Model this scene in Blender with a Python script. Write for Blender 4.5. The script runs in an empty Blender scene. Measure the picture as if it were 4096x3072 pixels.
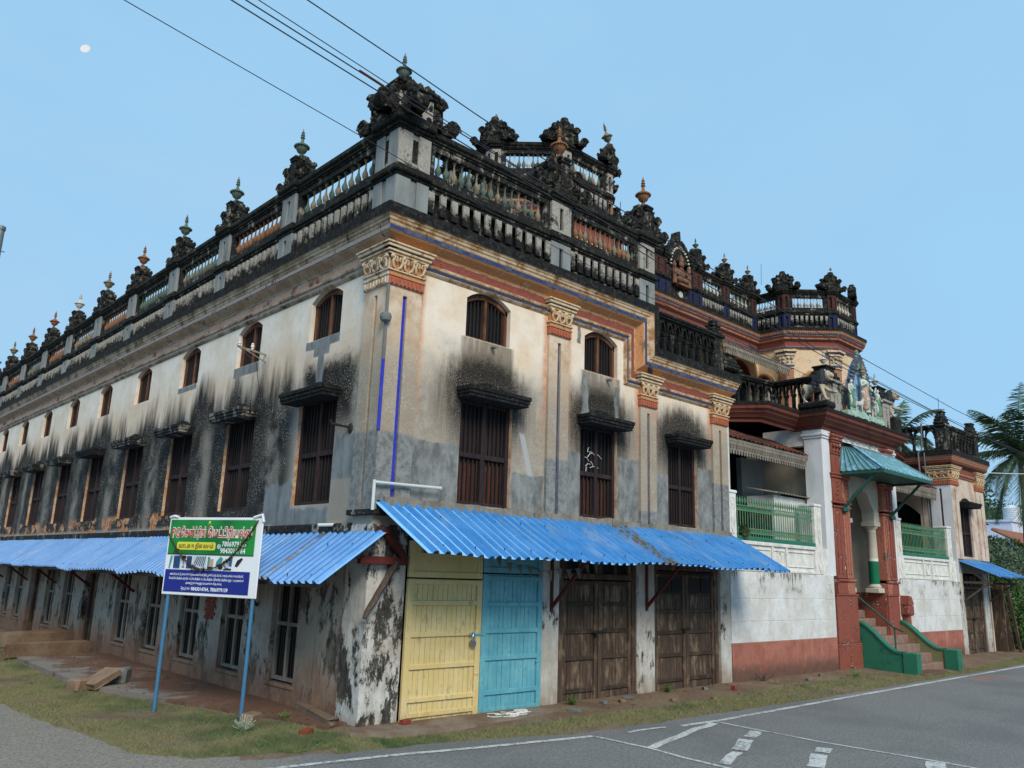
import bpy, bmesh, math, random
import numpy as np
from mathutils import Vector, Matrix, noise as mnoise
random.seed(7)
R = math.radians
scn = bpy.context.scene
COL = scn.collection

# ---------------------------------------------------------------- camera
cam_d = bpy.data.cameras.new('camera'); cam = bpy.data.objects.new('camera', cam_d); COL.objects.link(cam)
cam_d.sensor_width = 36.0; cam_d.sensor_fit = 'HORIZONTAL'
cam_d.lens = 3236.802 / 4096 * 36.0
cam_d.clip_start = 0.05; cam_d.clip_end = 3000
CAM = Vector((-6.46929, -9.76136, 2.0))
_r = Vector((0.7275332, -0.6852949, 0.0326548)); _u = Vector((-0.1793852, -0.1440693, 0.9731726)); _f = Vector((0.6622057, 0.7138732, 0.2277470))
cam.matrix_world = Matrix(((_r.x, _u.x, -_f.x, CAM.x), (_r.y, _u.y, -_f.y, CAM.y), (_r.z, _u.z, -_f.z, CAM.z), (0, 0, 0, 1)))
scn.camera = cam

# ---------------------------------------------------------------- sky, sun, exposure
SUN_EL, SUN_AZ = R(38), R(205)          # azimuth clockwise from +Y
world = bpy.data.worlds.new('World'); scn.world = world; world.use_nodes = True
wt = world.node_tree; wt.nodes.clear()
w_out = wt.nodes.new('ShaderNodeOutputWorld'); w_bg = wt.nodes.new('ShaderNodeBackground')
w_sky = wt.nodes.new('ShaderNodeTexSky'); w_sky.sky_type = 'NISHITA'; w_sky.sun_disc = False
w_sky.sun_elevation = SUN_EL; w_sky.sun_rotation = SUN_AZ
w_sky.air_density = 1.0; w_sky.dust_density = 1.2; w_sky.ozone_density = 1.6; w_sky.altitude = 0
# thin high veil over the whole sky: evens the blue out and leaves faint mottling
w_tc = wt.nodes.new('ShaderNodeTexCoord')
w_n = wt.nodes.new('ShaderNodeTexNoise'); w_n.inputs['Scale'].default_value = 2.2; w_n.inputs['Detail'].default_value = 5; w_n.inputs['Roughness'].default_value = 0.55
w_mr = wt.nodes.new('ShaderNodeMapRange'); w_mr.inputs['From Min'].default_value = 0.3; w_mr.inputs['From Max'].default_value = 0.72
w_mr.inputs['To Min'].default_value = 0.84; w_mr.inputs['To Max'].default_value = 0.93
w_mix = wt.nodes.new('ShaderNodeMixRGB'); w_mix.inputs[2].default_value = (3.35, 6.15, 8.75, 1)
wt.links.new(w_tc.outputs['Generated'], w_n.inputs['Vector']); wt.links.new(w_n.outputs['Fac'], w_mr.inputs['Value'])
wt.links.new(w_mr.outputs['Result'], w_mix.inputs[0]); wt.links.new(w_sky.outputs[0], w_mix.inputs[1])
w_n2 = wt.nodes.new('ShaderNodeTexNoise'); w_n2.inputs['Scale'].default_value = 1.6; w_n2.inputs['Detail'].default_value = 6; w_n2.inputs['Roughness'].default_value = 0.6; w_n2.inputs['Distortion'].default_value = 0.4
w_m2 = wt.nodes.new('ShaderNodeMapping'); w_m2.inputs['Scale'].default_value = (1.0, 1.0, 2.6); wt.links.new(w_tc.outputs['Generated'], w_m2.inputs[0]); wt.links.new(w_m2.outputs[0], w_n2.inputs['Vector'])
w_mr2 = wt.nodes.new('ShaderNodeMapRange'); w_mr2.interpolation_type = 'SMOOTHSTEP'; w_mr2.inputs['From Min'].default_value = 0.42; w_mr2.inputs['From Max'].default_value = 0.70; w_mr2.inputs['To Max'].default_value = 0.5; wt.links.new(w_n2.outputs['Fac'], w_mr2.inputs['Value'])
w_mix2 = wt.nodes.new('ShaderNodeMixRGB'); w_mix2.inputs[2].default_value = (3.9, 5.7, 7.6, 1); wt.links.new(w_mr2.outputs['Result'], w_mix2.inputs[0]); wt.links.new(w_mix.outputs[0], w_mix2.inputs[1])
wt.links.new(w_mix2.outputs[0], w_bg.inputs['Color']); w_bg.inputs['Strength'].default_value = 0.0525
wt.links.new(w_bg.outputs[0], w_out.inputs['Surface'])
sun_d = bpy.data.lights.new('sun', 'SUN'); sun_d.energy = 1.5; sun_d.angle = R(26); sun_d.color = (1.0, 0.89, 0.74)
sun = bpy.data.objects.new('sun', sun_d); COL.objects.link(sun); sun.location = (-20, -30, 40)
sd = Vector((math.sin(SUN_AZ) * math.cos(SUN_EL), math.cos(SUN_AZ) * math.cos(SUN_EL), math.sin(SUN_EL)))
sun.rotation_euler = sd.to_track_quat('Z', 'Y').to_euler()
vs = scn.view_settings; vs.view_transform = 'Standard'; vs.look = 'None'; vs.gamma = 1; vs.use_curve_mapping = False; vs.exposure = 1.05

# ---------------------------------------------------------------- materials
def lin(h):
    c = [int(h[i:i + 2], 16) / 255 for i in (0, 2, 4)]
    return tuple(x / 12.92 if x <= 0.04045 else ((x + 0.055) / 1.055) ** 2.4 for x in c)
def C3(c): return lin(c) if isinstance(c, str) else c
MATS = {}
class T:
    def __init__(s, name, rough=0.85, spec=0.25):
        s.m = bpy.data.materials.new(name); s.m.use_nodes = True; s.t = s.m.node_tree
        s.b = s.t.nodes['Principled BSDF']; s.b.inputs['Roughness'].default_value = rough
        s.b.inputs['Specular IOR Level'].default_value = spec
        g = s.t.nodes.new('ShaderNodeNewGeometry'); s.P = g.outputs['Position']; s.Nn = g.outputs['Normal']
        x = s.t.nodes.new('ShaderNodeSeparateXYZ'); s.t.links.new(s.P, x.inputs[0]); s.X, s.Y, s.Z = x.outputs
        MATS[name] = s.m
    def put(s, sock, v):
        if isinstance(v, bpy.types.NodeSocket): s.t.links.new(v, sock)
        elif isinstance(v, str): sock.default_value = (*lin(v), 1)
        elif isinstance(v, (tuple, list)) and sock.type == 'RGBA': sock.default_value = (*v[:3], 1)
        else: sock.default_value = v
    def f(s, op, a, b=0.0, c=None):
        n = s.t.nodes.new('ShaderNodeMath'); n.operation = op; s.put(n.inputs[0], a); s.put(n.inputs[1], b)
        if c is not None: s.put(n.inputs[2], c)
        return n.outputs[0]
    def add(s, a, b): return s.f('ADD', a, b)
    def sub(s, a, b): return s.f('SUBTRACT', a, b)
    def mul(s, a, b): return s.f('MULTIPLY', a, b)
    def mx(s, a, b): return s.f('MAXIMUM', a, b)
    def mn(s, a, b): return s.f('MINIMUM', a, b)
    def vec(s, sx=1, sy=1, sz=1, ox=0, oy=0, oz=0, src=None):
        n = s.t.nodes.new('ShaderNodeMapping'); n.inputs['Scale'].default_value = (sx, sy, sz); n.inputs['Location'].default_value = (ox, oy, oz)
        s.t.links.new(src or s.P, n.inputs[0]); return n.outputs[0]
    def noise(s, sc=5, det=4, ro=0.6, v=None, dist=0.0):
        n = s.t.nodes.new('ShaderNodeTexNoise'); n.inputs['Scale'].default_value = sc; n.inputs['Detail'].default_value = det
        n.inputs['Roughness'].default_value = ro; n.inputs['Distortion'].default_value = dist
        s.t.links.new(v or s.P, n.inputs['Vector']); return n.outputs['Fac']
    def vor(s, sc=5, v=None, feat='F1'):
        n = s.t.nodes.new('ShaderNodeTexVoronoi'); n.feature = feat; n.inputs['Scale'].default_value = sc
        s.t.links.new(v or s.P, n.inputs['Vector']); return n.outputs['Distance']
    def mr(s, v, a, b, c=0.0, d=1.0, smooth=True):
        n = s.t.nodes.new('ShaderNodeMapRange'); n.interpolation_type = 'SMOOTHSTEP' if smooth else 'LINEAR'
        s.put(n.inputs['Value'], v)
        for k, q in zip(('From Min', 'From Max', 'To Min', 'To Max'), (a, b, c, d)): s.put(n.inputs[k], q)
        return n.outputs['Result']
    def mix(s, f, a, b, mode='MIX'):
        n = s.t.nodes.new('ShaderNodeMixRGB'); n.blend_type = mode; s.put(n.inputs[0], f); s.put(n.inputs[1], a); s.put(n.inputs[2], b); return n.outputs[0]
    def band(s, v, lo, hi, soft=0.05):
        return s.mul(s.mr(v, s_(lo, -soft), s_(lo, soft)), s.mr(v, s_(hi, -soft), s_(hi, soft), 1.0, 0.0))
    def box2(s, a, b, a0, a1, b0, b1, soft=0.02, wob=0.0, wv=None):
        if wob: a = s.add(a, s.mul(s.sub(wv, 0.5), wob)); b = s.add(b, s.mul(s.sub(wv, 0.5), wob))
        return s.mul(s.band(a, a0, a1, soft), s.band(b, b0, b1, soft))
    def bump(s, h, st=0.3, dist=0.02):
        n = s.t.nodes.new('ShaderNodeBump'); n.inputs['Strength'].default_value = st; n.inputs['Distance'].default_value = dist
        s.put(n.inputs['Height'], h); s.t.links.new(n.outputs[0], s.b.inputs['Normal'])
    def out(s, col, h=None, st=0.3, dist=0.02, rough=None):
        s.put(s.b.inputs['Base Color'], col)
        if h is not None: s.bump(h, st, dist)
        if rough is not None: s.put(s.b.inputs['Roughness'], rough)
        return s.m
def s_(v, k): return v + k

def simple(name, col, col2=None, sc=6, rough=0.8, st=0.25, stretch=(1, 1, 1), spec=0.25, metal=0.0, amt=0.6, dirt=0.0):
    t = T(name, rough, spec); n = t.noise(sc, 5, 0.62, t.vec(*stretch))
    c = t.mix(t.mul(t.mr(n, 0.35, 0.68), amt), col, col2 or col)
    if dirt:
        d = t.noise(2.3, 6, 0.7, t.vec(1, 1, 0.35)); c = t.mix(t.mul(t.mr(d, 0.5, 0.72), dirt), c, '2a2622')
    t.b.inputs['Metallic'].default_value = metal
    return t.out(c, n, st, 0.01)

# --- stained plaster of the long side wall (plane x = 0): cream above, black mould in streaks below the small windows
t = T('plaster_side', 0.92)
n1 = t.noise(1.1, 6, 0.65); n2 = t.noise(7, 6, 0.7); st = t.noise(3.2, 5, 0.6, t.vec(1, 1.0, 0.13)); st2 = t.noise(9, 5, 0.65, t.vec(1, 1.0, 0.07))
spk = t.noise(38, 3, 0.7)
ph = t.f('WRAP', t.sub(t.Y, 1.83), 2.82, 0.0)                       # position within a window bay
pier = t.mr(t.f('ABSOLUTE', t.sub(ph, 1.41)), 0.35, 0.95, 1.0, 0.0)   # 1 in the middle of the pier between windows
cream = t.mix(t.mr(n1, 0.35, 0.7), 'e6e0d6', 'd6c8b4'); cream = t.mix(t.mul(t.mr(n2, 0.5, 0.75), 0.35), cream, 'a99a86')
cream = t.mix(t.mul(t.band(t.Z, 4.9, 5.75, 0.35), 0.42), cream, 'caa884')
# height of the mould front, higher at streaks
st3 = t.noise(1.5, 4, 0.55, t.vec(1, 1.0, 0.22)); front = t.add(4.98, t.add(t.mul(t.sub(st3, 0.43), 2.6), t.add(t.mul(t.sub(st, 0.5), 1.1), t.mul(t.sub(st2, 0.5), 0.35))))
front = t.add(front, t.mul(t.mr(t.f('ABSOLUTE', t.sub(ph, 2.05)), 0.0, 0.7, 1.0, 0.0), 0.35))
dark = t.mr(t.sub(front, t.Z), -0.42, 0.36)
far = t.mr(t.Y, 1.9, 2.9)
blot = t.mul(t.mr(t.add(t.f('ABSOLUTE', t.sub(t.Y, 1.55)), t.mul(t.sub(n2, 0.5), 0.4)), 0.65, 1.15, 1.0, 0.0), t.mr(t.add(t.Z, t.mul(t.sub(n2, 0.5), 0.5)), 5.1, 5.45, 1.0, 0.0))
dark = t.mul(dark, t.mx(far, t.mul(blot, t.mr(t.Z, 3.6, 4.5, 0.35, 1.0))))
dark = t.mul(dark, t.mr(t.Z, 2.55, 2.75))
lightst = t.mul(t.mul(t.mr(t.f('ABSOLUTE', t.add(t.sub(ph, 1.45), t.mul(t.sub(st, 0.5), 0.9))), 0.05, 0.5, 1.0, 0.0), t.mr(t.Z, 5.0, 4.2)), t.mr(n1, 0.38, 0.6, 0.0, 1.0))
dk = t.mul(dark, t.sub(1.0, t.mul(lightst, 0.30)))
dk = t.mul(dk, t.sub(1.0, t.mul(t.mul(t.mr(spk, 0.54, 0.68), t.mr(t.noise(2.5, 3, 0.5), 0.35, 0.6)), 0.75)))
greyed = t.mix(t.mul(t.mr(t.Z, 5.0, 3.2), t.mr(t.Y, 3.0, 0.4)), cream, 'a79f92')
c = t.mix(dk, greyed, t.mix(t.mr(n2, 0.3, 0.7), '141517', '2a2a27'))
wob = t.noise(2.4, 4, 0.6)
cem = t.mix(t.mr(t.noise(5, 5, 0.7, t.vec(1, 1, 0.4)), 0.35, 0.7), '84898a', '666b6c')
pm = t.box2(t.Y, t.Z, 0.62, 1.22, 3.3, 4.0, 0.03, 0.25, wob)
pm = t.mx(pm, t.box2(t.Y, t.Z, -0.1, 0.52, 2.8, 3.95, 0.03, 0.15, wob))
pm = t.mx(pm, t.box2(t.Y, t.Z, 2.45, 3.4, 2.6, 3.33, 0.04, 0.4, wob))
pm = t.mx(pm, t.box2(t.Y, t.Z, 1.25, 2.5, 2.5, 2.9, 0.04, 0.3, wob))
pm = t.mx(pm, t.box2(t.Y, t.Z, 1.32, 2.4, 5.55, 5.70, 0.015, 0.05, wob))
pm = t.mx(pm, t.box2(t.Y, t.Z, 1.62, 2.12, 5.40, 5.58, 0.015, 0.05, wob))
pm = t.mx(pm, t.box2(t.Y, t.Z, 1.76, 1.96, 4.75, 5.45, 0.015, 0.05, wob))
pm = t.mx(pm, t.box2(t.Y, t.Z, 4.15, 5.2, 5.50, 5.70, 0.015, 0.05, wob))
pm = t.mx(pm, t.box2(t.Y, t.Z, 7.0, 8.0, 5.58, 5.70, 0.015, 0.05, wob))
c = t.mix(pm, c, cem)
brk = t.mul(t.mr(t.noise(1.7, 5, 0.7, t.vec(1, 1, 1.3)), 0.5, 0.56), t.mul(t.band(t.Z, 2.62, 3.0, 0.06), t.mr(t.Y, 5.5, 7.0)))
c = t.mix(brk, c, t.mix(t.mr(n2, 0.4, 0.6), 'a8623c', 'c2a07a'))
t.out(c, t.add(n2, t.mul(spk, 0.5)), 0.35, 0.02)

# --- street front plaster (plane y = 0)
t = T('plaster_front', 0.92)
n1 = t.noise(1.3, 6, 0.65); n2 = t.noise(8, 6, 0.72); st2 = t.noise(10, 5, 0.65, t.vec(1, 1, 0.08)); spk = t.noise(45, 3, 0.75)
cream = t.mix(t.mr(n1, 0.35, 0.7), 'ece0d0', 'dcc4a8'); cream = t.mix(t.mul(t.mr(n2, 0.5, 0.8), 0.3), cream, 'b09c84')
grey = t.mix(t.mr(n2, 0.3, 0.7), '968e81', '736d64')
g = t.mr(t.add(t.Z, t.mul(t.sub(n1, 0.5), 2.2)), 5.8, 4.6); g = t.mul(g, t.sub(1.0, t.mul(t.mr(spk, 0.52, 0.7), 0.45)))
c = t.mix(t.mul(g, 0.85), cream, grey)
und = 0
for wx, hw in ((2.02, 0.62), (4.88, 0.6)):                          # rain-stained patch under the small windows
    m = t.mul(t.mr(t.f('ABSOLUTE', t.sub(t.X, wx)), hw - 0.08, hw), t.mr(t.Z, 5.72, 5.74, 1.0, 0.0))
    m = t.mul(t.sub(1.0, t.mr(t.f('ABSOLUTE', t.sub(t.X, wx)), hw - 0.1, hw)), t.mul(t.mr(t.Z, 5.70, 5.73, 1.0, 0.0), t.mr(t.Z, 4.9, 5.2)))
    c = t.mix(t.mul(m, t.mr(st2, 0.25, 0.6, 0.35, 0.85)), c, '6e6456')
for wx in (2.02, 4.85, 7.47):                                       # soot halo round each lintel
    dx = t.f('DIVIDE', t.sub(t.X, wx), 1.12); dz = t.f('DIVIDE', t.sub(t.Z, 4.86), t.mr(t.Z, 4.8, 4.9, 1.5, 0.72))
    d = t.f('SQRT', t.add(t.mul(dx, dx), t.mul(dz, dz)))
    d = t.add(d, t.add(t.mul(t.sub(n2, 0.5), 0.5), t.mul(t.sub(st2, 0.5), 0.6)))
    m = t.mul(t.mr(d, 0.55, 1.12, 1.0, 0.0), t.sub(1.0, t.mul(t.mr(spk, 0.52, 0.66), 0.55)))
    c = t.mix(t.mul(m, t.mr(t.Z, 3.7, 4.6, 0.45, 0.97)), c, '1a1918')
wob = t.noise(2.6, 4, 0.6)
cem = t.mix(t.mr(t.noise(3.5, 7, 0.75, t.vec(1, 1, 0.55)), 0.36, 0.64), '8b8d8b', '5e605f')
pm = 0.0
for a0, a1, b0, b1 in ((0.05, 1.5, 2.9, 3.92), (2.64, 3.4, 2.95, 3.62), (3.9, 4.34, 2.9, 4.16), (5.36, 6.03, 2.9, 4.2), (6.5, 7.0, 2.9, 4.03), (7.98, 8.55, 2.9, 4.3),
                       (8.75, 9.15, 3.4, 4.05), (4.34, 4.52, 4.85, 5.62), (5.28, 5.4, 4.7, 5.55), (4.2, 4.3, 6.2, 6.9)):
    pm = t.mx(pm, t.box2(t.X, t.Z, a0, a1, b0, b1, 0.02, 0.22, wob))
c = t.mix(t.mul(pm, t.mr(n2, 0.28, 0.5, 0.75, 1.0)), c, cem)
og = t.mul(t.mr(t.noise(6, 4, 0.6), 0.42, 0.62), 0.0)
for px in (0.6, 3.38, 3.96, 5.98, 6.54, 8.48):                      # ochre bleeding out from the pilaster edges
    og = t.mx(og, t.mul(t.mr(t.f('ABSOLUTE', t.sub(t.X, px)), 0.0, 0.13, 1.0, 0.0), t.mr(t.Z, 3.9, 5.6, 0.0, 0.75)))
og = t.mul(og, t.mr(n2, 0.3, 0.6, 0.4, 1.0))
c = t.mix(t.mul(og, t.sub(1.0, pm)), c, 'c07a48')
scratch = t.mul(t.band(t.add(t.X, t.mul(t.sub(t.Z, 3.6), 0.33)), 3.02, 3.14, 0.015), t.band(t.Z, 3.6, 4.3, 0.03))
c = t.mix(t.mul(scratch, 0.8), c, 'a7abac')
t.out(c, t.add(n2, t.mul(spk, 0.4)), 0.3, 0.02)

# --- ground-floor walls: limewash peeling over dark render, earth splash at the foot
def peeling(name, white, under, thr=0.52, splash='6b4331', zs=0.9, st=0.45, streak=0.5):
    t = T(name, 0.93); n1 = t.noise(1.5, 7, 0.72, t.vec(1.25, 1.25, 0.6)); n2 = t.noise(9, 6, 0.75, t.vec(1, 1, 0.5)); n3 = t.noise(0.7, 3, 0.5)
    m = t.mr(t.add(n1, t.mul(t.sub(n2, 0.5), 0.35)), thr - 0.035, thr + 0.03)
    w = t.mix(t.mr(n2, 0.35, 0.7), white, t.mix(0.4, white, under))
    w = t.mix(t.mul(t.mr(n3, 0.4, 0.65), 0.5), w, '8d7c67')
    c = t.mix(m, w, t.mix(t.mr(n2, 0.4, 0.65), under, '2d2a27'))
    dr = t.noise(9, 5, 0.65, t.vec(1, 1, 0.10)); c = t.mix(t.mul(t.mul(t.mr(dr, 0.54, 0.72), t.mr(n3, 0.35, 0.6)), streak), c, '3b342d'); c = t.mix(t.mul(t.mr(t.noise(2.6, 5, 0.65), 0.52, 0.7), 0.35), c, '7a5c44')
    sp = t.mr(t.add(t.Z, t.mul(t.sub(n1, 0.5), 1.6)), zs, zs - 0.85)
    c = t.mix(t.mul(sp, 0.8), c, t.mix(t.mr(n2, 0.4, 0.65), splash, '8a6a4c'))
    return t.out(c, t.add(m, n2), st, 0.02)
peeling('limewash_side', 'a5a199', '6a665e', 0.55, '704534', zs=0.85, streak=0.6)
peeling('limewash_corner', 'c9c9c4', '4a4a46', 0.52, '6a6357', 0.2)
peeling('limewash_pier', 'c2c2bd', '6d6a64', 0.60, '7d6a52', 0.5, streak=0.35)

# --- black-stained parapet stone
def parapet(name, pale, thr, tint='191a1a', sc=3.0, spk_amt=0.7):
    t = T(name, 0.95); n1 = t.noise(sc, 7, 0.72); n2 = t.noise(16, 5, 0.75); st = t.noise(11, 4, 0.6, t.vec(1, 1, 0.12)); sp = t.noise(50, 2, 0.6)
    m = t.mr(t.add(n1, t.add(t.mul(t.sub(st, 0.5), 0.45), t.mul(t.sub(n2, 0.5), 0.3))), thr - 0.07, thr + 0.05)
    m = t.mx(m, t.mul(t.mr(sp, 0.62, 0.66), spk_amt))
    c = t.mix(m, t.mix(t.mr(n2, 0.35, 0.7), pale, t.mix(0.45, pale, '5b564d')), t.mix(t.mr(n2, 0.45, 0.7), tint, '3d3d38'))
    return t.out(c, t.add(n1, n2), 0.4, 0.02)
parapet('parapet_mixed', '989286', 0.41); parapet('parapet_pale', 'a3a097', 0.60, spk_amt=0.35); parapet('parapet_black', '6a675f', 0.36, '141516')
parapet('slab_black', '5c5a55', 0.30, '131416', 5.0, 0.0); parapet('ornament_black', '6f6a5c', 0.42, '151514', 7.0, 0.3); parapet('parapet_warm', 'a3785a', 0.50)
parapet('coping_moss', '5f6152', 0.36, '161814', 4.0, 0.2)
simple('cement_grey', '8b9090', '6c7070', 4, 0.9, 0.2, (1, 1, 0.4), dirt=0.4)
simple('cement_dark', '737676', '595c5c', 4, 0.9, 0.2, (1, 1, 0.4))

# --- painted mouldings
def paint(name, col, fade, thr=0.58, sc=4, dark=0.5, rough=0.85, chips=False):
    t = T(name, rough); n1 = t.noise(sc, 7, 0.7); n2 = t.noise(20, 5, 0.7); st = t.noise(13, 4, 0.6, t.vec(1, 1, 0.1))
    c = t.mix(t.mr(n1, thr - 0.1, thr + 0.06), t.mix(t.mul(t.mr(n2, 0.3, 0.7), 0.35), col, fade), fade)
    c = t.mix(t.mul(t.mr(t.add(n1, t.mul(t.sub(st, 0.5), 0.6)), 0.56, 0.7), dark), c, '28231f')
    if chips: c = t.mix(t.mr(t.add(t.mul(n1, 0.5), t.mul(n2, 0.5)), 0.585, 0.60), c, 'c3b3a6')
    return t.out(c, n2, 0.25, 0.01)
paint('cornice_cream', 'c9b394', '9a7450', 0.52, dark=0.6); paint('cornice_ochre', 'b5794c', 'cda67c', 0.6, dark=0.65); paint('cornice_red', '7f4036', '9c685c', 0.64, dark=0.4); paint('jamb_ochre', 'a87850', 'cbb196', 0.52, 5, dark=0.5)
paint('cornice_blue', '2b3560', '565f7a', 0.56, dark=0.6); paint('blue_strong', '2c35b0', '4a55b4', 0.66, dark=0.1); paint('groove_dark', '5b4a4a', '7a6a62', 0.6, dark=0.5)
paint('faded_cream', 'b3a491', '85755f', 0.5, 2.5, dark=0.9); paint('faded_ochre', '8f7a64', 'ab9984', 0.5, 2.0, dark=0.95); paint('faded_red', 'b9a390', '8e4c40', 0.6, 1.6, dark=0.7); paint('faded_blue', 'a79c8e', '4a5590', 0.68, 1.8, dark=0.7)
paint('capital_cream', 'd6c2a0', 'b98f66', 0.58, 9, dark=0.4); paint('capital_pale', 'cfc6b4', 'b08d68', 0.55, 9, dark=0.45); paint('capital_red', 'a4553f', 'c08a70', 0.64, dark=0.25)
paint('pilaster_cream', 'd9c8b2', 'b08f6c', 0.58, 3, dark=0.3)
paint('terracotta', '8a4d40', '743f34', 0.58, 3, dark=0.45, chips=True); paint('terracotta_peeled', '94493a', 'c4ab94', 0.64, 2.4, dark=0.75)
paint('cornice_brown', '6f4034', '5e372e', 0.6, 3, dark=0.45); paint('turret_orange', '9c6a52', 'b48c74', 0.6, 5, dark=0.4); paint('relief_dirty', '8a6247', '6a5040', 0.5, 8, dark=0.85); paint('pavilion_plaster', 'cfbfb0', 'b39a86', 0.55, 1.6, dark=0.14); paint('turret_cream', 'd8c1a2', 'c8ab88', 0.6, 3, dark=0.15)
paint('urn_green', '4f6156', '6d7a6e', 0.6, 8, dark=0.8); paint('urn_orange', '87583b', '8e7258', 0.6, 8, dark=0.75); paint('urn_cream', '8d806a', '6a6455', 0.55, 8, dark=0.8); paint('urn_white', 'c4c2ba', 'a09a8c', 0.6, 8, dark=0.25)
paint('lion_tan', 'b9ab92', '9d9280', 0.6, 9, dark=0.45); paint('mane_black', '2c2f36', '474b54', 0.6, 9, dark=0.4)
paint('statue_green', '4f7a62', '86a596', 0.6, 9, dark=0.35); paint('statue_blue', '6f9bc0', 'a3bdcf', 0.6, 7, dark=0.35); paint('statue_skin', 'c3ccc0', 'a8b7b2', 0.6, 9, dark=0.25); paint('statue_pink', 'bfa08c', 'a57f72', 0.6, 9, dark=0.3); paint('statue_rock', 'a9c3b4', '7f9a8e', 0.55, 9, dark=0.3)
paint('statue_dark', '454a5a', '5d6678', 0.5, 9, dark=0.5)

# --- compound wall: white wash with black drips under the coping, red dado
t = T('white_wall', 0.9); n1 = t.noise(1.2, 6, 0.65); n2 = t.noise(10, 6, 0.7); dr = t.noise(16, 5, 0.6, t.vec(1, 1, 0.06)); dr2 = t.noise(4, 5, 0.6, t.vec(1, 1, 0.05))
n5 = t.noise(3.5, 6, 0.7, t.vec(1, 1, 0.6)); c = t.mix(t.mr(n1, 0.35, 0.65), 'd6d8d8', 'c2c1bc'); c = t.mix(t.mul(t.mr(n5, 0.48, 0.7), 0.5), c, 'aeaaa1'); c = t.mix(t.mul(t.mr(n2, 0.52, 0.75), 0.4), c, 'a19d92')
top = t.mul(t.mr(t.Z, 1.6, 2.25), t.mr(t.Z, 2.24, 2.22, 1.0, 0.0)); top = t.mx(t.mul(t.mr(t.Z, 2.22, 2.2, 0, 1), t.mr(t.Z, 1.75, 2.2)), 0.0)
c = t.mix(t.mul(t.mr(t.add(t.mul(t.mul(top, t.mr(n1, 0.38, 0.6)), 0.32), dr), 0.72, 0.86), 0.8), c, '45443c')
c = t.mix(t.mul(t.mr(dr2, 0.58, 0.72), 0.4), c, '9b978c')
c = t.mix(t.mul(t.mul(t.band(t.Z, 1.76, 1.92, 0.06), t.mr(n1, 0.52, 0.64)), t.mr(n2, 0.35, 0.65, 0.0, 0.7)), c, '5e5f4e')
ln = t.mul(t.mr(t.f('ABSOLUTE', t.sub(t.f('FRACT', t.add(t.f('DIVIDE', t.Z, 0.48), t.mul(n1, 0.22))), 0.5)), 0.0, 0.035, 1.0, 0.0), t.mr(t.Z, 2.1, 2.0))
c = t.mix(t.mul(ln, t.mr(n5, 0.4, 0.62, 0.0, 0.28)), c, '8c8a82')
t.out(c, t.add(t.sub(n2, t.mul(ln, 0.4)), t.mul(n5, 1.5)), 0.45, 0.03)
t = T('red_dado', 0.9); n1 = t.noise(2.2, 6, 0.7); n2 = t.noise(12, 6, 0.7); dr = t.noise(12, 5, 0.6, t.vec(1, 1, 0.05))
c = t.mix(t.mr(n1, 0.35, 0.7), 'a46c5e', '8c5346'); c = t.mix(t.mr(n2, 0.66, 0.72), c, 'bfa59a'); c = t.mix(t.mul(t.mr(dr, 0.58, 0.7), 0.35), c, 'c9a89a')
c = t.mix(t.mul(t.mr(t.add(t.Z, t.mul(t.sub(t.add(t.mul(n1, 0.6), t.mul(n2, 0.4)), 0.5), 1.1)), 0.38, 0.05), 0.85), c, t.mix(t.mr(n2, 0.4, 0.65), '5f4a3e', '453a33'))
t.out(c, n2, 0.3, 0.015)
simple('white_pier', 'd6d9dc', 'bfc1c1', 2.2, 0.88, 0.15, (1, 1, 0.4), dirt=0.18)
simple('white_trim', 'dcdcd8', 'b9b4a8', 5, 0.88, 0.2, dirt=0.3)
simple('inner_shade', '2b2a2b', '1c1b1c', 3, 0.95); simple('inner_wall', '8f9396', '7c7f80', 2, 0.95)  # first is near black: shade of deep rooms and verandahs painted in
simple('porch_inner', 'bdb7a8', 'a39d8f', 2, 0.95, dirt=0.2)
paint('green_paint', '2c7059', '235c49', 0.6, 3, dark=0.4, rough=0.6); paint('green_dull', '6d7a55', '8a6f4e', 0.55, 2.5, dark=0.35); paint('fence_green', '3f8068', '6d8560', 0.55, 4, dark=0.45, rough=0.65); paint('column_green', '0e6a4a', '115a41', 0.7, 3, dark=0.1, rough=0.4)
simple('canopy_steel', '2b5a50', '1d443c', 5, 0.6)
t = T('canopy_sheet', 0.55, 0.4); n1 = t.noise(3.5, 7, 0.75); n2 = t.noise(14, 5, 0.7, t.vec(1, 1, 1))
c = t.mix(t.mr(n1, 0.38, 0.55), '86b8d4', '6a9ba0'); c = t.mix(t.mul(t.mr(n2, 0.52, 0.68), 0.8), c, '3a6f70'); t.out(c, n2, 0.2, 0.01)

# --- wood
def wood(name, a, b, c3, axis='Z', rough=0.8, wear=0.5):
    t = T(name, rough); sc = {'Z': (22, 22, 0.9), 'X': (0.9, 22, 22), 'Y': (22, 0.9, 22)}[axis]
    g = t.noise(1.0, 6, 0.7, t.vec(*sc)); n1 = t.noise(1.4, 5, 0.6); n2 = t.noise(6, 5, 0.7, t.vec(1, 1, 0.4))
    c = t.mix(t.mr(g, 0.3, 0.7), a, b); c = t.mix(t.mul(t.mr(n2, 0.48, 0.68), wear), c, c3); c = t.mix(t.mul(t.mr(n1, 0.5, 0.7), 0.35), c, '1a1512')
    return t.out(c, g, 0.45, 0.008)
wood('wood_door', '5a4b3f', '362b24', '87735f', wear=0.75); wood('wood_door_rail', '463a31', '302720', '665647', 'X'); wood('wood_shutter', '33272a', '241b1c', '4a3a36'); wood('wood_shutter_red', '5a3026', '3a211b', '6f4a3a')
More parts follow.
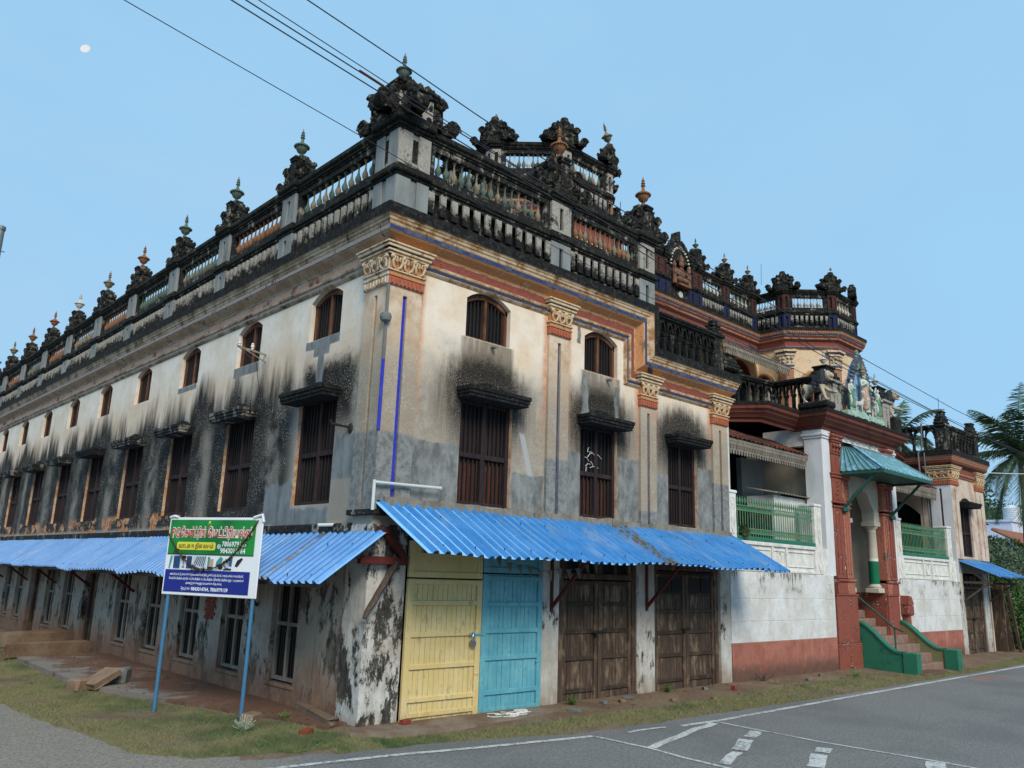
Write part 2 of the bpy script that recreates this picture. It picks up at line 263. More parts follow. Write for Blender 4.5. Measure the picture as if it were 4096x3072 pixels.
wood('wood_bar', '2b2626', '1e1a1b', '3a3433', wear=0.3); wood('wood_frame', '744a34', '4a3025', '8f6a4e', wear=0.6); wood('wood_grey', '8a8378', '6d665c', 'a39a8c'); wood('wood_prop', '5d5048', '463c36', '75685c')
simple('iron_dark', '2e2a28', '4a3a30', 12, 0.6, metal=0.4); simple('red_oxide', '5e2a26', '42211e', 5, 0.7, dirt=0.3); paint('maroon_dirty', '4e2d28', '382522', 0.55, 4, dark=0.8); paint('blue_dirty', '222a52', '1b2036', 0.55, 4, dark=0.75); simple('steel_blue', '37739c', '4a6a80', 14, 0.5, spec=0.4, amt=0.8)
def painted_boards(name, base, pale, dirt, zd):
    t = T(name, 0.6, 0.35); g = t.noise(1.0, 6, 0.7, t.vec(26, 26, 0.8)); n1 = t.noise(2.2, 6, 0.7); n2 = t.noise(11, 6, 0.75, t.vec(1, 1, 0.5))
    c = t.mix(t.mr(n1, 0.35, 0.7), base, pale); c = t.mix(t.mul(t.mr(g, 0.55, 0.75), 0.35), c, dirt)
    c = t.mix(t.mul(t.mr(t.add(t.Z, t.mul(t.sub(n2, 0.5), 0.9)), zd, zd - 0.4), 0.7), c, dirt)
    c = t.mix(t.mul(t.mr(t.add(n2, t.mul(t.sub(n1, 0.5), 0.5)), 0.56, 0.7), 0.5), c, dirt); dr = t.noise(15, 5, 0.65, t.vec(1, 1, 0.08)); c = t.mix(t.mul(t.mr(dr, 0.55, 0.72), 0.3), c, dirt)
    return t.out(c, t.add(g, t.mul(n2, 0.5)), 0.2, 0.006)
painted_boards('paint_yellow', 'cbb67a', 'd3c290', '80663c', 0.12); painted_boards('paint_aqua', '559aac', '6fb0bd', '4a6a60', 0.1)
# --- sheet metal
t = T('awning_blue', 0.42, 0.5); n1 = t.noise(1.6, 6, 0.7); n2 = t.noise(9, 6, 0.75); n3 = t.noise(30, 3, 0.6)
c = t.mix(t.mr(n1, 0.3, 0.7), '2f76b6', '4a8cc8'); c = t.mix(t.mul(t.mr(n2, 0.56, 0.75), 0.4), c, '8fb6d4')
rs = t.mx(t.box2(t.X, t.Y, 4.95, 5.5, -2, 0.3, 0.08, 0.4, n1), t.box2(t.Y, t.X, 1.02, 1.28, -2, 0.3, 0.04, 0.12, n1))
dst = t.noise(1.1, 5, 0.65, t.vec(2.5, 0.7, 1)); c = t.mix(t.mul(t.mr(dst, 0.52, 0.7), 0.45), c, '93a3ad'); c = t.mix(t.mul(t.mr(t.noise(5, 6, 0.75), 0.62, 0.7), 0.55), c, '6f6a5c'); c = t.mix(t.mul(rs, t.mr(n2, 0.42, 0.56)), c, t.mix(t.mr(n3, 0.4, 0.6), '6b6148', '4d4538')); c = t.mix(t.mul(t.mr(n3, 0.68, 0.74), 0.5), c, '39597a')
t.out(c, n2, 0.12, 0.01)
t = T('awning_lit_pan', 0.5, 0.45); n1 = t.noise(2.5, 6, 0.7, t.vec(1, 1, 1)); n2 = t.noise(18, 4, 0.7); c = t.mix(t.mr(n1, 0.35, 0.7), '86bfea', '9accf0'); c = t.mix(t.mul(t.mr(n2, 0.5, 0.7), 0.35), c, '4f94cf'); rs = t.mx(t.box2(t.X, t.Y, 4.95, 5.5, -2, 0.3, 0.08, 0.4, n1), t.box2(t.Y, t.X, 1.02, 1.28, -2, 0.3, 0.04, 0.12, n1)); c = t.mix(t.mul(rs, t.mr(n2, 0.38, 0.5)), c, '5d543f'); t.out(c, n2, 0.1, 0.01)  # paler blue for the pans: rib light and shade put into the colour
simple('galvanized', '7f8688', '60666a', 6, 0.5, metal=0.5, dirt=0.2); simple('pvc_white', 'c9ceca', 'b3b7b2', 4, 0.5, 0.1); simple('plain_white', 'd9dbdc', 'c9cccd', 5, 0.6, 0.1)
simple('asbestos_grey', '8a8478', '5f5a50', 5, 0.95, dirt=0.5)
# --- roof tiles
t = T('clay_tile', 0.9); n1 = t.noise(2.5, 6, 0.7); n2 = t.noise(12, 5, 0.7); c = t.mix(t.mr(n1, 0.42, 0.56), '6b3a2c', '3a2a24'); c = t.mix(t.mr(n2, 0.6, 0.72), c, 'b0583c'); t.out(c, n2, 0.4, 0.01)
simple('clay_tile_far', '9a6a54', '74503f', 4, 0.9, dirt=0.25)
simple('brick_red', '8a3f30', '6a3227', 9, 0.9)
# --- ground
t = T('asphalt', 0.9); n1 = t.noise(0.35, 5, 0.6); n2 = t.noise(60, 3, 0.7); v = t.vor(85); n3 = t.noise(4, 6, 0.7)
n4 = t.noise(24, 4, 0.8); c = t.mix(t.mr(t.add(t.mul(n2, 0.5), t.mul(n4, 0.5)), 0.36, 0.64), '565655', '8c8b88'); c = t.mix(t.mr(v, 0.0, 0.5, 0.55, 0.0), c, '9a9a98'); c = t.mix(t.mul(t.mr(n1, 0.45, 0.65), 0.4), c, '58585a'); c = t.mix(t.mul(t.mr(n3, 0.6, 0.75), 0.3), c, '8a8378')
sh = t.mul(t.mr(t.add(t.X, t.mul(t.sub(n3, 0.5), 1.6)), -1.0, -2.3), t.mr(t.add(t.Y, t.mul(t.sub(n1, 0.5), 1.0)), -2.8, -1.2))   # dusty gravel of the side lane
c = t.mix(t.mul(sh, t.mr(n3, 0.25, 0.55, 0.4, 1.0)), c, t.mix(t.mr(t.add(t.mul(n2, 0.4), t.mul(n4, 0.6)), 0.38, 0.62), '6a6259', '9c9488'))
c = t.mix(t.mul(t.mul(t.band(t.Y, -2.75, -2.25, 0.1), t.band(t.X, 15.8, 17.4, 0.3)), t.mr(n3, 0.4, 0.6, 0.0, 0.5)), c, 'b0694c')
t.out(c, t.add(n2, t.mul(v, 0.8)), 0.5, 0.012)
t = T('road_paint', 0.8); n2 = t.noise(22, 5, 0.75); n3 = t.noise(2.2, 4, 0.6); c = t.mix(t.mr(t.add(n2, t.mul(n3, 0.5)), 0.72, 0.86), 'c3c5c2', '7f7f7d'); t.out(c, n2, 0.3, 0.01)
t = T('earth', 0.97); n1 = t.noise(1.1, 6, 0.7); n2 = t.noise(14, 6, 0.75); n3 = t.noise(50, 3, 0.7)
c = t.mix(t.mr(n1, 0.35, 0.65), '6c5646', '80705c'); c = t.mix(t.mr(n2, 0.5, 0.7), c, '554a40'); c = t.mix(t.mul(t.mr(n3, 0.55, 0.7), 0.5), c, '9a8a74'); t.out(c, t.add(n2, n3), 0.6, 0.03)
t = T('cement_floor', 0.95); n1 = t.noise(1.2, 6, 0.7); n2 = t.noise(9, 6, 0.75); c = t.mix(t.mr(t.add(n1, t.mr(t.X, -1.9, -0.3, -0.12, 0.12)), 0.38, 0.56), '7d766e', '664b3c'); c = t.mix(t.mul(t.mr(n2, 0.55, 0.72), 0.5), c, '4a3d33'); t.out(c, n2, 0.4, 0.02)
t = T('doorstep_cement', 0.95); n1 = t.noise(1.6, 6, 0.7); n2 = t.noise(9, 6, 0.75); c = t.mix(t.mr(n1, 0.4, 0.65), '857a6d', '6f5a4a'); c = t.mix(t.mul(t.mr(n2, 0.55, 0.72), 0.5), c, '54483c'); t.out(c, n2, 0.4, 0.02)
t = T('grass_blade', 0.8); n1 = t.noise(1.4, 5, 0.65); n2 = t.noise(25, 2, 0.6); edge = t.mul(t.mr(t.X, -1.6, -2.9), 0.22); edge2 = t.mul(t.mr(t.Y, -0.3, -1.6), 0.16); c = t.mix(t.mr(t.add(n1, t.mx(edge, edge2)), 0.42, 0.66), '45603a', '85835f'); c = t.mix(t.mul(t.mr(n2, 0.4, 0.7), 0.6), c, '66713f'); t.out(c)
def leafmat(name, a, b, sc=3):
    t = T(name, 0.6, 0.3); n = t.noise(sc, 4, 0.6); n2 = t.noise(40, 2, 0.5); c = t.mix(t.mr(n, 0.35, 0.65), a, b); c = t.mix(t.mul(t.mr(n2, 0.45, 0.7), 0.5), c, a)
    t.b.inputs['Subsurface Weight'].default_value = 0.0
    return t.out(c)
leafmat('leaf_green', '2f4a24', '567539'); leafmat('leaf_dark', '24391f', '3d5a31'); leafmat('leaf_grey', '4a5f4a', '71806a'); leafmat('palm_leaf', '2b3f28', '4d6340', 1.5); leafmat('weed_green', '3e5f2a', '6b8a3f'); leafmat('weed_pale', '93a08a', 'aab6a4')
simple('leaf_litter', '5a4a3a', '6b5a48', 30, 0.95); simple('bark', '5c5046', '443a33', 8, 0.95, 0.6, (1, 1, 0.3)); simple('stone', '8a7460', '6a5a4c', 6, 0.95, 0.5); simple('wire_black', '35323a', '2a2830', 3, 0.6); simple('porcelain', 'd5d3cb', 'bdb9ae', 4, 0.3, 0.05)
simple('chrome', '9aa0a4', '7a8084', 4, 0.25, 0.05, metal=0.9, spec=0.5); simple('feather', '3a4048', '2a2e36', 12, 0.6); simple('cloth_pennant', '6f7066', '4a4a44', 3, 0.6); simple('rope', '4a3a2c', '33281f', 20, 0.95); simple('step_stone', '8d7468', '6f5a50', 5, 0.95, 0.4, dirt=0.3)
simple('house_white', 'c9cfe0', 'b3b9c8', 1, 0.9); simple('tank_white', 'd3dadf', 'bcc6cc', 1, 0.6)
def flat(name, col, rough=0.55, amt=0.25, col2=None):
    t = T(name, rough, 0.3); n = t.noise(1.5, 3, 0.5); return t.out(t.mix(t.mul(t.mr(n, 0.3, 0.7), amt), col, col2 or '202020'))
flat('print_green', '1f8a3c', col2='0c5a2a', amt=0.8); flat('print_navy', '1b2a86', col2='232a6a'); flat('print_white', 'e2e6ea', amt=0.06); flat('print_red', 'c0503a', amt=0.15); flat('print_yellow', 'd9d94a', amt=0.12); flat('print_brown', '8a4a1a', amt=0.2); flat('print_teal', '3f9a9a'); flat('print_blue', '2a5f9a'); flat('print_dark', '20242e'); flat('print_pale', 'b9cbd8'); flat('print_pink', 'c9a088')
t = T('moon_surface', 1.0, 0.0); n = t.noise(0.05, 4, 0.5); t.put(t.b.inputs['Base Color'], (0, 0, 0)); t.put(t.b.inputs['Emission Color'], t.mix(t.mr(n, 0.4, 0.6), 'ffffff', 'd6e4f2')); t.b.inputs['Emission Strength'].default_value = 0.40
M = MATS
# ---------------------------------------------------------------- mesh helpers
class MB:
    def __init__(s): s.v = []; s.f = []; s.m = []
    def face(s, pts, mi=0):
        i = len(s.v); s.v += [tuple(p) for p in pts]; s.f.append(tuple(range(i, i + len(pts)))); s.m.append(mi)
    def grid(s, rows, mi=0, closed=False):
        i = len(s.v); n = len(rows[0])
        for r in rows: s.v += [tuple(p) for p in r]
        for a in range(len(rows) - 1):
            for b in range(n if closed else n - 1):
                c = (b + 1) % n
                s.f.append((i + a * n + b, i + a * n + c, i + (a + 1) * n + c, i + (a + 1) * n + b)); s.m.append(mi)
    def box(s, x0, x1, y0, y1, z0, z1, c=0.0, mi=0, fm=None):
        x0, x1 = min(x0, x1), max(x0, x1); y0, y1 = min(y0, y1), max(y0, y1); z0, z1 = min(z0, z1), max(z0, z1)
        c = min(c, (x1 - x0) * .35, (y1 - y0) * .35, (z1 - z0) * .35); g = fm or (lambda a, b, d: (a, b, d)); i = len(s.v)
        if c <= 0:
            s.v += [g(a, b, d) for a in (x0, x1) for b in (y0, y1) for d in (z0, z1)]
            for q in ((0, 1, 3, 2), (4, 6, 7, 5), (0, 4, 5, 1), (2, 3, 7, 6), (0, 2, 6, 4), (1, 5, 7, 3)): s.f.append(tuple(i + k for k in q)); s.m.append(mi)
            return
        L, H = (x0, y0, z0), (x1, y1, z1); idx = {}
        for cx in (0, 1):
            for cy in (0, 1):
                for cz in (0, 1):
                    for ax in range(3):
                        p = [(L[k] if (cx, cy, cz)[k] == 0 else H[k]) for k in range(3)]
                        for k in range(3):
                            if k != ax: p[k] += c if (cx, cy, cz)[k] == 0 else -c
                        idx[(cx, cy, cz, ax)] = len(s.v); s.v.append(g(*p))
        def add(*ks): s.f.append(tuple(idx[k] for k in ks)); s.m.append(mi)
        for ax in range(3):
            o = [k for k in range(3) if k != ax]
            for sd in (0, 1):
                def K(a, b): q = [0, 0, 0]; q[ax] = sd; q[o[0]] = a; q[o[1]] = b; return (*q, ax)
                add(K(0, 0), K(1, 0), K(1, 1), K(0, 1))
            for a in (0, 1):
                for b in (0, 1):
                    def E(e, which): q = [0, 0, 0]; q[ax] = e; q[o[0]] = a; q[o[1]] = b; return (*q, which)
                    add(E(0, o[0]), E(1, o[0]), E(1, o[1]), E(0, o[1]))
        for cx in (0, 1):
            for cy in (0, 1):
                for cz in (0, 1): add(*[(cx, cy, cz, k) for k in range(3)])
    def lathe(s, prof, n=12, c=(0, 0, 0), mi=0, caps=True):
        rows = [[(c[0] + r * math.cos(2 * math.pi * k / n), c[1] + r * math.sin(2 * math.pi * k / n), c[2] + z) for k in range(n)] for r, z in prof]
        s.grid(rows, mi, True)
        if caps:
            s.face(rows[0][::-1], mi); s.face(rows[-1], mi)
    def tube(s, pts, r, n=6, mi=0, caps=True):
        pts = [Vector(p) for p in pts]; rr = r if isinstance(r, (list, tuple)) else [r] * len(pts); rows = []; up = None
        for k, p in enumerate(pts):
            d = (pts[min(k + 1, len(pts) - 1)] - pts[max(k - 1, 0)]).normalized()
            if up is None: up = Vector((0, 0, 1)) if abs(d.z) < .9 else Vector((1, 0, 0))
            a = d.cross(up).normalized(); b = a.cross(d).normalized(); up = b
            rows.append([p + (a * math.cos(2 * math.pi * j / n) + b * math.sin(2 * math.pi * j / n)) * rr[k] for j in range(n)])
        s.grid(rows, mi, True)
        if caps: s.face(rows[0][::-1], mi); s.face(rows[-1], mi)
    def prism(s, poly, d0, d1, fm, mi=0):
        a = [fm(x, d0, z) for x, z in poly]; b = [fm(x, d1, z) for x, z in poly]; n = len(poly)
        s.face(a[::-1], mi); s.face(b, mi)
        for k in range(n): s.face((a[k], a[(k + 1) % n], b[(k + 1) % n], b[k]), mi)
    def bar(s, p, q, w, h, mi=0):
        p, q = Vector(p), Vector(q); d = (q - p).normalized(); up = Vector((0, 0, 1)) if abs(d.z) < .95 else Vector((1, 0, 0))
        a = d.cross(up).normalized() * w / 2; b = a.cross(d).normalized() * h / 2
        r0 = [p + a + b, p - a + b, p - a - b, p + a - b]; r1 = [x + (q - p) for x in r0]
        s.grid([r0, r1], mi, True); s.face(r0[::-1], mi); s.face(r1, mi)
    def sphere(s, c, r, n=8, m=5, sc=(1, 1, 1), mi=0):
        rows = []
        for a in range(m + 1):
            th = math.pi * (a / m); th = min(max(th, .02), math.pi - .02)
            rows.append([(c[0] + r * sc[0] * math.sin(th) * math.cos(2 * math.pi * k / n), c[1] + r * sc[1] * math.sin(th) * math.sin(2 * math.pi * k / n), c[2] - r * sc[2] * math.cos(th)) for k in range(n)])
        s.grid(rows, mi, True); s.face(rows[0][::-1], mi); s.face(rows[-1], mi)
    def mesh(s, name, mats, smooth=False, merge=True):
        me = bpy.data.meshes.new(name); me.from_pydata(s.v, [], s.f)
        if isinstance(mats, str): mats = [mats]
        for q in mats: me.materials.append(M[q])
        if len(mats) > 1: me.polygons.foreach_set('material_index', s.m)
        if merge:
            bm = bmesh.new(); bm.from_mesh(me); bmesh.ops.remove_doubles(bm, verts=bm.verts, dist=1e-5); bmesh.ops.recalc_face_normals(bm, faces=bm.faces); bm.to_mesh(me); bm.free()
        if smooth: me.polygons.foreach_set('use_smooth', [True] * len(me.polygons)); me.set_sharp_from_angle(angle=R(38))
        me.update(); return me
    def build(s, name, mats, parent=None, smooth=False, merge=True): return put(name, s.mesh(name, mats, smooth, merge), parent)

def put(name, me, parent=None, mat=None, material=None):
    o = bpy.data.objects.new(name, me); COL.objects.link(o)
    if parent is not None:
        o.parent = parent; o.matrix_parent_inverse = PINV[root_of(parent).name]
    if mat is not None: o.matrix_basis = mat
    return o
PINV = {}
def root_of(o):
    while o.parent is not None: o = o.parent
    return o
def thing(name, label, cat, loc, group=None):
    o = bpy.data.objects.new(name, None); COL.objects.link(o); o.location = loc; o.empty_display_size = .2
    o['label'] = label; o['category'] = cat
    if group: o['group'] = group
    PINV[o.name] = Matrix.Translation(Vector(loc)).inverted(); return o
def sub(name, me, part, mat=None):
    """child of a part: parts built in world space have an identity world matrix"""
    o = bpy.data.objects.new(name, me); COL.objects.link(o); o.parent = part
    o.matrix_basis = part.matrix_basis.inverted() @ (mat if mat is not None else Matrix.Identity(4))
    return o
def tag(o, label, cat, group=None):
    o['label'] = label; o['category'] = cat
    if group: o['group'] = group
    return o
def struct(o): o['kind'] = 'structure'; return o
def stuff(o): o['kind'] = 'stuff'; return o
def TR(x, y, z, rz=0.0, s=1.0): return Matrix.Translation((x, y, z)) @ Matrix.Rotation(rz, 4, 'Z') @ (Matrix.Scale(s, 4) if not isinstance(s, tuple) else Matrix.Diagonal((*s, 1)))
# facade frames: s along the facade, d outwards, z up
def FR(s, d, z): return (s, -d, z)
def FL(s, d, z): return (-d, s, z)
def PL(fm):            # matrix that puts a piece modelled as (s, -d, z) onto the facade
    return Matrix.Identity(4) if fm is FR else Matrix.Rotation(R(-90), 4, 'Z') @ Matrix.Scale(-1, 4, (1, 0, 0))
def wall(mb, fm, s0, s1, z0, z1, ops, depth=0.3, mi=0, mr=None, d=0.0):
    """wall sheet with real openings; op = (a, b, lo, hi, rise)"""
    mr = mi if mr is None else mr
    S = sorted({s0, s1, *[o[0] for o in ops], *[o[1] for o in ops]}); Zs = sorted({z0, z1, *[o[2] for o in ops], *[o[3] for o in ops]})
    for a, b in zip(S, S[1:]):
        for p, q in zip(Zs, Zs[1:]):
            ms, mz = (a + b) / 2, (p + q) / 2
            if any(o[0] < ms < o[1] and o[2] < mz < o[3] for o in ops): continue
            mb.face([fm(a, d, p), fm(b, d, p), fm(b, d, q), fm(a, d, q)], mi)
    for a, b, lo, hi, rise in ops:
        for u in (a, b): mb.face([fm(u, d, lo), fm(u, d - depth, lo), fm(u, d - depth, hi - rise), fm(u, d, hi - rise)], mr)
        mb.face([fm(a, d, lo), fm(b, d, lo), fm(b, d - depth, lo), fm(a, d - depth, lo)], mr)
        if rise <= 0: mb.face([fm(a, d, hi), fm(b, d, hi), fm(b, d - depth, hi), fm(a, d - depth, hi)], mr)
        else:
            n = 10; cv = [(a + (b - a) * k / n, hi - rise * (2 * k / n - 1) ** 2) for k in range(n + 1)]
            for (x0, y0), (x1, y1) in zip(cv, cv[1:]):
                mb.face([fm(x0, d, y0), fm(x1, d, y1), fm(x1, d, hi), fm(x0, d, hi)], mi)
                mb.face([fm(x0, d, y0), fm(x1, d, y1), fm(x1, d - depth, y1), fm(x0, d - depth, y0)], mr)
def sweep(mb, prof, path, out):
    """prof: (d, h, mi) rows; path(d, h) -> list of world points; one strip per profile step"""
    for (d0, h0, m0), (d1, h1, _) in zip(prof, prof[1:]): mb.grid([out(d0, h0), out(d1, h1)], m0)
# ================================================================ corner building
CB = thing('corner_building', 'long two-storey plaster corner building with black-stained parapet and barred windows', 'building', (4.5, 6, 0))
LEN = 34.0; PITCH = 2.82
LW = [1.83 + PITCH * k for k in range(12)]            # side windows, centres
RW_UP = [(1.52, 2.50), (4.40, 5.36)]; RW_LO = [(1.50, 2.62), (4.32, 5.36), (6.96, 7.98)]
# --- walls with openings
mb = MB(); ops = []
for c in LW:
    ops += [(c - .5, c + .5, 5.70, 6.56, .17), (c - .60, c + .60, 2.95, 4.68, 0)]
wall(mb, FL, 0, LEN, 2.5, 6.75, ops, .30); mb.build('side_wall', 'plaster_side', CB)
mb = MB(); ops = [(a, b, 5.72, 6.56, .18) for a, b in RW_UP] + [(a, b, 3.02, 4.70, 0) for a, b in RW_LO[:2]]
wall(mb, FR, 0, 6.3, 2.5, 6.75, ops, .30); wall(mb, FR, 6.3, 9.1, 2.5, 5.9, [(6.96, 7.98, 3.03, 4.72, 0)], .30)
mb.box(9.0, 9.1, .02, 6, -.12, 6.4); mb.build('front_wall', 'plaster_front', CB)
# ground floor side wall
GW = [2.28, 4.14, 6.0, 7.88, 9.72, 13.85, 15.5, 18.85, 20.3, 22.1, 24.0, 27, 28.9]; GD = [12.05, 17.2, 25.6]
mb = MB(); ops = [(c - .43, c + .43, .22, 2.1, 0) for c in GW] + [(c - .5, c + .5, -.12, 2.15, 0) for c in GD]
wall(mb, FL, .55, LEN, -.15, 2.5, ops, .32); mb.build('ground_floor_wall', 'limewash_side', CB)
mb = MB(); mb.box(-.03, .62, -.03, .58, -.15, 2.62, .03); mb.build('corner_pier', 'limewash_corner', CB)
for a, b in ((3.40, 3.83), (5.93, 6.47), (8.72, 9.10)):
    mb = MB(); mb.box(a, b, -.02, .3, -.15, 2.6, .015); mb.build('shop_pier', 'limewash_pier', CB)
mb = MB(); mb.box(.6, 9.0, .05, .3, 2.42, 2.62); mb.build('shop_lintel', 'wood_door_rail', CB)
mb = MB(); mb.box(.45, 8.9, .5, LEN, -.1, 7.3); mb.build('interior', 'inner_shade', CB)
# ledges over the awnings
mb = MB(); mb.box(-.07, .0, .5, LEN, 2.5, 2.64, .02); mb.box(-.11, .3, -.11, .55, 2.74, 2.82, .01); mb.build('side_ledge', 'parapet_mixed', CB)
mb = MB(); N = 90
for k in range(N):
    x0, x1 = .1 + 9.0 * k / N, .1 + 9.0 * (k + 1) / N; h = .05 + .06 * mnoise.noise((x0 * 2.1, 3, 1)); mb.box(x0, x1, -.10 - .05 * abs(mnoise.noise((x0 * 3, 0, 7))), .02, 2.86, 2.96 + h)
mb.build('mortar_ledge', 'asbestos_grey', CB)
# --- windows
def wbar(): mb = MB(); mb.box(-.012, .012, -.012, .012, 0, 1, .003); return mb.mesh('bar', 'wood_bar')
BAR = wbar()
def small_window(fm, a, b, lo, hi, rise, dp=.10):
    """barred window in an arched opening: timber frame, mullion, upright bars, dark behind"""
    w = b - a; ms = (a + b) / 2; mb = MB(); f = .06; sp = hi - rise
    mb.box(a, a + f, -dp - .06, -dp + .02, lo, sp, .008, fm=fm); mb.box(b - f, b, -dp - .06, -dp + .02, lo, sp, .008, fm=fm)
    mb.box(a + f, b - f, -dp - .06, -dp + .01, lo, lo + .05, .008, fm=fm); mb.box(ms - .03, ms + .03, -dp - .05, -dp + .012, lo + .05, hi - .09, .006, fm=fm)
    n = 8; cv = [(a + w * k / n, hi - .02 - rise * (2 * k / n - 1) ** 2) for k in range(n + 1)]
    for (x0, y0), (x1, y1) in zip(cv, cv[1:]):
        for q0, q1 in ((-dp - .06, -dp + .02),):
            mb.face([fm(x0, q1, y0), fm(x1, q1, y1), fm(x1, q1, y1 - .08), fm(x0, q1, y0 - .08)]); mb.face([fm(x0, q1, y0 - .08), fm(x1, q1, y1 - .08), fm(x1, q0, y1 - .08), fm(x0, q0, y0 - .08)])
    o = mb.build('window', 'wood_frame', CB)
    mb = MB(); mb.face([fm(a, -dp - .09, lo), fm(b, -dp - .09, lo), fm(b, -dp - .09, hi), fm(a, -dp - .09, hi)]); sub('shade_backing', mb.mesh('shade_backing', 'inner_shade'), o)
    for k in range(5):
        for s0, s1 in ((a + f, ms - .03), (ms + .03, b - f)):
            s = s0 + (s1 - s0) * (k + .5) / 5; sub('bar', BAR, o, Matrix.Translation(fm(s, -dp - .02, lo + .05)) @ Matrix.Diagonal((1, 1, hi - .1 - rise * ((s - ms) / (w / 2)) ** 2 - lo - .05, 1)))
for a, b in RW_UP: small_window(FR, a, b, 5.72, 6.56, .18)
for c in LW[:10]: small_window(FL, c - .5, c + .5, 5.70, 6.56, .17)
SBAR = MB(); SBAR.box(-.014, .014, -.014, .014, 0, 1, .004); SBAR = SBAR.mesh('bar', 'wood_bar')
LOUV = MB(); LOUV.box(-.5, .5, -.012, .012, 0, 1, .006); LOUV = LOUV.mesh('shutter_board', 'wood_shutter')
LOUVR = MB(); LOUVR.box(-.5, .5, -.012, .012, 0, 1, .006); LOUVR = LOUVR.mesh('shutter_board', 'wood_shutter_red')
def tall_window(fm, a, b, lo, hi, red=False, nb=5, dp=.09, open_up=False):
    """tall shuttered window: frame, mullion, mid rail, iron bars in front of narrow shutter boards"""
    ms = (a + b) / 2; zm = lo + (hi - lo) * .47; mb = MB(); f = .07
    for s0, s1 in ((a, a + f), (b - f, b)): mb.box(s0, s1, -dp - .08, -dp + .03, lo, hi, .01, fm=fm)
    mb.box(ms - .035, ms + .035, -dp - .08, -dp + .02, lo, hi, .01, fm=fm)
    for z0, z1 in ((lo, lo + .06), (zm - .04, zm + .04), (hi - .06, hi)):
        for s0, s1 in ((a + f, ms - .035), (ms + .035, b - f)): mb.box(s0, s1, -dp - .075, -dp + .012, z0, z1, .008, fm=fm)
    o = mb.build('window', 'wood_shutter', CB)
    mb = MB(); mb.face([fm(a, -dp - .12, lo), fm(b, -dp - .12, lo), fm(b, -dp - .12, hi), fm(a, -dp - .12, hi)]); sub('shade_backing', mb.mesh('shade_backing', 'inner_shade'), o)
    for z0, z1, lower in ((lo + .06, zm - .04, True), (zm + .04, hi - .06, False)):
        for s0, s1 in ((a + f, ms - .035), (ms + .035, b - f)):
            bw = (s1 - s0) / nb
            for k in range(nb):
                s = s0 + bw * (k + .5)
                if not (open_up and not lower):
                    base = Matrix.Translation(fm(s, -dp - .085 - .006 * (k % 2), z0)) @ (Matrix.Rotation(R(90), 4, 'Z') if fm is FL else Matrix.Identity(4)) @ Matrix.Diagonal((bw * .94, 1, z1 - z0, 1))
                    sub('shutter_board', LOUVR if red and lower else LOUV, o, base)
                sub('bar', SBAR, o, Matrix.Translation(fm(s, -dp - .035, z0)) @ Matrix.Diagonal((1, 1, z1 - z0, 1)))
tall_window(FR, 1.50, 2.62, 3.02, 4.70, True); tall_window(FR, 4.32, 5.36, 3.02, 4.70, True, 4, open_up=True); tall_window(FR, 6.96, 7.98, 3.03, 4.72, True)
for c in LW[:11]: tall_window(FL, c - .6, c + .6, 2.95, 4.68)
# ochre painted jambs of the openings
for fm, lst in ((FR, [(a, b, 3.02, 4.7) for a, b in RW_LO]), (FL, [(c - .6, c + .6, 2.95, 4.68) for c in LW[:11]])):
    for a, b, lo, hi in lst:
        mb = MB(); s = (b - .002) if fm is FL else (b - .002); w = .045
        mb.box(b - .006, b - .002, -.085, -.004, lo + .004, hi - .004, fm=fm); mb.build('painted_jamb', 'jamb_ochre', CB)
# lintel hoods
parapet('hood_grey', '85827a', .45, spk_amt=.3)
def lintel(fm, a, b, z, pr=.35, th=.17, mat='slab_black', ec=0):
    mb = MB(); mb.box(a - .06, b + .06, .0, pr, z + th * .62, z + th, .006, fm=fm); mb.box(a - .045, b + .045, .0, pr - .02, z + th * .30, z + th * .62, .004, fm=fm); mb.box(a - .03, b + .03, .0, pr - .04, z, z + th * .30, .004, fm=fm)
    o = mb.build('window_hood', mat, CB)
    mb = MB(); n = 9; pts = [(a + .12 + (b - a - .24) * k / n, z + th + .16 * (1 - (2 * k / n - 1) ** 2)) for k in range(n + 1)]
    poly = pts + [(b - .12, z + th - .01), (a + .12, z + th - .01)]
    mb.prism(poly, .0, .05, fm); sub('lunette', mb.mesh('lunette', 'parapet_black'), o)
    return o
for a, b in RW_LO: lintel(FR, a - .05, b + .05, 4.68)
for k, c in enumerate(LW): lintel(FL, c - .63, c + .65, 4.60, mat='slab_black' if k in (0, 4) else 'hood_grey')
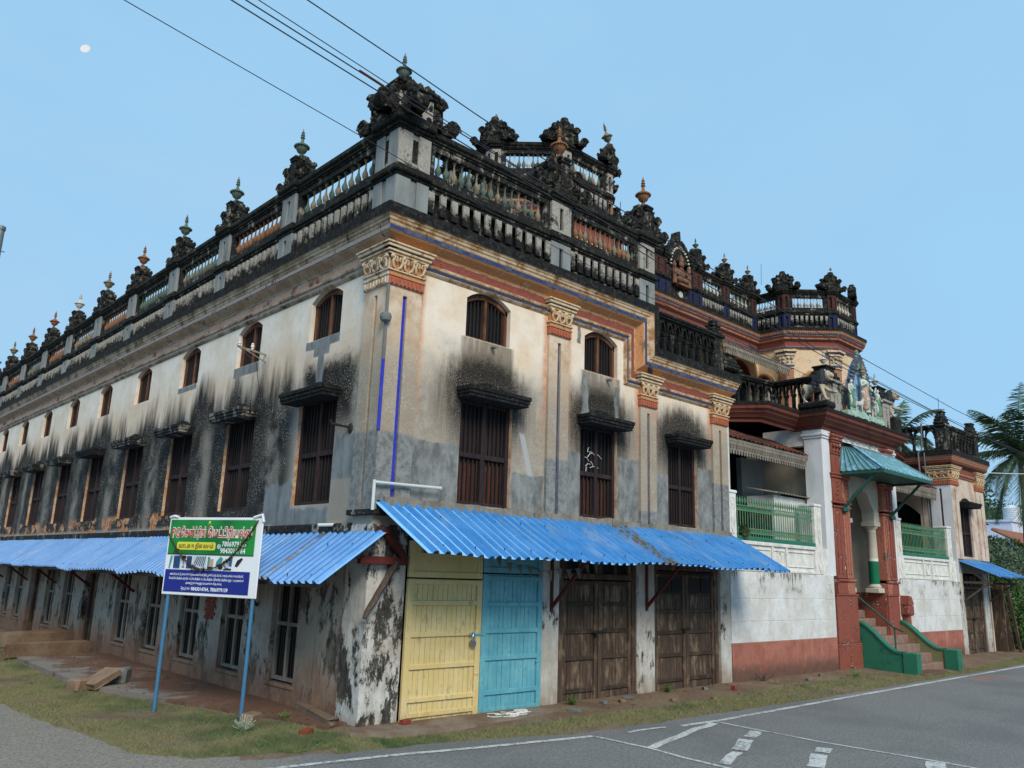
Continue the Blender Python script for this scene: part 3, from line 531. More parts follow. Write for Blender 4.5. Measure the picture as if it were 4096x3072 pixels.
# ground floor windows: pale timber casement frames with iron bars, deep set
GB = MB(); GB.tube([(0, 0, 0), (0, 0, 1)], .011, 6); GB = GB.mesh('bar', 'iron_dark', True)
for c in GW[:10]:
    old = c > 8.5; mb = MB(); fm = FL; a, b, lo, hi, dp, f = c - .41, c + .41, .26, 2.05, .07, .07
    for s0, s1 in ((a, a + f), (b - f, b), (c - .03, c + .03)): mb.box(s0, s1, -dp - .07, -dp, lo, hi, .006, fm=fm)
    for z0, z1 in ((lo, lo + .06), (1.08, 1.14), (hi - .06, hi)):
        for s0, s1 in ((a + f, c - .03), (c + .03, b - f)): mb.box(s0, s1, -dp - .066, -dp - .004, z0, z1, .006, fm=fm)
    o = mb.build('window', 'wood_grey', CB)
    mb = MB(); mb.face([fm(a - .1, -dp - .1, .2), fm(b + .1, -dp - .1, .2), fm(b + .1, -dp - .1, 2.12), fm(a - .1, -dp - .1, 2.12)]); sub('shade_backing', mb.mesh('shade_backing', 'inner_shade'), o)
    mb = MB(); mb.box(c - .46, c + .46, -.3, .02, .17, .232, .015, fm=fm); sub('sill', mb.mesh('sill', 'limewash_side'), o)
    for s0, s1 in ((a + f, c - .03), (c + .03, b - f)):
        for k in range(4): sub('bar', GB, o, Matrix.Translation(fm(s0 + (s1 - s0) * (k + .5) / 4, -dp - .04, lo + .05)) @ Matrix.Diagonal((1, 1, hi - lo - .1, 1)))
for c in GD[:2]:
    mb = MB(); mb.box(c - .5, c - .4, -.3, -.12, -.1, 2.1, .01, fm=FL); mb.box(c + .4, c + .5, -.3, -.12, -.1, 2.1, .01, fm=FL); mb.box(c - .4, c - .005, -.27, -.2, -.08, 2.1, .01, fm=FL); mb.box(c + .005, c + .4, -.27, -.2, -.08, 2.1, .01, fm=FL)
    mb.build('side_door', 'wood_door', CB)
# exposed brick patch beside a ground floor window
BK = MB(); BK.box(-.09, .09, -.02, .02, -.028, .028, .006); BK = BK.mesh('brick', 'brick_red')
for k in range(7):
    for j in range(2):
        put('brick', BK, CB, Matrix.Translation(FL(4.98 + .19 * j - .06 * (k % 2), .004, 1.05 + .066 * k)) @ Matrix.Rotation(R(90), 4, 'Z'))
# --- pilasters with capitals
def capital(fm, a, b, zb, pale=False, k=1.0):
    """red fluted necking, ochre band, leaf scrolls, moulded abacus"""
    cr = 'capital_pale' if pale else 'capital_cream'; mb = MB()
    mb.box(a - .02, b + .02, 0, .085, zb, zb + .13 * k, .006, 0, fm)
    n = max(4, int((b - a) / .07))
    for j in range(n):
        s = a + (b - a) * (j + .5) / n; mb.box(s - .017, s + .017, .085, .105, zb + .012, zb + .11 * k, .008, 0, fm)
    mb.box(a - .03, b + .03, 0, .10, zb + .13 * k, zb + .17 * k, .008, 1, fm); mb.box(a - .015, b + .015, 0, .085, zb + .17 * k, zb + .21 * k, .004, 1, fm); mb.box(a - .04, b + .04, 0, .11, zb + .21 * k, zb + .235 * k, .006, 2, fm)
    mb.box(a, b, 0, .075, zb + .235 * k, zb + .46 * k, 0, 1, fm)
    for z0, z1, e in ((.46, .50, .06), (.50, .535, .09), (.535, .56, .075), (.56, .61, .115), (.61, .64, .14)):
        mb.box(a - e, b + e, 0, .06 + e, zb + z0 * k, zb + z1 * k, .006, 3 if z0 == .535 else 2, fm)
    o = mb.build('capital', ['capital_pale' if pale else 'capital_red', 'capital_pale' if pale else 'cornice_ochre', cr, 'cornice_blue'], CB)
    mb = MB(); m = 3; w = (b - a) / m                               # leaf scrolls
    for j in range(m):
        sc = a + w * (j + .5)
        for sg in (-1, 1):
            pts = [fm(sc + sg * .015, .085, zb + .25 * k), fm(sc + sg * w * .30, .10, zb + .28 * k), fm(sc + sg * w * .42, .115, zb + .36 * k), fm(sc + sg * w * .30, .13, zb + .43 * k), fm(sc + sg * w * .12, .13, zb + .42 * k), fm(sc + sg * w * .1, .125, zb + .37 * k), fm(sc + sg * w * .22, .12, zb + .355 * k)]
            mb.tube(pts, [.012, .02, .022, .02, .017, .013, .008], 6)
    for j in range(m + 1): mb.sphere(fm(a + w * j, .12, zb + .43 * k), .034, 8, 5)
    sub('leaf_scroll', mb.mesh('leaf_scroll', cr, True), o)
def pilaster(fm, a, b, z0, z1, groove='groove_dark', patch=None, mat='pilaster_cream', dd=.055):
    c = (a + b) / 2; g = .04; mb = MB()
    for s0, s1, q0, q1 in ((a, c - g, z0, z1), (c + g, b, z0, z1), (c - g, c + g, z1 - .12, z1), (c - g, c + g, z0, z0 + .02)): mb.box(s0, s1, -.01, dd, q0, q1, 0, 0, fm)
    o = mb.build('pilaster', mat, CB)
    mb = MB(); mb.box(c - g, c + g, -.01, .012, z0 + .02, z1 - .12, 0, 0, fm); sub('groove', mb.mesh('groove', groove), o)
    return o
paint('pilaster_grey', '9d978c', 'b5a894', .55, 3, dark=.35)
def pil_mat(name, zc):
    """cream shaft, cement repair below zc"""
    t = T(name, .92); n1 = t.noise(3, 6, .7); n2 = t.noise(12, 5, .7); sp = t.noise(45, 3, .75)
    c = t.mix(t.mr(n1, .35, .7), 'd8c6b0', 'b89a7a'); g = t.mr(t.add(t.Z, t.mul(t.sub(n1, .5), 1.6)), 5.9, 4.6)
    c = t.mix(t.mul(g, t.sub(.85, t.mul(t.mr(sp, .5, .66), .5))), c, '8b8478')
    c = t.mix(t.mr(t.add(t.Z, t.mul(t.sub(n1, .5), .1)), zc + .03, zc - .03), c, t.mix(t.mr(n2, .35, .7), '888a88', '646664'))
    t.out(c, t.add(n2, sp), .3, .015)
pil_mat('pilaster_corner', 3.95); pil_mat('pilaster_b', 3.95); pil_mat('pilaster_c', 3.25); pil_mat('pilaster_d', 4.02)
for fm in (FR, FL):
    pilaster(fm, -.048 if fm is FR else -.050, .57, 2.95 if fm is FR else 2.82, 6.17, 'blue_strong' if fm is FR else 'faded_blue', mat='pilaster_corner'); capital(fm, -.055, .57, 6.17, fm is FL)
pilaster(FR, 3.41, 3.93, 2.95, 6.18, 'cornice_blue', mat='pilaster_b'); capital(FR, 3.41, 3.93, 6.18)
pilaster(FR, 6.01, 6.51, 2.95, 5.30, 'cornice_blue', mat='pilaster_c'); capital(FR, 6.01, 6.51, 5.30)
pilaster(FR, 8.52, 9.10, 2.95, 5.32, 'groove_dark', mat='pilaster_d'); capital(FR, 8.52, 9.10, 5.32)
# corner bead with old blue paint, round vent at its head
mb = MB(); mb.tube([(-.052, -.052, 3.95), (-.052, -.052, 5.0)], .026, 8); mb.build('corner_bead', 'blue_strong', CB, True)
mb = MB(); mb.tube([(-.052, -.052, 5.0), (-.052, -.052, 6.17)], .026, 8); mb.build('corner_bead', 'cement_dark', CB, True)
mb = MB(); mb.lathe([(.03, -.08), (.075, -.055), (.09, 0), (.075, .055), (.03, .08)], 10, (-.08, -.08, 5.63)); mb.box(-.20, -.185, -.14, -.10, 5.6, 5.64); mb.build('corner_boss', 'cement_dark', CB, True)
# --- cornice (profile: outward d, drop h below the slab top)
ZT, ZL = 7.38, 6.50
PROF = [(.0, .0, 0), (.28, .0, 0), (.28, .17, 1), (.262, .175, 1), (.258, .20, 1), (.24, .22, 1), (.235, .255, 1), (.215, .275, 1), (.21, .31, 1), (.20, .325, 2), (.195, .39, 1), (.18, .40, 3), (.165, .42, 3), (.05, .50, 3), (.045, .53, 1), (.035, .55, 4), (.03, .68, 1), (.06, .69, 1), (.085, .71, 1), (.08, .745, 1), (.055, .76, 2), (.05, .80, 1), (.045, .815, 1), (.025, .84, 1), (.0, .86, 1)]
def pathL(d, h): return [(-d, LEN, ZT - h), (-d, -d, ZT - h)]
def pathR(d, h): return [(-d, -d, ZT - h), (6.34 - h * .93, -d, ZT - h), (6.34 - h * .93, -d, ZL - h), (9.1 + d, -d, ZL - h), (9.1 + d, 1.7, ZL - h)]
mb = MB(); sweep(mb, PROF, None, pathL); mb.build('side_cornice', ['slab_black', 'faded_cream', 'faded_blue', 'faded_ochre', 'faded_red'], CB)
mb = MB(); sweep(mb, PROF, None, pathR); mb.build('front_cornice', ['slab_black', 'cornice_cream', 'cornice_blue', 'cornice_ochre', 'cornice_red'], CB)
mb = MB(); mb.box(.02, 6.3, .02, LEN, ZT - .1, ZT - .002); mb.box(6.3, 9.0, .02, 6, ZL - .1, ZL - .002); mb.box(6.2, 6.34, .02, 8, ZL - .2, ZT - .1); mb.build('roof_slab', 'slab_black', CB)
# painted flower motifs on the red frieze by the corner
for k, s in enumerate((.30, .62, .95)):
    mb = MB()
    for j in range(5):
        a = j * 2 * math.pi / 5 + .3; mb.sphere(FR(s + .03 * math.cos(a), .034, 6.765 + .03 * math.sin(a)), .016, 6, 4)
    mb.build('frieze_flower', 'capital_red', CB, True)
# --- parapet
BAL = [(.042, 0), (.045, .02), (.026, .035), (.046, .07), (.056, .11), (.05, .15), (.026, .20), (.015, .26), (.013, .33), (.022, .36), (.03, .385), (.042, .40)]
BALM = {}
for m in ('urn_green', 'urn_cream', 'urn_orange', 'urn_white'):
    mb = MB(); mb.lathe(BAL, 10); BALM[m] = mb.mesh('baluster', m, True)
t = T('post_stained', .95); tc = t.t.nodes.new('ShaderNodeTexCoord'); sx_ = t.t.nodes.new('ShaderNodeSeparateXYZ'); t.t.links.new(tc.outputs['Generated'], sx_.inputs[0]); n1 = t.noise(5, 6, .75); n2 = t.noise(22, 4, .7)
m_ = t.mr(t.add(sx_.outputs[2], t.mul(t.sub(t.add(n1, t.mul(t.sub(n2, .5), .5)), .5), 2.6)), .78, .26); t.out(t.mix(m_, t.mix(t.mr(n2, .35, .7), 'a7a49b', '7c786f'), '1d1d1c'), n2, .3, .01)
POST = MB(); POST.box(-.07, .07, -.05, 0, 0, .37, .008); POST = [POST.mesh('slot_post', 'post_stained'), POST.mesh('slot_post', 'post_stained')]
parapet('slot_dark', '7a5c46', .40)
def parapet_run(fm, a, b, z, root, body='parapet_mixed', nb=13, ns=10, cols=('urn_cream',), pos=None, cop='coping_moss', back='slot_dark', h=1.0):
    """dado with open slots, moulded string, baluster opening and coping between two pilasters"""
    w = b - a; mb = MB()
    mb.box(a, b, -.16, 0, z, z + .18, 0, 0, fm); mb.box(a, b, -.16, 0, z + .54, z + .62, .01, 0, fm)
    mb.box(a, b, -.18, .03, z + .62, z + .66, .008, 0, fm); mb.box(a, b, -.18, .06, z + .66, z + .73, .015, 1, fm); mb.box(a, b, -.18, .035, z + .73, z + .78, .008, 1, fm)
    mb.box(a, b, -.16, .0, z + .78, z + .89, .012, 0, fm); mb.box(a, b, -.16, 0, z + 1.29, z + 1.40, .01, 0, fm)
    for s0, s1 in ((a, a + .13), (b - .13, b)): mb.box(s0, s1, -.15, -.005, z + .89, z + 1.29, 0, 0, fm)
    mb.box(a, b, -.18, .025, z + 1.40, z + 1.43, .006, 0, fm); mb.box(a, b, -.20, .055, z + 1.43, z + 1.48, .01, 1, fm); mb.box(a, b, -.22, .09, z + 1.48, z + 1.60, .025, 1, fm)
    mb.build('parapet', [body, cop], root)
    mb = MB(); mb.box(a, b, -.16, -.13, z + .18, z + .54, 0, 0, fm); mb.build('slot_back', back, root)
    rot = Matrix.Identity(4) if fm is FR else Matrix.Rotation(R(-90), 4, 'Z')
    g = pos or (lambda s, d, zz: Matrix.Translation(fm(s, d, zz)) @ rot)
    for k in range(ns + 1):
        s = a + .07 + (w - .14) * k / ns
        put('slot_post', POST[1 if fm is FL and k % 3 else 0], root, g(s, 0 if fm is FR else 0, z + .175) @ Matrix.Diagonal(((w / ns * .50) / .14, 1, 1, 1)))
    for k in range(nb):
        s = a + .17 + (w - .34) * (k + .5) / nb
        put('baluster', BALM[cols[k % len(cols)]], root, g(s, -.075, z + .89))
def parapet_pilaster(fm, a, b, z, root, mat='cement_grey', mat2=None, cop='coping_moss'):
    c = (a + b) / 2; g = .045; mb = MB()
    for q0, q1, mi in ((z, z + .60, 0), (z + .80, z + 1.40, 1)):
        for s0, s1 in ((a, c - g), (c + g, b)): mb.box(s0, s1, -.2, .05, q0, q1, .006, mi, fm)
        mb.box(c - g, c + g, -.2, .0, q0, q1, 0, 3, fm); mb.box(c - g, c + g, 0, .05, q0, q0 + .06, 0, mi, fm); mb.box(c - g, c + g, 0, .05, q1 - .1, q1, 0, mi, fm)
    mb.box(a - .02, b + .02, -.22, .07, z + .60, z + .65, .008, 2, fm); mb.box(a - .05, b + .05, -.24, .11, z + .65, z + .74, .02, 2, fm); mb.box(a - .02, b + .02, -.22, .075, z + .74, z + .80, .01, 2, fm)
    mb.box(a - .02, b + .02, -.22, .075, z + 1.40, z + 1.44, .008, 2, fm); mb.box(a - .05, b + .05, -.24, .11, z + 1.44, z + 1.49, .01, 2, fm); mb.box(a - .08, b + .08, -.27, .15, z + 1.49, z + 1.62, .03, 2, fm)
    return mb.build('parapet_pilaster', [mat, mat2 or mat, cop, 'parapet_black'], root)
paint('groove_blue', '3a3f5c', '2c2f3a', .6, dark=.5)
FIN = [(.10, 0), (.085, .03), (.05, .06), (.06, .10), (.03, .13), (.045, .16), (.095, .20), (.125, .26), (.135, .31), (.165, .325), (.165, .35), (.10, .39), (.06, .42), (.035, .46), (.03, .52), (.055, .55), (.03, .58), (.05, .61), (.025, .64), (.04, .67), (.012, .73), (.004, .78)]
FINM = {}
for m in ('urn_green', 'urn_cream', 'urn_orange', 'urn_white'):
    mb = MB(); mb.lathe(FIN, 14)
    for k in range(18): mb.sphere((.16 * math.cos(k * math.pi / 9), .16 * math.sin(k * math.pi / 9), .325), .022, 5, 4)
    FINM[m] = mb.mesh('finial', m, True)
# carved crest: height field over a scrolled outline
def crest_mesh(W=.62, H=.66, TH=.15, seed=0, nx=44, nz=32):
    rnd = random.Random(seed); mb = MB()
    def top(u):                                                   # u in -1..1: two shell lobes, a dip, and rolled feet
        a = abs(u); q = (a - .30) / .36; lobe = .98 * math.sqrt(max(0, 1 - q * q)) if abs(q) < 1 else 0
        if a < .30: lobe = .98
        foot = .20 + .14 * math.exp(-((a - .85) / .09) ** 2)
        return max(lobe, foot)
    P = {}
    for side in (1, -1):
        for i in range(nx + 1):
            u = -1 + 2 * i / nx; h = top(u) * H * (1 + .04 * math.sin(u * 34 + seed))
            for j in range(nz + 1):
                v = j / nz; x, z = u * W, v * h; lx = abs(x) - W * .22; ang = math.atan2(z - H * .12, lx); rr = math.hypot(lx, z - H * .12)
                fan = .03 * math.cos(ang * 13) * min(1, rr / (.3 * H)); sp = .022 * math.cos(rr * 34)
                d = TH * (.55 + .45 * (1 - v) ** .5) + fan + sp + .018 * mnoise.noise((x * 9 + seed, z * 9, side * 3))
                if v > .93: d *= .6
                P[(side, i, j)] = (x, -side * d, z)
        for i in range(nx):
            for j in range(nz): mb.face([P[(side, i, j)], P[(side, i + 1, j)], P[(side, i + 1, j + 1)], P[(side, i, j + 1)]])
    for i in range(nx): mb.face([P[(1, i, nz)], P[(1, i + 1, nz)], P[(-1, i + 1, nz)], P[(-1, i, nz)]])
    for sg in (-1, 1):                                             # volutes at the feet and shoulders
        for cx, cz, r in ((sg * W * .90, H * .2, H * .18), (sg * W * .52, H * .62, H * .16)):
            pts = []
            for k in range(15): a = k * .62; q = r * (1 - k / 17); pts.append((cx + sg * q * math.cos(a), 0, cz + q * math.sin(a)))
            for yy in (-TH * .95, TH * .95): mb.tube([(p[0], yy, p[2]) for p in pts], [.026 * H / .6] * 15, 6)
            mb.tube([(cx, -TH * .95, cz), (cx, TH * .95, cz)], r * .9, 14)
    return mb
def fix_crest(**kw):
    mb = crest_mesh(**kw); return mb.mesh('crest', 'ornament_black', True)
CREST = [fix_crest(seed=k) for k in range(3)]
def frame(ox, oy, ang):
    """facade frame with origin (ox, oy), s along angle ang, outward to its right"""
    ca, sa = math.cos(ang), math.sin(ang)
    fm = lambda s, d, z: (ox + s * ca + d * sa, oy + s * sa - d * ca, z)
    pos = lambda s, d, z: Matrix.Translation(fm(s, d, z)) @ Matrix.Rotation(ang, 4, 'Z')
    return fm, pos
def finial(root, mat, x, y, z, s=1.0, tilt=0): return put('finial', FINM[mat], root, Matrix.Translation((x, y, z)) @ Matrix.Rotation(tilt, 4, 'Y') @ Matrix.Scale(s, 4))
PEDM = MB(); PEDM.box(-.12, .12, -.17, .17, 0, .10, .02); PEDM.box(-.085, .085, -.16, .16, .10, .54, .015); PEDM.box(-.11, .11, -.18, .18, .54, .59, .015); PEDM.box(-.13, .13, -.19, .19, .59, .66, .02); PEDM = PEDM.mesh('pedestal', 'parapet_mixed')
def crest(root, x, y, z, rz, s=1.0, k=0, fin=None, ped=True, fs=1.0):
    put('crest', CREST[k % 3], root, TR(x, y, z, rz, (s, s, s)))
    if ped: put('pedestal', PEDM, root, TR(x, y, z, rz, s))
    if fin: finial(root, fin, x, y, z + .66 * s - .02, fs * .86)
# --- corner block parapet
Z0 = ZT
pcs = [3.5 + PITCH * k for k in range(11)]
edges = [.58] + sum([[c - .25, c + .25] for c in pcs], []) + [LEN]
colsL = [('urn_green', 'urn_cream'), ('urn_orange',), ('urn_cream', 'urn_green'), ('urn_green',), ('urn_orange',), ('urn_cream',), ('urn_orange',)]
for k in range(len(pcs)):
    a, b = edges[2 * k], edges[2 * k + 1]; parapet_run(FL, a, b, Z0, CB, nb=11 if k < 8 else 9, ns=12, cols=colsL[k % 7])
    parapet_pilaster(FL, pcs[k] - .25, pcs[k] + .25, Z0, CB)
    crest(CB, .10, pcs[k], Z0 + 1.62, R(90), .92, k, ('urn_green', 'urn_green', 'urn_green', 'urn_orange', 'urn_cream', 'urn_white', 'urn_orange', 'urn_orange', 'urn_cream')[k % 9])
for a, b, c in ((.58, 3.41, ('urn_green', 'urn_green', 'urn_cream')), (3.93, 6.01, ('urn_orange', 'urn_orange', 'urn_cream'))): parapet_run(FR, a, b, Z0, CB, nb=15 if a < 1 else 12, ns=11 if a < 1 else 9, cols=c)
parapet_pilaster(FR, 3.41, 3.93, Z0, CB, 'cement_grey', 'parapet_pale'); parapet_pilaster(FR, 6.01, 6.51, Z0, CB, 'cement_grey', 'parapet_pale')
# corner pier of the parapet
mb = MB()
for q0, q1, mi in ((Z0, Z0 + .6, 0), (Z0 + .8, Z0 + 1.4, 1)):
    mb.box(-.03, .58, -.03, .58, q0, q1, .01, mi)
    for s0, s1 in ((-.045, .22), (.34, .58)):
        for j, fm in enumerate((FR, FL)): mb.box(s0, s1, .03, .055, q0, q1, .004, (0 if mi == 0 else (1 if fm is FR else 0)), fm)
for e, z0, z1 in ((.08, .6, .65), (.13, .65, .74), (.09, .74, .8), (.08, 1.4, 1.44), (.12, 1.44, 1.5), (.18, 1.5, 1.64)): mb.box(-e, .6, -e, .6, Z0 + z0, Z0 + z1, .02, 2)
mb.box(-.1, .5, -.1, .5, Z0 + 1.64, Z0 + 1.85, .03, 2)
mb.build('corner_parapet_pier', ['cement_grey', 'parapet_pale', 'coping_moss'], CB)
for s0, fm in ((.28, FR), (.28, FL)):
    mb = MB(); mb.box(s0 - .055, s0 + .055, .028, .034, Z0 + .9, Z0 + 1.3, 0, 0, fm); mb.build('pier_slot', 'parapet_black', CB)
zc = Z0 + 1.66
put('crest', CREST[0], CB, TR(.28, .02, zc - .06, 0, (1.2, 1.05, 1.14))); put('crest', CREST[1], CB, TR(.02, .28, zc - .06, R(90), (1.2, 1.05, 1.14)))
for x, y in ((-.03, -.03), (.42, -.02)):
    mb = MB(); mb.box(x - .11, x + .11, y - .11, y + .11, zc, zc + .40, .012, 0); mb.box(x - .16, x + .16, y - .16, y + .16, zc + .40, zc + .44, .01, 1); mb.box(x - .19, x + .19, y - .19, y + .19, zc + .44, zc + .52, .02, 1); mb.build('crest_pedestal', ['parapet_pale', 'parapet_mixed'], CB)
finial(CB, 'urn_green', -.03, -.03, zc + .50, .74)
crest(CB, 3.67, .06, Z0 + 1.6, 0, 1.12, 1, 'urn_orange', fs=1.12); crest(CB, 6.27, .06, Z0 + 1.6, 0, 1.0, 2, 'urn_orange', fs=1.12)
# --- gothic balustrade of the low bay, re-used on the terrace, porch and end pavilion
GC = MB(); GC.box(-.055, .055, -.055, .055, 0, .06, .008); GC.box(-.042, .042, -.042, .042, .06, .36, .008); GC.box(-.055, .055, -.055, .055, .36, .40, .006); GC.box(-.065, .065, -.06, .06, .40, .44, .008); GC = GC.mesh('colonnette', 'parapet_black')
GCW = GC.copy(); GCW.materials.clear(); GCW.materials.append(M['parapet_pale']); GCM = GC.copy(); GCM.materials.clear(); GCM.materials.append(M['parapet_mixed'])
def gothic(fm, pos, a, b, z, root, n, col=None, mat='parapet_black', h=.86):
    """row of colonnettes carrying pointed arches under a coping"""
    w = (b - a) / n; mb = MB(); k = h / .86
    mb.box(a, b, -.16, .03, z, z + .08, .015, 0, fm); zs = z + .52 * k; zt = z + .72 * k
    for i in range(n):                                               # pointed arch heads
        s0 = a + w * i; c = s0 + w / 2; q = 6; lft = [(s0 + .04 + (w / 2 - .04) * (1 - math.cos(j / q * math.pi / 2)) ** .85, zs + (zt - zs) * math.sin(j / q * math.pi / 2)) for j in range(q + 1)]
        rgt = [(2 * c - x, y) for x, y in lft][::-1]; cv = lft + rgt[1:]
        poly_t = zt + .045
        for (x0, y0), (x1, y1) in zip(cv, cv[1:]):
            for d in (.015, -.09): mb.face([fm(x0, d, y0), fm(x1, d, y1), fm(x1, d, poly_t), fm(x0, d, poly_t)])
            mb.face([fm(x0, .015, y0), fm(x1, .015, y1), fm(x1, -.09, y1), fm(x0, -.09, y0)])
        mb.tube([fm(x, .03, y + .012) for x, y in cv], .018, 5)
    mb.box(a, b, -.12, .03, poly_t, z + .80 * k, .01, 0, fm); mb.box(a, b, -.15, .07, z + .80 * k, z + .84 * k, .01, 0, fm); mb.box(a, b, -.17, .10, z + .84 * k, z + .92 * k, .02, 0, fm)
    mb.build('gothic_arcade', mat, root)
    for i in range(n + 1): put('colonnette', col or GC, root, pos(a + w * i, -.045, z + .08) @ Matrix.Diagonal((1, 1, k, 1)))
gothic(FR, lambda s, d, z: Matrix.Translation(FR(s, d, z)), 6.66, 8.74, ZL, CB, 8)
mb = MB(); mb.box(8.74, 9.08, -.03, .28, ZL, ZL + .86, .015, 0); mb.box(8.70, 9.12, -.07, .32, ZL + .86, ZL + .95, .02, 0)
for z, e in ((0, .0), (.09, -.04), (.17, -.02), (.26, -.07)): mb.box(8.74 - e, 9.08 + e, -.03 - e, .28 + e, ZL + .95 + z, ZL + 1.03 + z, .03, 0)
mb.build('balustrade_post', 'ornament_black', CB)
# --- shop doors
def plank_door(name, a, b, y, z0, z1, rails, mat, rmat, np_, bands, frame_w=.10, label=None):
    """ledged door leaf: stiles, rails and a row of separate boards behind them"""
    mb = MB()
    mb.box(a, a + frame_w, y - .035, y + .02, z0, z1, .006); mb.box(b - frame_w, b, y - .035, y + .02, z0, z1, .006)
    mb.box(a + .02, b - .02, y + .016, y + .03, z0 + .01, z1 - .01)
    o = mb.build(name, mat, CB)
    for z in rails:
        mb = MB(); mb.box(a + frame_w - .005, b - frame_w + .005, y - .03, y + .015, z - .036, z + .036, .008); sub('rail', mb.mesh('rail', rmat), o)
    w = (b - a - 2 * frame_w) / np_
    for k in range(np_):
        x = a + frame_w + w * k; jit = random.uniform(-.004, .004); mb = MB(); mb.box(x + .003, x + w - .003, y - .002 + jit, y + .018, z0 + random.uniform(0, .04), z1, .003); sub('board', mb.mesh('board', mat), o)
    return o
yd = plank_door('door_leaf', .63, 2.045, -.04, -.1, 1.88, (.02, .22, .66, 1.10, 1.54, 1.84), 'paint_yellow', 'paint_yellow', 13, None); yd['label'] = 'pale yellow ledged door leaf'
bd = plank_door('door_leaf', 2.055, 3.37, -.04, -.1, 1.98, (-.04, .22, .72, 1.12, 1.52, 1.92), 'paint_aqua', 'paint_aqua', 12, None); bd['label'] = 'aqua blue ledged door leaf'
for o, a, b, z0, m in ((yd, .63, 2.04, 1.90, 'paint_yellow'), (bd, 2.06, 3.36, 2.0, 'paint_aqua')):
    mb = MB(); mb.box(a, b, -.075, -.02, z0, z0 + .09, .008); mb.box(a, a + .1, -.07, -.02, z0 + .09, 2.42, .006); mb.box(b - .1, b, -.07, -.02, z0 + .09, 2.42, .006); mb.box(a + .1, b - .1, -.05, -.03, z0 + .09, 2.42); sub('transom', mb.mesh('transom', m), o)
mb = MB(); mb.box(1.98, 2.12, -.09, -.075, 1.06, 1.09, .003); mb.box(1.80, 2.10, -.095, -.085, 1.07, 1.1, .004); mb.tube([(1.84, -.10, 1.08), (1.84, -.115, 1.12), (1.87, -.115, 1.13), (1.90, -.10, 1.08), (1.90, -.10, 1.0)], .008, 6); sub('hasp', mb.mesh('hasp', 'paint_aqua', True), yd)
mb = MB(); mb.tube([(1.855, -.10, .99), (1.855, -.10, 1.05), (1.87, -.10, 1.075), (1.885, -.10, 1.05), (1.885, -.10, .99)], .008, 6); mb.tube([(1.87, -.125, .955), (1.87, -.075, .955)], .047, 14)
sub('padlock', mb.mesh('padlock', 'chrome', True), yd)
for x, z in ((3.30, .62), (3.30, 1.7), (2.0, .5), (2.0, 1.45)):
    mb = MB(); mb.box(x - .06, x + .02, -.085, -.07, z, z + .03, .003); sub('hinge', mb.mesh('hinge', 'paint_aqua' if x > 3 else 'paint_yellow'), bd if x > 3 else yd)
def old_door(a, b, y, z1, zr, holes):
    m = (a + b) / 2
    mb = MB(); mb.box(a, a + .11, y - .06, y + .08, -.12, 2.42, .01); mb.box(b - .11, b, y - .06, y + .08, -.12, 2.42, .01); mb.box(a + .11, b - .11, y - .05, y + .08, z1 + .02, z1 + .12, .01)
    fr = mb.build('door_frame', 'wood_door', CB)
    for s0, s1 in ((a + .11, m - .01), (m + .01, b - .11)):
        o = plank_door('door_leaf', s0, s1, y, -.1, z1, zr, 'wood_door', 'wood_door_rail', 9, None, .09)
        if holes:
            mb = MB(); c = (s0 + s1) / 2
            mb.box(s0, s1, y - .04, y, z1 - .06, z1 - .02, .006)
            for q0, q1 in ((s0 + .1, c - .04), (c + .04, s1 - .1)): mb.box(q0, q1, y - .034, y - .028, z1 - .42, z1 - .12)
            sub('vent_opening', mb.mesh('vent_opening', 'inner_shade'), o)
    mb = MB()
    for k in range(2):
        s0, s1 = ((a + .11, m - .01), (m + .01, b - .11))[k]; c = (s0 + s1) / 2
        for q0, q1 in ((s0, s0 + .1), (c - .04, c + .04), (s1 - .1, s1)): mb.box(q0, q1, y - .04, y + .03, z1 + .12, 2.42, .006)
        mb.box(s0, s1, y + .04, y + .05, z1 + .12, 2.42, 0, 1)
    sub('transom', mb.mesh('transom', ['wood_door', 'inner_shade']), fr)
    mb = MB(); mb.box(m - .16, m + .14, y - .075, y - .06, 1.03, 1.07, .005); mb.sphere((m - .1, y - .08, 1.0), .035); sub('bolt', mb.mesh('bolt', 'iron_dark'), fr)
    return fr
old_door(3.84, 5.92, .06, 1.92, (.10, .62, 1.06, 1.52, 1.88), False); old_door(6.48, 8.70, .10, 2.14, (.10, .56, .98, 1.38, 1.72, 2.1), True)
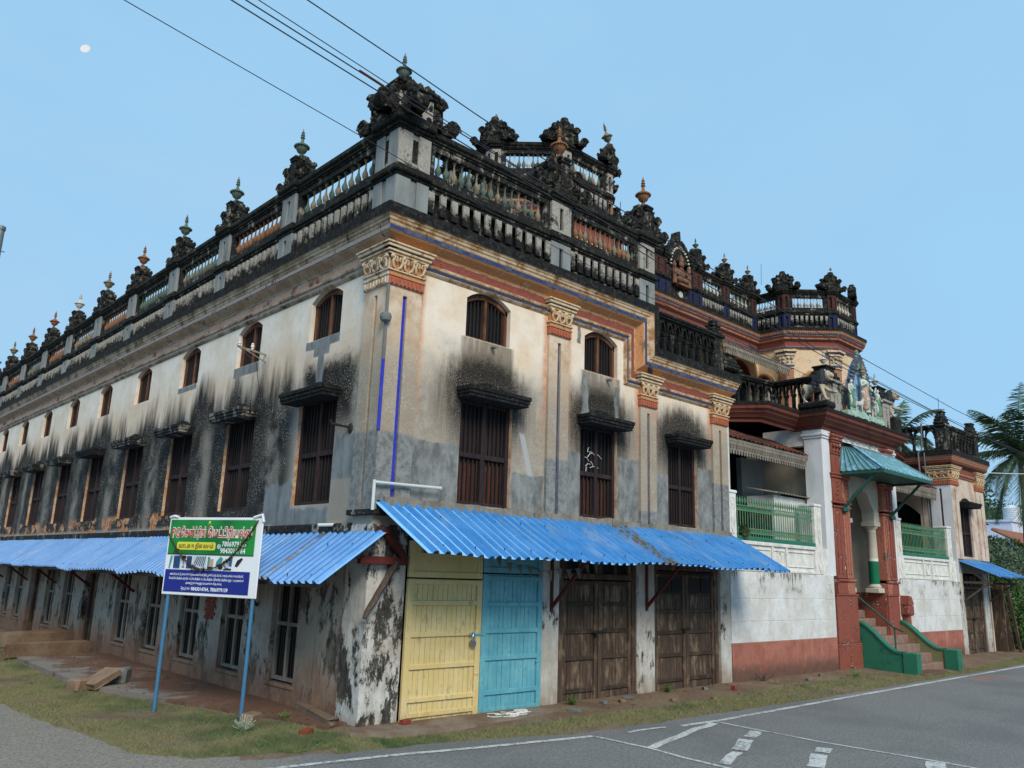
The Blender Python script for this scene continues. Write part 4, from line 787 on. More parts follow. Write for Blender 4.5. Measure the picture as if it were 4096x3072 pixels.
# --- awnings
def corrug(mb, A, B, Cc, D, n, amp=.032, prof=None, rows=5, mi=0, sag=0.0, th=.006, pale=None):
    """trapezoid-ribbed sheet between top edge A-B and lower edge D-C"""
    A, B, Cc, D = map(Vector, (A, B, Cc, D)); nrm = (B - A).cross(D - A).normalized()
    if nrm.z < 0: nrm = -nrm
    pat = prof or ((0, 0), (.30, 0), (.40, 1), (.60, 1), (.70, 0))
    us = []
    for k in range(n):
        for a, h in pat: us.append(((k + a) / n, h))
    us.append((1.0, 0)); top = []
    for j in range(rows + 1):
        v = j / rows; row = []
        for u, h in us:
            p = (A + (B - A) * u) * (1 - v) + (D + (Cc - D) * u) * v
            wv = mnoise.noise((p.x * .9, p.y * .9, 5.0)) * sag * v
            row.append(p + nrm * (h * amp) + Vector((0, 0, wv)))
        top.append(row)
    bot = [[p - nrm * th for p in r] for r in top]
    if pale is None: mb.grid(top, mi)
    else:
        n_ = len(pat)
        for c_ in range(len(us) - 1): mb.grid([[r[c_], r[c_ + 1]] for r in top], pale if c_ % n_ in (0, 4) else mi)  # flat pans get the lighter blue, so the lit stripes are painted
    mb.grid(bot, mi)
    mb.grid([top[0], bot[0]], mi); mb.grid([top[-1], bot[-1]], mi); mb.grid([[r[0] for r in top], [r[0] for r in bot]], mi); mb.grid([[r[-1] for r in top], [r[-1] for r in bot]], mi)
def awning(label, fm, edges, zt, zb, pr, per, group=None, loc=(0, 0, 0), lift=None):
    t_ = thing('awning', label, 'awning', loc, group)
    for k, (a, b) in enumerate(zip(edges, edges[1:])):
        mb = MB(); e = .05; dz = .010 * (k % 2); pl = pr + random.uniform(-.03, .03); w = b - a
        zl = zb + random.uniform(-.025, .025); zr = zb + random.uniform(-.025, .025)
        A, B_, C_, D_ = fm(a - e, .02, zt + dz), fm(b, .02, zt + dz), fm(b, pl, zr + dz), fm(a - e, pl, zl + dz)
        corrug(mb, A, B_, C_, D_, max(2, round(w / per)), amp=.042, prof=((0, 0), (.36, 0), (.5, 1), (.80, 1), (.94, 0)), sag=.05, pale=1); o = mb.build('roof_sheet', ['awning_blue', 'awning_lit_pan'], t_, merge=False)
        mb = MB()
        for q in range(2):
            s = a + w * (q + .5) / 2
            for v in (.3, .9): z = zt + (zb - zt) * v; mb.box(s - .006, s + .006, .02 + (pr - .02) * v - .006, .02 + (pr - .02) * v + .006, z + .03, z + .062, .002, 0, fm)
        stuff(sub('screw', mb.mesh('screw', 'iron_dark'), o))
    return t_
AR = awning('blue corrugated awning over the yellow and aqua doors', FR, (.04, 1.15, 2.2, 3.3, 4.35, 5.4, 6.4, 7.4, 8.35, 9.25), 2.93, 2.21, 1.36, .18, 'blue sheet awnings', (4.6, -.7, 2.5))
for x in (3.62, 6.2):                                   # brackets: wall arm, strut and eave rail
    mb = MB(); mb.bar((x, 0, 2.62), (x, -1.0, 2.30), .05, .06); mb.bar((x, -.02, 1.45), (x, -.85, 2.28), .045, .05); mb.bar((x, -.03, 1.4), (x, -.03, 2.6), .05, .05); mb.build('bracket', 'red_oxide', AR)
for v in (.35, .78):
    mb = MB(); mb.bar((0.1, -.02 - 1.34 * v, 2.93 - .72 * v - .12), (9.2, -.02 - 1.34 * v, 2.93 - .72 * v - .12), .05, .05); mb.build('purlin', 'wood_prop', AR)
AL = awning('blue corrugated awning along the side wall behind the signboard', FL, [-.33, .95] + [.95 + 1.05 * k for k in range(1, 30)], 2.49, 1.77, 1.0, .175, 'blue sheet awnings', (-.5, 8, 2.1))
for y in (3.2, 6.1, 9.0, 12, 15, 18, 21):
    mb = MB(); mb.bar((0, y, 2.2), (-.8, y, 1.85), .05, .06); mb.bar((-.02, y, 1.35), (-.7, y, 1.85), .045, .05); mb.build('bracket', 'red_oxide', AL)
for v in (.3, .85):
    mb = MB(); mb.bar((-1.0 * v - .02, -.2, 2.49 - .72 * v - .12), (-1.0 * v - .02, 30, 2.49 - .72 * v - .12), .05, .05); mb.build('purlin', 'wood_prop', AL)
# loose timbers under the corner of the awnings
mb = MB(); mb.box(-.25, .55, -.16, -.06, 2.06, 2.17, .008); mb.box(.05, .2, -.2, -.03, 2.48, 2.58, .008); mb.bar((.16, -.12, 2.5), (.50, -.12, 2.15), .09, .11); beam = mb.build('corner_beam', 'red_oxide')
tag(beam, 'red oxide timber bracket jutting at the corner pier below the awnings', 'beam')
mb = MB(); pts = [Vector((.36, -.13, 2.10)).lerp(Vector((-.18, -.22, 1.35)), k / 7) for k in range(8)]; mb.tube([p + Vector((.01 * math.sin(k * 3), 0, 0)) for k, p in enumerate(pts)], [.045, .05, .046, .05, .045, .048, .043, .03], 6)
tag(mb.build('timber_prop', 'wood_prop'), 'weathered broken timber prop leaning on the corner pier', 'timber')
# ================================================================ white compound walls with iron railings
RAIL = MB(); RAIL.tube([(0, 0, 0), (0, 0, .62)], .011, 6); RAIL = RAIL.mesh('upright', 'fence_green', True)
SPK = MB(); SPK.lathe([(.006, 0), (.012, .02), (.008, .035), (.026, .085), (.022, .12), (.003, .2)], 8); SPK = SPK.mesh('spearhead', 'fence_green', True)
RING = MB(); RING.tube([(.026 * math.cos(k * math.pi / 6), 0, .05 + .042 * math.sin(k * math.pi / 6)) for k in range(13)], .008, 5, caps=False); RING = RING.mesh('ring', 'fence_green', True)
def compound(x0, x1, p0, p1, label, flabel):
    """plain lower wall, panelled band, green sill; p0/p1 the railing posts"""
    W_ = thing('compound_wall', label, 'wall', ((x0 + x1) / 2, .1, 0), 'white compound walls beside the porch')
    mb = MB(); mb.box(x0, x1, -.02, .35, .71, 2.22, .01); mb.build('wall_face', 'white_wall', W_)
    mb = MB(); mb.box(x0, x1, -.024, .35, -.15, .71, .006); mb.build('dado', 'red_dado', W_)
    a, b = p0 + .32, p1
    mb = MB(); mb.box(x0, x1, .01, .35, 2.22, 2.86, .0); mb.box(a, b, -.035, .01, 2.22, 2.28, .008); mb.box(a, b, -.035, .01, 2.80, 2.88, .008)
    n1, n2 = a + (b - a) * .42, a + (b - a) * .60
    for s in (a + .03, n1, n2, b - .03): mb.box(s - .035, s + .035, -.03, .01, 2.28, 2.80, .006)
    for q0, q1 in ((a + .1, n1 - .07), (n1 + .07, n2 - .07), (n2 + .07, b - .1)):
        for z in (2.36, 2.70): mb.box(q0, q1, -.012, .012, z, z + .02, .004)
        for s in (q0, q1 - .02): mb.box(s, s + .02, -.012, .012, 2.38, 2.70, .004)
    c = (n1 + n2) / 2; mb.tube([(c + .10 * math.cos(k * math.pi / 10), .0, 2.54 + .15 * math.sin(k * math.pi / 10)) for k in range(21)], .014, 5, caps=False)
    mb.build('panel_band', 'white_trim', W_)
    mb = MB(); mb.box(a - .05, b + .05, -.02, .3, 2.86, 2.98, .02); mb.build('green_sill', 'green_paint', W_)
    for q0, q1 in ((p0, p0 + .32), (p1, p1 + .34)):
        mb = MB(); mb.box(q0, q1, -.03, .38, 2.22, 3.88, .012); mb.box(q0 - .02, q1 + .02, -.05, .40, 3.88, 3.95, .015); c = (q0 + q1) / 2
        for s in (c - .06, c + .05): mb.box(s, s + .018, -.045, -.03, 3.15, 3.6, .003)
        mb.bar((c - .06, -.04, 3.15), (c + .0, -.04, 3.0), .02, .02); mb.bar((c + .06, -.04, 3.15), (c, -.04, 3.0), .02, .02)
        mb.tube([(c + .06 * math.cos(k * math.pi / 8), -.035, 3.72 + .08 * math.sin(k * math.pi / 8)) for k in range(17)], .01, 5, caps=False)
        mb.bar((c - .02, -.036, 2.75), (c - .1, -.036, 2.48), .02, .02); mb.bar((c - .1, -.036, 2.48), (c - .02, -.036, 2.28), .02, .02); mb.bar((c - .02, -.036, 2.75), (c + .06, -.036, 2.48), .02, .02); mb.bar((c + .06, -.036, 2.48), (c - .02, -.036, 2.28), .02, .02)
        mb.build('post', 'white_trim', W_)
    F_ = thing('iron_railing', flabel, 'railing', ((a + b) / 2, .06, 2.98), 'green spear railings on the compound walls')
    mb = MB()
    for z in (3.04, 3.145, 3.53, 3.64): mb.box(a, b, .03, .055, z, z + .022, .004)
    mb.build('rail', 'fence_green', F_)
    n = int((b - a) / .105)
    for k in range(n):
        s = a + .05 + (b - a - .1) * k / (n - 1)
        put('upright', RAIL, F_, TR(s, .042, 2.98)); put('spearhead', SPK, F_, TR(s, .042, 3.66))
        if k < n - 1:
            q = s + (b - a - .1) / (n - 1) / 2
            for z in (3.055, 3.545): put('ring', RING, F_, TR(q, .042, z))
    return W_
compound(9.12, 13.90, 9.10, 13.02, 'white washed compound wall with red dado beside the shop doors', 'green iron spear railing in front of the sheet-roofed lean-to')
compound(17.75, 22.62, 17.98, 21.95, 'white washed compound wall with red dado beyond the entrance steps', 'green iron spear railing between the porch and the end pavilion')
# small plate, white downpipe
mb = MB(); mb.box(13.55, 13.68, -.035, -.022, 1.98, 2.22, .004); mb.box(13.57, 13.66, -.04, -.034, 2.1, 2.16); tag(mb.build('wall_plate', ['pvc_white']), 'small pale plate fixed on the white wall by the red pillar', 'plate')
mb = MB(); mb.tube([(9.34, .12, 3.9), (9.34, .12, 5.45)], .055, 10); tag(mb.build('drain_pipe', 'pvc_white', None, True), 'thick white downpipe standing above the fence post by the corner building', 'pipe')
# ================================================================ verandah court behind the left railing (set back between the corner building and the porch)
V = thing('verandah', 'tiled verandah roof with carved valance behind the first green railing', 'verandah', (11.5, 1.2, 2.2))
mb = MB(); mb.box(9.1, 13.9, .35, 6, 2.1, 2.2); mb.build('floor', 'cement_floor', V)
mb = MB(); mb.box(9.1, 18.2, 3.2, 3.4, 2.2, 6.25); mb.build('back_wall', 'inner_shade', V)
mb = MB(); mb.box(12.55, 13.66, 1.7, 1.85, 2.2, 5.2); mb.build('inner_wall', 'inner_wall', V)
def tile_roof(root, x0, x1, y0, y1, z0, z1, nx, ny, mat='clay_tile'):
    tm = MB(); w = (x1 - x0) / nx; L = math.hypot(y1 - y0, z1 - z0) / ny * 1.25
    rows = [[(-w / 2 + w * k / 6, v * L, .02 * math.sin(k / 6 * math.pi * 2) + .012 * (1 - v)) for k in range(7)] for v in (0, 1)]
    tm.grid(rows); tm.grid([[(p[0], p[1], p[2] - .014) for p in r] for r in rows]); tm.grid([rows[0], [(p[0], p[1], p[2] - .014) for p in rows[0]]]); me = tm.mesh('tile', mat, True, merge=False)
    ang = math.atan2(z1 - z0, y1 - y0)
    for j in range(ny):
        for i in range(nx):
            v = j / ny; put('tile', me, root, Matrix.Translation((x0 + w * (i + .5) + random.uniform(-.008, .008), y0 + (y1 - y0) * v + random.uniform(-.012, .012), z0 + (z1 - z0) * v + .02)) @ Matrix.Rotation(ang + random.uniform(-.02, .03), 4, 'X') @ Matrix.Rotation(random.uniform(-.04, .04), 4, 'Z'))
tile_roof(V, 9.25, 13.62, .35, 1.35, 5.25, 5.72, 22, 6)
mb = MB(); mb.box(9.2, 13.66, .38, .46, 5.17, 5.25, .01); mb.box(9.2, 13.66, .40, 1.3, 5.21, 5.22); mb.build('eave_board', 'wood_grey', V)
def valance(root, fm, a, b, z, n, drop=.3, name='valance'):
    """fretted eave board: row of pierced tongues with pointed drops"""
    w = (b - a) / n; m = MB(); d0, d1 = -.012, .012
    f0 = lambda x, d, zz: (x, -d, zz)
    m.box(-w / 2, w / 2, -d1, d1, drop * .80, drop); m.box(-w / 2, w / 2, -d1, d1, drop * .36, drop * .44)
    for q in (-w * .30, w * .30): m.box(q - w * .11, q + w * .11, -d1, d1, drop * .44, drop * .80)
    m.prism([(-w * .42, drop * .36), (w * .42, drop * .36), (w * .2, drop * .22), (w * .34, drop * .16), (0, 0), (-w * .34, drop * .16), (-w * .2, drop * .22)], d0, d1, f0)
    me = m.mesh(name, 'wood_grey')
    pos = fm[1]
    for k in range(n): put(name, me, root, pos(a + w * (k + .5), 0, z - drop))
FRM = (FR, lambda s, d, z: Matrix.Translation(FR(s, d, z)))
vf = frame(0, .40, 0); valance(V, vf, 9.3, 13.55, 5.17, 36)
# lean-to shed behind the railing
S_ = thing('lean_to', 'small whitewashed lean-to with cement sheet roof behind the railing', 'shed', (13, .9, 2.2))
mb = MB(); mb.box(12.1, 14.2, .55, 1.3, 2.2, 4.12, .0); mb.build('wall_face', 'white_wall', S_)
mb = MB(); corrug(mb, (12.0, 1.35, 4.34), (14.3, 1.35, 4.34), (14.3, .40, 4.15), (12.0, .40, 4.15), 16, .03, ((0, 0), (.25, .5), (.5, 1), (.75, .5))); mb.build('roof_sheet', 'asbestos_grey', S_, merge=False)
mb = MB(); mb.box(11.2, 12.1, .62, 1.3, 2.2, 3.75); mb.build('side_wall', 'parapet_black', S_)
# ================================================================ entrance porch
AX = 15.95
P_ = thing('entrance_porch', 'projecting white and terracotta entrance porch with brown cornice', 'porch', (AX, .5, 0))
PX0, PX1 = 13.68, 18.22
for x0, x1 in ((PX0, 14.1), (17.80, PX1)):
    mb = MB(); mb.box(x0, x1, 0, .5, 2.2, 5.72, .01); mb.box(x0 - .03, x1 + .03, -.03, .53, 5.72, 5.78, .01); mb.box(x0 - .06, x1 + .06, -.06, .56, 5.78, 5.86, .015); mb.box(x0 - .03, x1 + .03, -.03, .53, 5.86, 6.02, .01)
    mb.build('corner_pier', 'white_pier', P_)
mb = MB(); mb.box(14.1, 17.80, .06, .4, 4.95, 6.02); mb.box(14.1, 17.8, .03, .06, 5.66, 5.72, .01); mb.box(14.1, 17.8, .01, .06, 5.72, 5.80, .015)
mb.box(PX0 + .03, PX0 + .3, .5, 1.7, 5.55, 6.02); mb.box(PX1 - .3, PX1 - .03, .5, 1.7, 5.55, 6.02); mb.build('entablature', 'white_trim', P_)
# painted swags on the frieze
for k in range(6):
    s = 15.1 + .36 * k; mb = MB(); mb.tube([(s + .36 * j / 6, .045, 5.93 - .09 * math.sin(j / 6 * math.pi)) for j in range(7)], .012, 5); mb.build('swag', 'white_trim', P_, True)
# terracotta clustered columns on plinths
def clustered(x0, x1, mirror=False):
    g = (lambda x: x) if not mirror else (lambda x: x0 + x1 - x)
    mb = MB(); e0, e1 = (.15, .2) if not mirror else (.0, .0); mb.box(x0 - e0, x1 + e1, -.06, .45, -.15, .55, .02); mb.box(x0 - e0 * .7, x1 + e1 * .75, -.04, .45, .55, 1.72, .015); mb.box(x0 - e0 * .9, x1 + e1 * .9, -.06, .45, 1.72, 1.76, .01); o = mb.build('plinth', 'terracotta', P_)
    for a, b, top, pk in ((x0, x0 + .5, 5.9, 'main'), (x0 + .55, x0 + .92, 4.95, 'inner')) if not mirror else ((x0, x0 + .42, 5.9, 'main'), (x0 + .46, x0 + .70, 4.95, 'inner')):
        a, b = sorted((g(a), g(b))); c = (a + b) / 2; mt = 'terracotta' if pk == 'main' else 'terracotta_peeled'; mb = MB()
        mb.box(a - .02, b + .02, -.05, .4, 1.76, 2.06, .012); mb.tube([(a - .03, -.06, 2.1), (b + .03, -.06, 2.1)], .035, 8); mb.box(a, b, -.04, .4, 2.14, 3.95, .02)
        for s in (a + .08, c + .02): mb.box(s, s + .1, -.055, -.04, 2.25, 3.85, .01)
        mb.box(a - .03, b + .03, -.07, .4, 3.95, 4.0, .01); mb.box(a - .05, b + .05, -.09, .4, 4.06, 4.12, .015); mb.box(a, b, -.05, .4, 4.12, 4.72, .02)
        for k in range(5): mb.sphere((c, -.05, 4.2 + .11 * k), .06, 7, 5, (1, .5, .9))
        mb.box(a - .04, b + .04, -.08, .4, 4.72, 4.80, .02); mb.box(a - .06, b + .06, -.10, .4, 4.80, 4.86, .02)
        if pk == 'main':
            mb.box(a + .02, b - .02, -.05, .3, 4.86, 5.35, .015); mb.box(c - .03, c + .03, -.06, -.05, 4.95, 5.25); mb.box(a, b, -.07, .3, 5.35, 5.40, .01); mb.box(a + .01, b - .01, -.06, .3, 5.40, 5.66, .01)
            for q in range(3): s = a + (b - a) * (q + .5) / 3; mb.sphere((s, -.09, 5.58), .06, 8, 6, (1, .7, 1)); mb.tube([(s - .05, -.07, 5.42), (s, -.09, 5.46), (s + .05, -.08, 5.52)], .022, 5)
            for e, z0, z1 in ((.02, 5.66, 5.72), (.05, 5.72, 5.80), (.08, 5.80, 5.88)): mb.box(a - e, b + e, -.07 - e, .3, z0, z1, .012)
        sub('shaft', mb.mesh('shaft', mt, True), o)
clustered(14.08, 15.0); clustered(17.08, 17.80, True)
# cusped arch on round columns
n = 40; cusps = []
ax0, ax1, zs, ztop = 15.15, 16.8, 3.75, 4.62; acx = (ax0 + ax1) / 2
for k in range(n + 1):
    th = math.pi * k / n; r = 1 - .07 * abs(math.sin(th * 4.5)); cusps.append((acx - (ax1 - ax0) / 2 * r * math.cos(th), zs + (ztop - zs) * r * math.sin(th)))
mb = MB()
for (x0, y0), (x1, y1) in zip(cusps, cusps[1:]):
    for d in (.08, .42): mb.face([(x0, d, y0), (x1, d, y1), (x1, d, 4.95), (x0, d, 4.95)])
    mb.face([(x0, .08, y0), (x1, .08, y1), (x1, .42, y1), (x0, .42, y0)])
for a, b in ((14.7, cusps[0][0]), (cusps[-1][0], 17.1)): mb.box(a, b, .08, .42, zs - .0, 4.95)
mb.build('cusped_arch', 'porch_inner', P_)
for x in (15.1, 16.86):
    mb = MB(); mb.box(x - .19, x + .19, .04, .42, 1.80, 1.93, .012, 0); mb.lathe([(.17, 1.93), (.19, 1.97), (.15, 2.0), (.14, 2.04)], 18, (x, .23, 0), 0); mb.lathe([(.14, 2.04), (.135, 2.66)], 18, (x, .23, 0), 1); mb.lathe([(.135, 2.66), (.137, 2.74)], 18, (x, .23, 0), 2); mb.lathe([(.135, 2.74), (.12, 3.45), (.13, 3.47), (.12, 3.52), (.17, 3.58), (.18, 3.62)], 18, (x, .23, 0), 0); mb.box(x - .2, x + .2, .04, .43, 3.62, zs, .01, 0)
    mb.build('column', ['porch_inner', 'column_green', 'white_trim'], P_, True)
mb = MB(); mb.box(14.1, 17.8, 2.3, 2.4, 1.7, 6.0); mb.box(14.0, 14.1, .5, 2.4, 1.7, 5.6); mb.box(17.08, 17.2, .3, 2.4, 1.7, 5.6); mb.box(14.0, 17.8, .4, 2.4, 5.5, 5.56); mb.build('inner_wall', 'porch_inner', P_)
mb = MB(); mb.box(13.9, 17.8, 1.25, 2.4, 1.0, 1.79); mb.build('porch_floor', 'terracotta', P_)
# brown cornice stepping back round the porch, black weathered top
def pathP(d, h):
    z = 6.42 - h
    return [(9.3, 1.62 - d, z), (11.2 - d * 0, 1.62 - d, z), (11.9 - d * .4, .75 - d, z), (PX0 - d, .75 - d, z), (PX0 - d, -d, z), (PX1 + d, -d, z), (PX1 + d, .75 - d, z), (22.4, 1.62 - d, z)]
PP = [(.0, -.06, 0), (.36, -.02, 0), (.38, .0, 0), (.38, .06, 1), (.34, .09, 1), (.33, .16, 1), (.26, .22, 1), (.25, .25, 1), (.16, .33, 1), (.14, .36, 1), (.06, .40, 1), (.05, .47, 1), (.0, .48, 1)]
mb = MB(); sweep(mb, PP, None, pathP); mb.build('porch_cornice', ['slab_black', 'cornice_brown'], P_)
mb = MB(); mb.box(9.3, 22.4, 1.4, 6.0, 6.30, 6.46); mb.box(PX0 - .1, PX1 + .1, .0, 1.5, 6.30, 6.455); mb.build('terrace_slab', 'slab_black', P_)
# terrace balustrade
for (ox, oy, an, L, nn, col) in ((9.3, 1.62, 0, 2.0, 6, GC), (11.75, .95, 0, .01, 0, GC), (13.62, 1.35, R(-90), 1.28, 6, GC)):
    if nn: fm, pos = frame(ox, oy, an); gothic(fm, pos, 0, L, 6.46, P_, nn, col)
fm, pos = frame(11.55, 1.62, math.atan2(-.35, 2.0)); gothic(fm, pos, 0, 2.0, 6.46, P_, 6)
fm, pos = frame(13.75, .05, 0); gothic(fm, pos, .1, 4.3, 6.46, P_, 14, GCW, 'parapet_pale')
fm, pos = frame(18.2, 1.5, 0); gothic(fm, pos, 0.1, 4.2, 6.46, P_, 12)
for x, y in ((11.4, 1.62), (13.62, 1.35)): mb = MB(); mb.box(x - .2, x + .2, y - .05, y + .2, 6.46, 7.28, .02); mb.build('balustrade_post', 'parapet_pale', P_)
def stepped_block(root, x, y, z, w, fin=None):
    mb = MB()
    for k, (e, h) in enumerate(((1.0, .1), (.9, .1), (.75, .12), (.62, .08), (.7, .06))): mb.box(x - w * e, x + w * e, y - w * e * .8, y + w * e * .8, z + sum(q[1] for q in ((1.0, .1), (.9, .1), (.75, .12), (.62, .08), (.7, .06))[:k]), z + sum(q[1] for q in ((1.0, .1), (.9, .1), (.75, .12), (.62, .08), (.7, .06))[:k + 1]), .03)
    mb.build('stepped_block', 'ornament_black', root)
    if fin: finial(root, fin, x, y, z + .46, .62)
stepped_block(P_, 11.5, 1.5, 7.3, .4, 'urn_orange'); stepped_block(P_, 14.45, .2, 7.35, .4, 'urn_white'); stepped_block(P_, 17.75, .2, 7.35, .4, 'urn_white')
for x in (14.45, 17.75):
    mb = MB(); mb.box(x - .28, x + .28, -.12, .3, 6.46, 7.3, .03); mb.box(x - .34, x + .34, -.18, .36, 7.3, 7.38, .02); mb.build('porch_parapet_pier', 'parapet_pale', P_)
# canopy
K = thing('porch_canopy', 'hipped blue-green corrugated sheet canopy over the porch entrance', 'canopy', (16.1, -.6, 4.9))
A, B_, C_, D_ = (14.92, -.25, 5.62), (17.32, -.25, 5.62), (17.80, -1.19, 4.92), (14.51, -1.19, 4.92)
mb = MB(); corrug(mb, A, B_, C_, D_, 20, .03); mb.build('roof_sheet', 'canopy_sheet', K, merge=False)
mb = MB(); corrug(mb, (14.80, .0, 5.62), (14.92, -.25, 5.62), (14.51, -1.19, 4.92), (14.51, .0, 4.92), 7, .03); mb.build('roof_sheet', 'canopy_sheet', K, merge=False)
mb = MB(); corrug(mb, (17.44, .0, 5.62), (17.32, -.25, 5.62), (17.80, -1.19, 4.92), (17.80, .0, 4.92), 7, .03); mb.build('roof_sheet', 'canopy_sheet', K, merge=False)
mb = MB(); mb.face([(14.8, .02, 5.78), (17.44, .02, 5.78), (17.44, -.30, 5.66), (14.80, -.30, 5.66)]); mb.face([(14.8, .02, 5.765), (17.44, .02, 5.765), (17.44, -.30, 5.645), (14.80, -.30, 5.645)]); mb.face([(14.8, -.3, 5.66), (17.44, -.3, 5.66), (17.44, -.32, 5.6), (14.8, -.32, 5.6)]); mb.build('ridge_flashing', 'galvanized', K)
mb = MB(); mb.bar((14.92, -.25, 5.66), (14.51, -1.19, 4.96), .09, .02); mb.build('hip_cap', 'canopy_sheet', K); mb = MB(); mb.bar((17.32, -.25, 5.66), (17.80, -1.19, 4.96), .09, .02); mb.build('hip_cap', 'canopy_sheet', K)
mb = MB()
for p, q in (((14.53, 0, 4.87), (14.53, -1.17, 4.87)), ((14.53, -1.17, 4.87), (17.78, -1.17, 4.87)), ((17.78, -1.17, 4.87), (17.78, 0, 4.87))): mb.bar(p, q, .05, .08)
mb.box(14.55, 17.76, -1.15, -.02, 4.885, 4.90); mb.build('frame', 'canopy_steel', K)
for x in (14.62, 17.6):
    mb = MB(); mb.bar((x, -.08, 3.98), (x, -.95, 4.85), .06, .06); mb.box(x - .12, x + .12, -.14, -.04, 3.86, 3.98, .02); mb.build('strut', 'canopy_steel', K)
# steps with green swept cheek walls
ST = thing('entrance_steps', 'stone entrance steps between swept green cheek walls', 'steps', (16.5, -.4, -.12))
for k in range(9):
    z1 = .06 + .21 * k; y0 = -1.1 + .29 * k; mb = MB(); mb.box(15.35, 17.74 if y0 < -.02 else 17.05, y0, 1.6, z1 - .215, z1, .015); mb.build('step', 'step_stone', ST)
def cheek(x0, x1, y_end, inner):
    pts = []; m = 22
    for k in range(m + 1):
        u = k / m; y = .05 + (y_end + .36 - .05) * u; z = .38 + .68 * (1 - (3 * min(1, u * 1.08) ** 2 - 2 * min(1, u * 1.08) ** 3)); pts.append((y, z))
    pts.append((y_end + .36, -.15)); pts.append((.05, -.15)); mb = MB()
    fm = lambda s, d, z: (d, s, z)
    mb.prism(pts, x0, x1, fm); o = mb.build('cheek_wall', ['green_dull' if inner else 'green_paint'], ST)
    mb = MB(); mb.grid([[(x0 - .025, y, z + .03) for y, z in pts[:m + 1]], [(x1 + .025, y, z + .03) for y, z in pts[:m + 1]]]); mb.grid([[(x0 - .025, y, z - .02) for y, z in pts[:m + 1]], [(x0 - .025, y, z + .03) for y, z in pts[:m + 1]]]); mb.grid([[(x1 + .025, y, z - .02) for y, z in pts[:m + 1]], [(x1 + .025, y, z + .03) for y, z in pts[:m + 1]]]); sub('cap', mb.mesh('cap', 'green_paint', True), o)
    mb = MB(); mb.box(x0 - .03, x1 + .03, y_end, y_end + .37, -.15, .40, .02); sub('end_block', mb.mesh('end_block', 'green_paint'), o)
cheek(15.18, 15.36, -1.43, False); cheek(17.72, 17.95, -1.5, True)
mb = MB(); mb.box(17.06, 17.3, .02, 1.6, -.1, 1.8, .01); mb.build('flank_wall', 'terracotta', ST); mb = MB(); mb.box(15.0, 15.2, .02, 1.6, .6, 1.8, .01); mb.build('flank_wall', 'terracotta', ST)
mb = MB(); mb.box(15.2, 16.8, -1.55, -1.1, -.15, -.07, .01); mb.build('bottom_slab', 'cement_floor', ST)
hr = MB(); hr.tube([(15.5, .15, 1.72), (15.5, -.75, .98), (15.5, -1.0, .88)], .026, 8); hr.tube([(15.5, -.78, .95), (15.5, -.78, .28)], .022, 8); tag(hr.build('handrail', 'canopy_steel', None, True), 'thin green pipe handrail sloping down the entrance steps', 'handrail')
mb = MB(); mb.tube([(18.05, -.1, -.1), (18.05, -.1, 1.2)], .12, 12); mb.box(17.86, 18.24, -.26, .02, 1.2, 1.5, .04); mb.prism([(17.86, 1.5), (18.24, 1.5), (18.1, 1.72), (17.9, 1.75)], .02, .26, FR); mb.sphere((18.1, -.2, 1.66), .07); tag(mb.build('water_spout', 'terracotta', None, True), 'terracotta painted pipe and box standing beside the steps', 'pipe box')
# ================================================================ main house with two octagonal turrets, set back behind the terrace
MH = thing('main_house', 'tall set-back mansion with two octagonal turrets and orange banded cornice', 'building', (15.9, 8, 0))
ZS = 11.40; YM = 6.0
def band_profile(cols=None):
    return [(.0, .0, 0), (.34, .0, 0), (.34, .12, 1), (.31, .15, 3), (.305, .17, 1), (.29, .22, 3), (.28, .24, 2), (.265, .29, 3), (.25, .31, 4), (.20, .38, 3), (.19, .40, 1), (.18, .43, 4), (.06, .51, 1), (.055, .53, 4), (.05, .68, 3), (.08, .70, 2), (.07, .755, 3), (.0, .80, 1)]
MBAND = ['slab_black', 'turret_orange', 'cornice_blue', 'cornice_cream', 'cornice_red']
s8 = 1.88; ap = s8 / 2 / math.tan(math.pi / 8); OCT = [(-ap, s8 / 2), (-ap, -s8 / 2), (-s8 / 2, -ap), (s8 / 2, -ap), (ap, -s8 / 2), (ap, s8 / 2)]
def oct_pts(cx, cy, d):
    k = (ap + d) / ap; return [(cx + x * k, cy + y * k) for x, y in OCT]
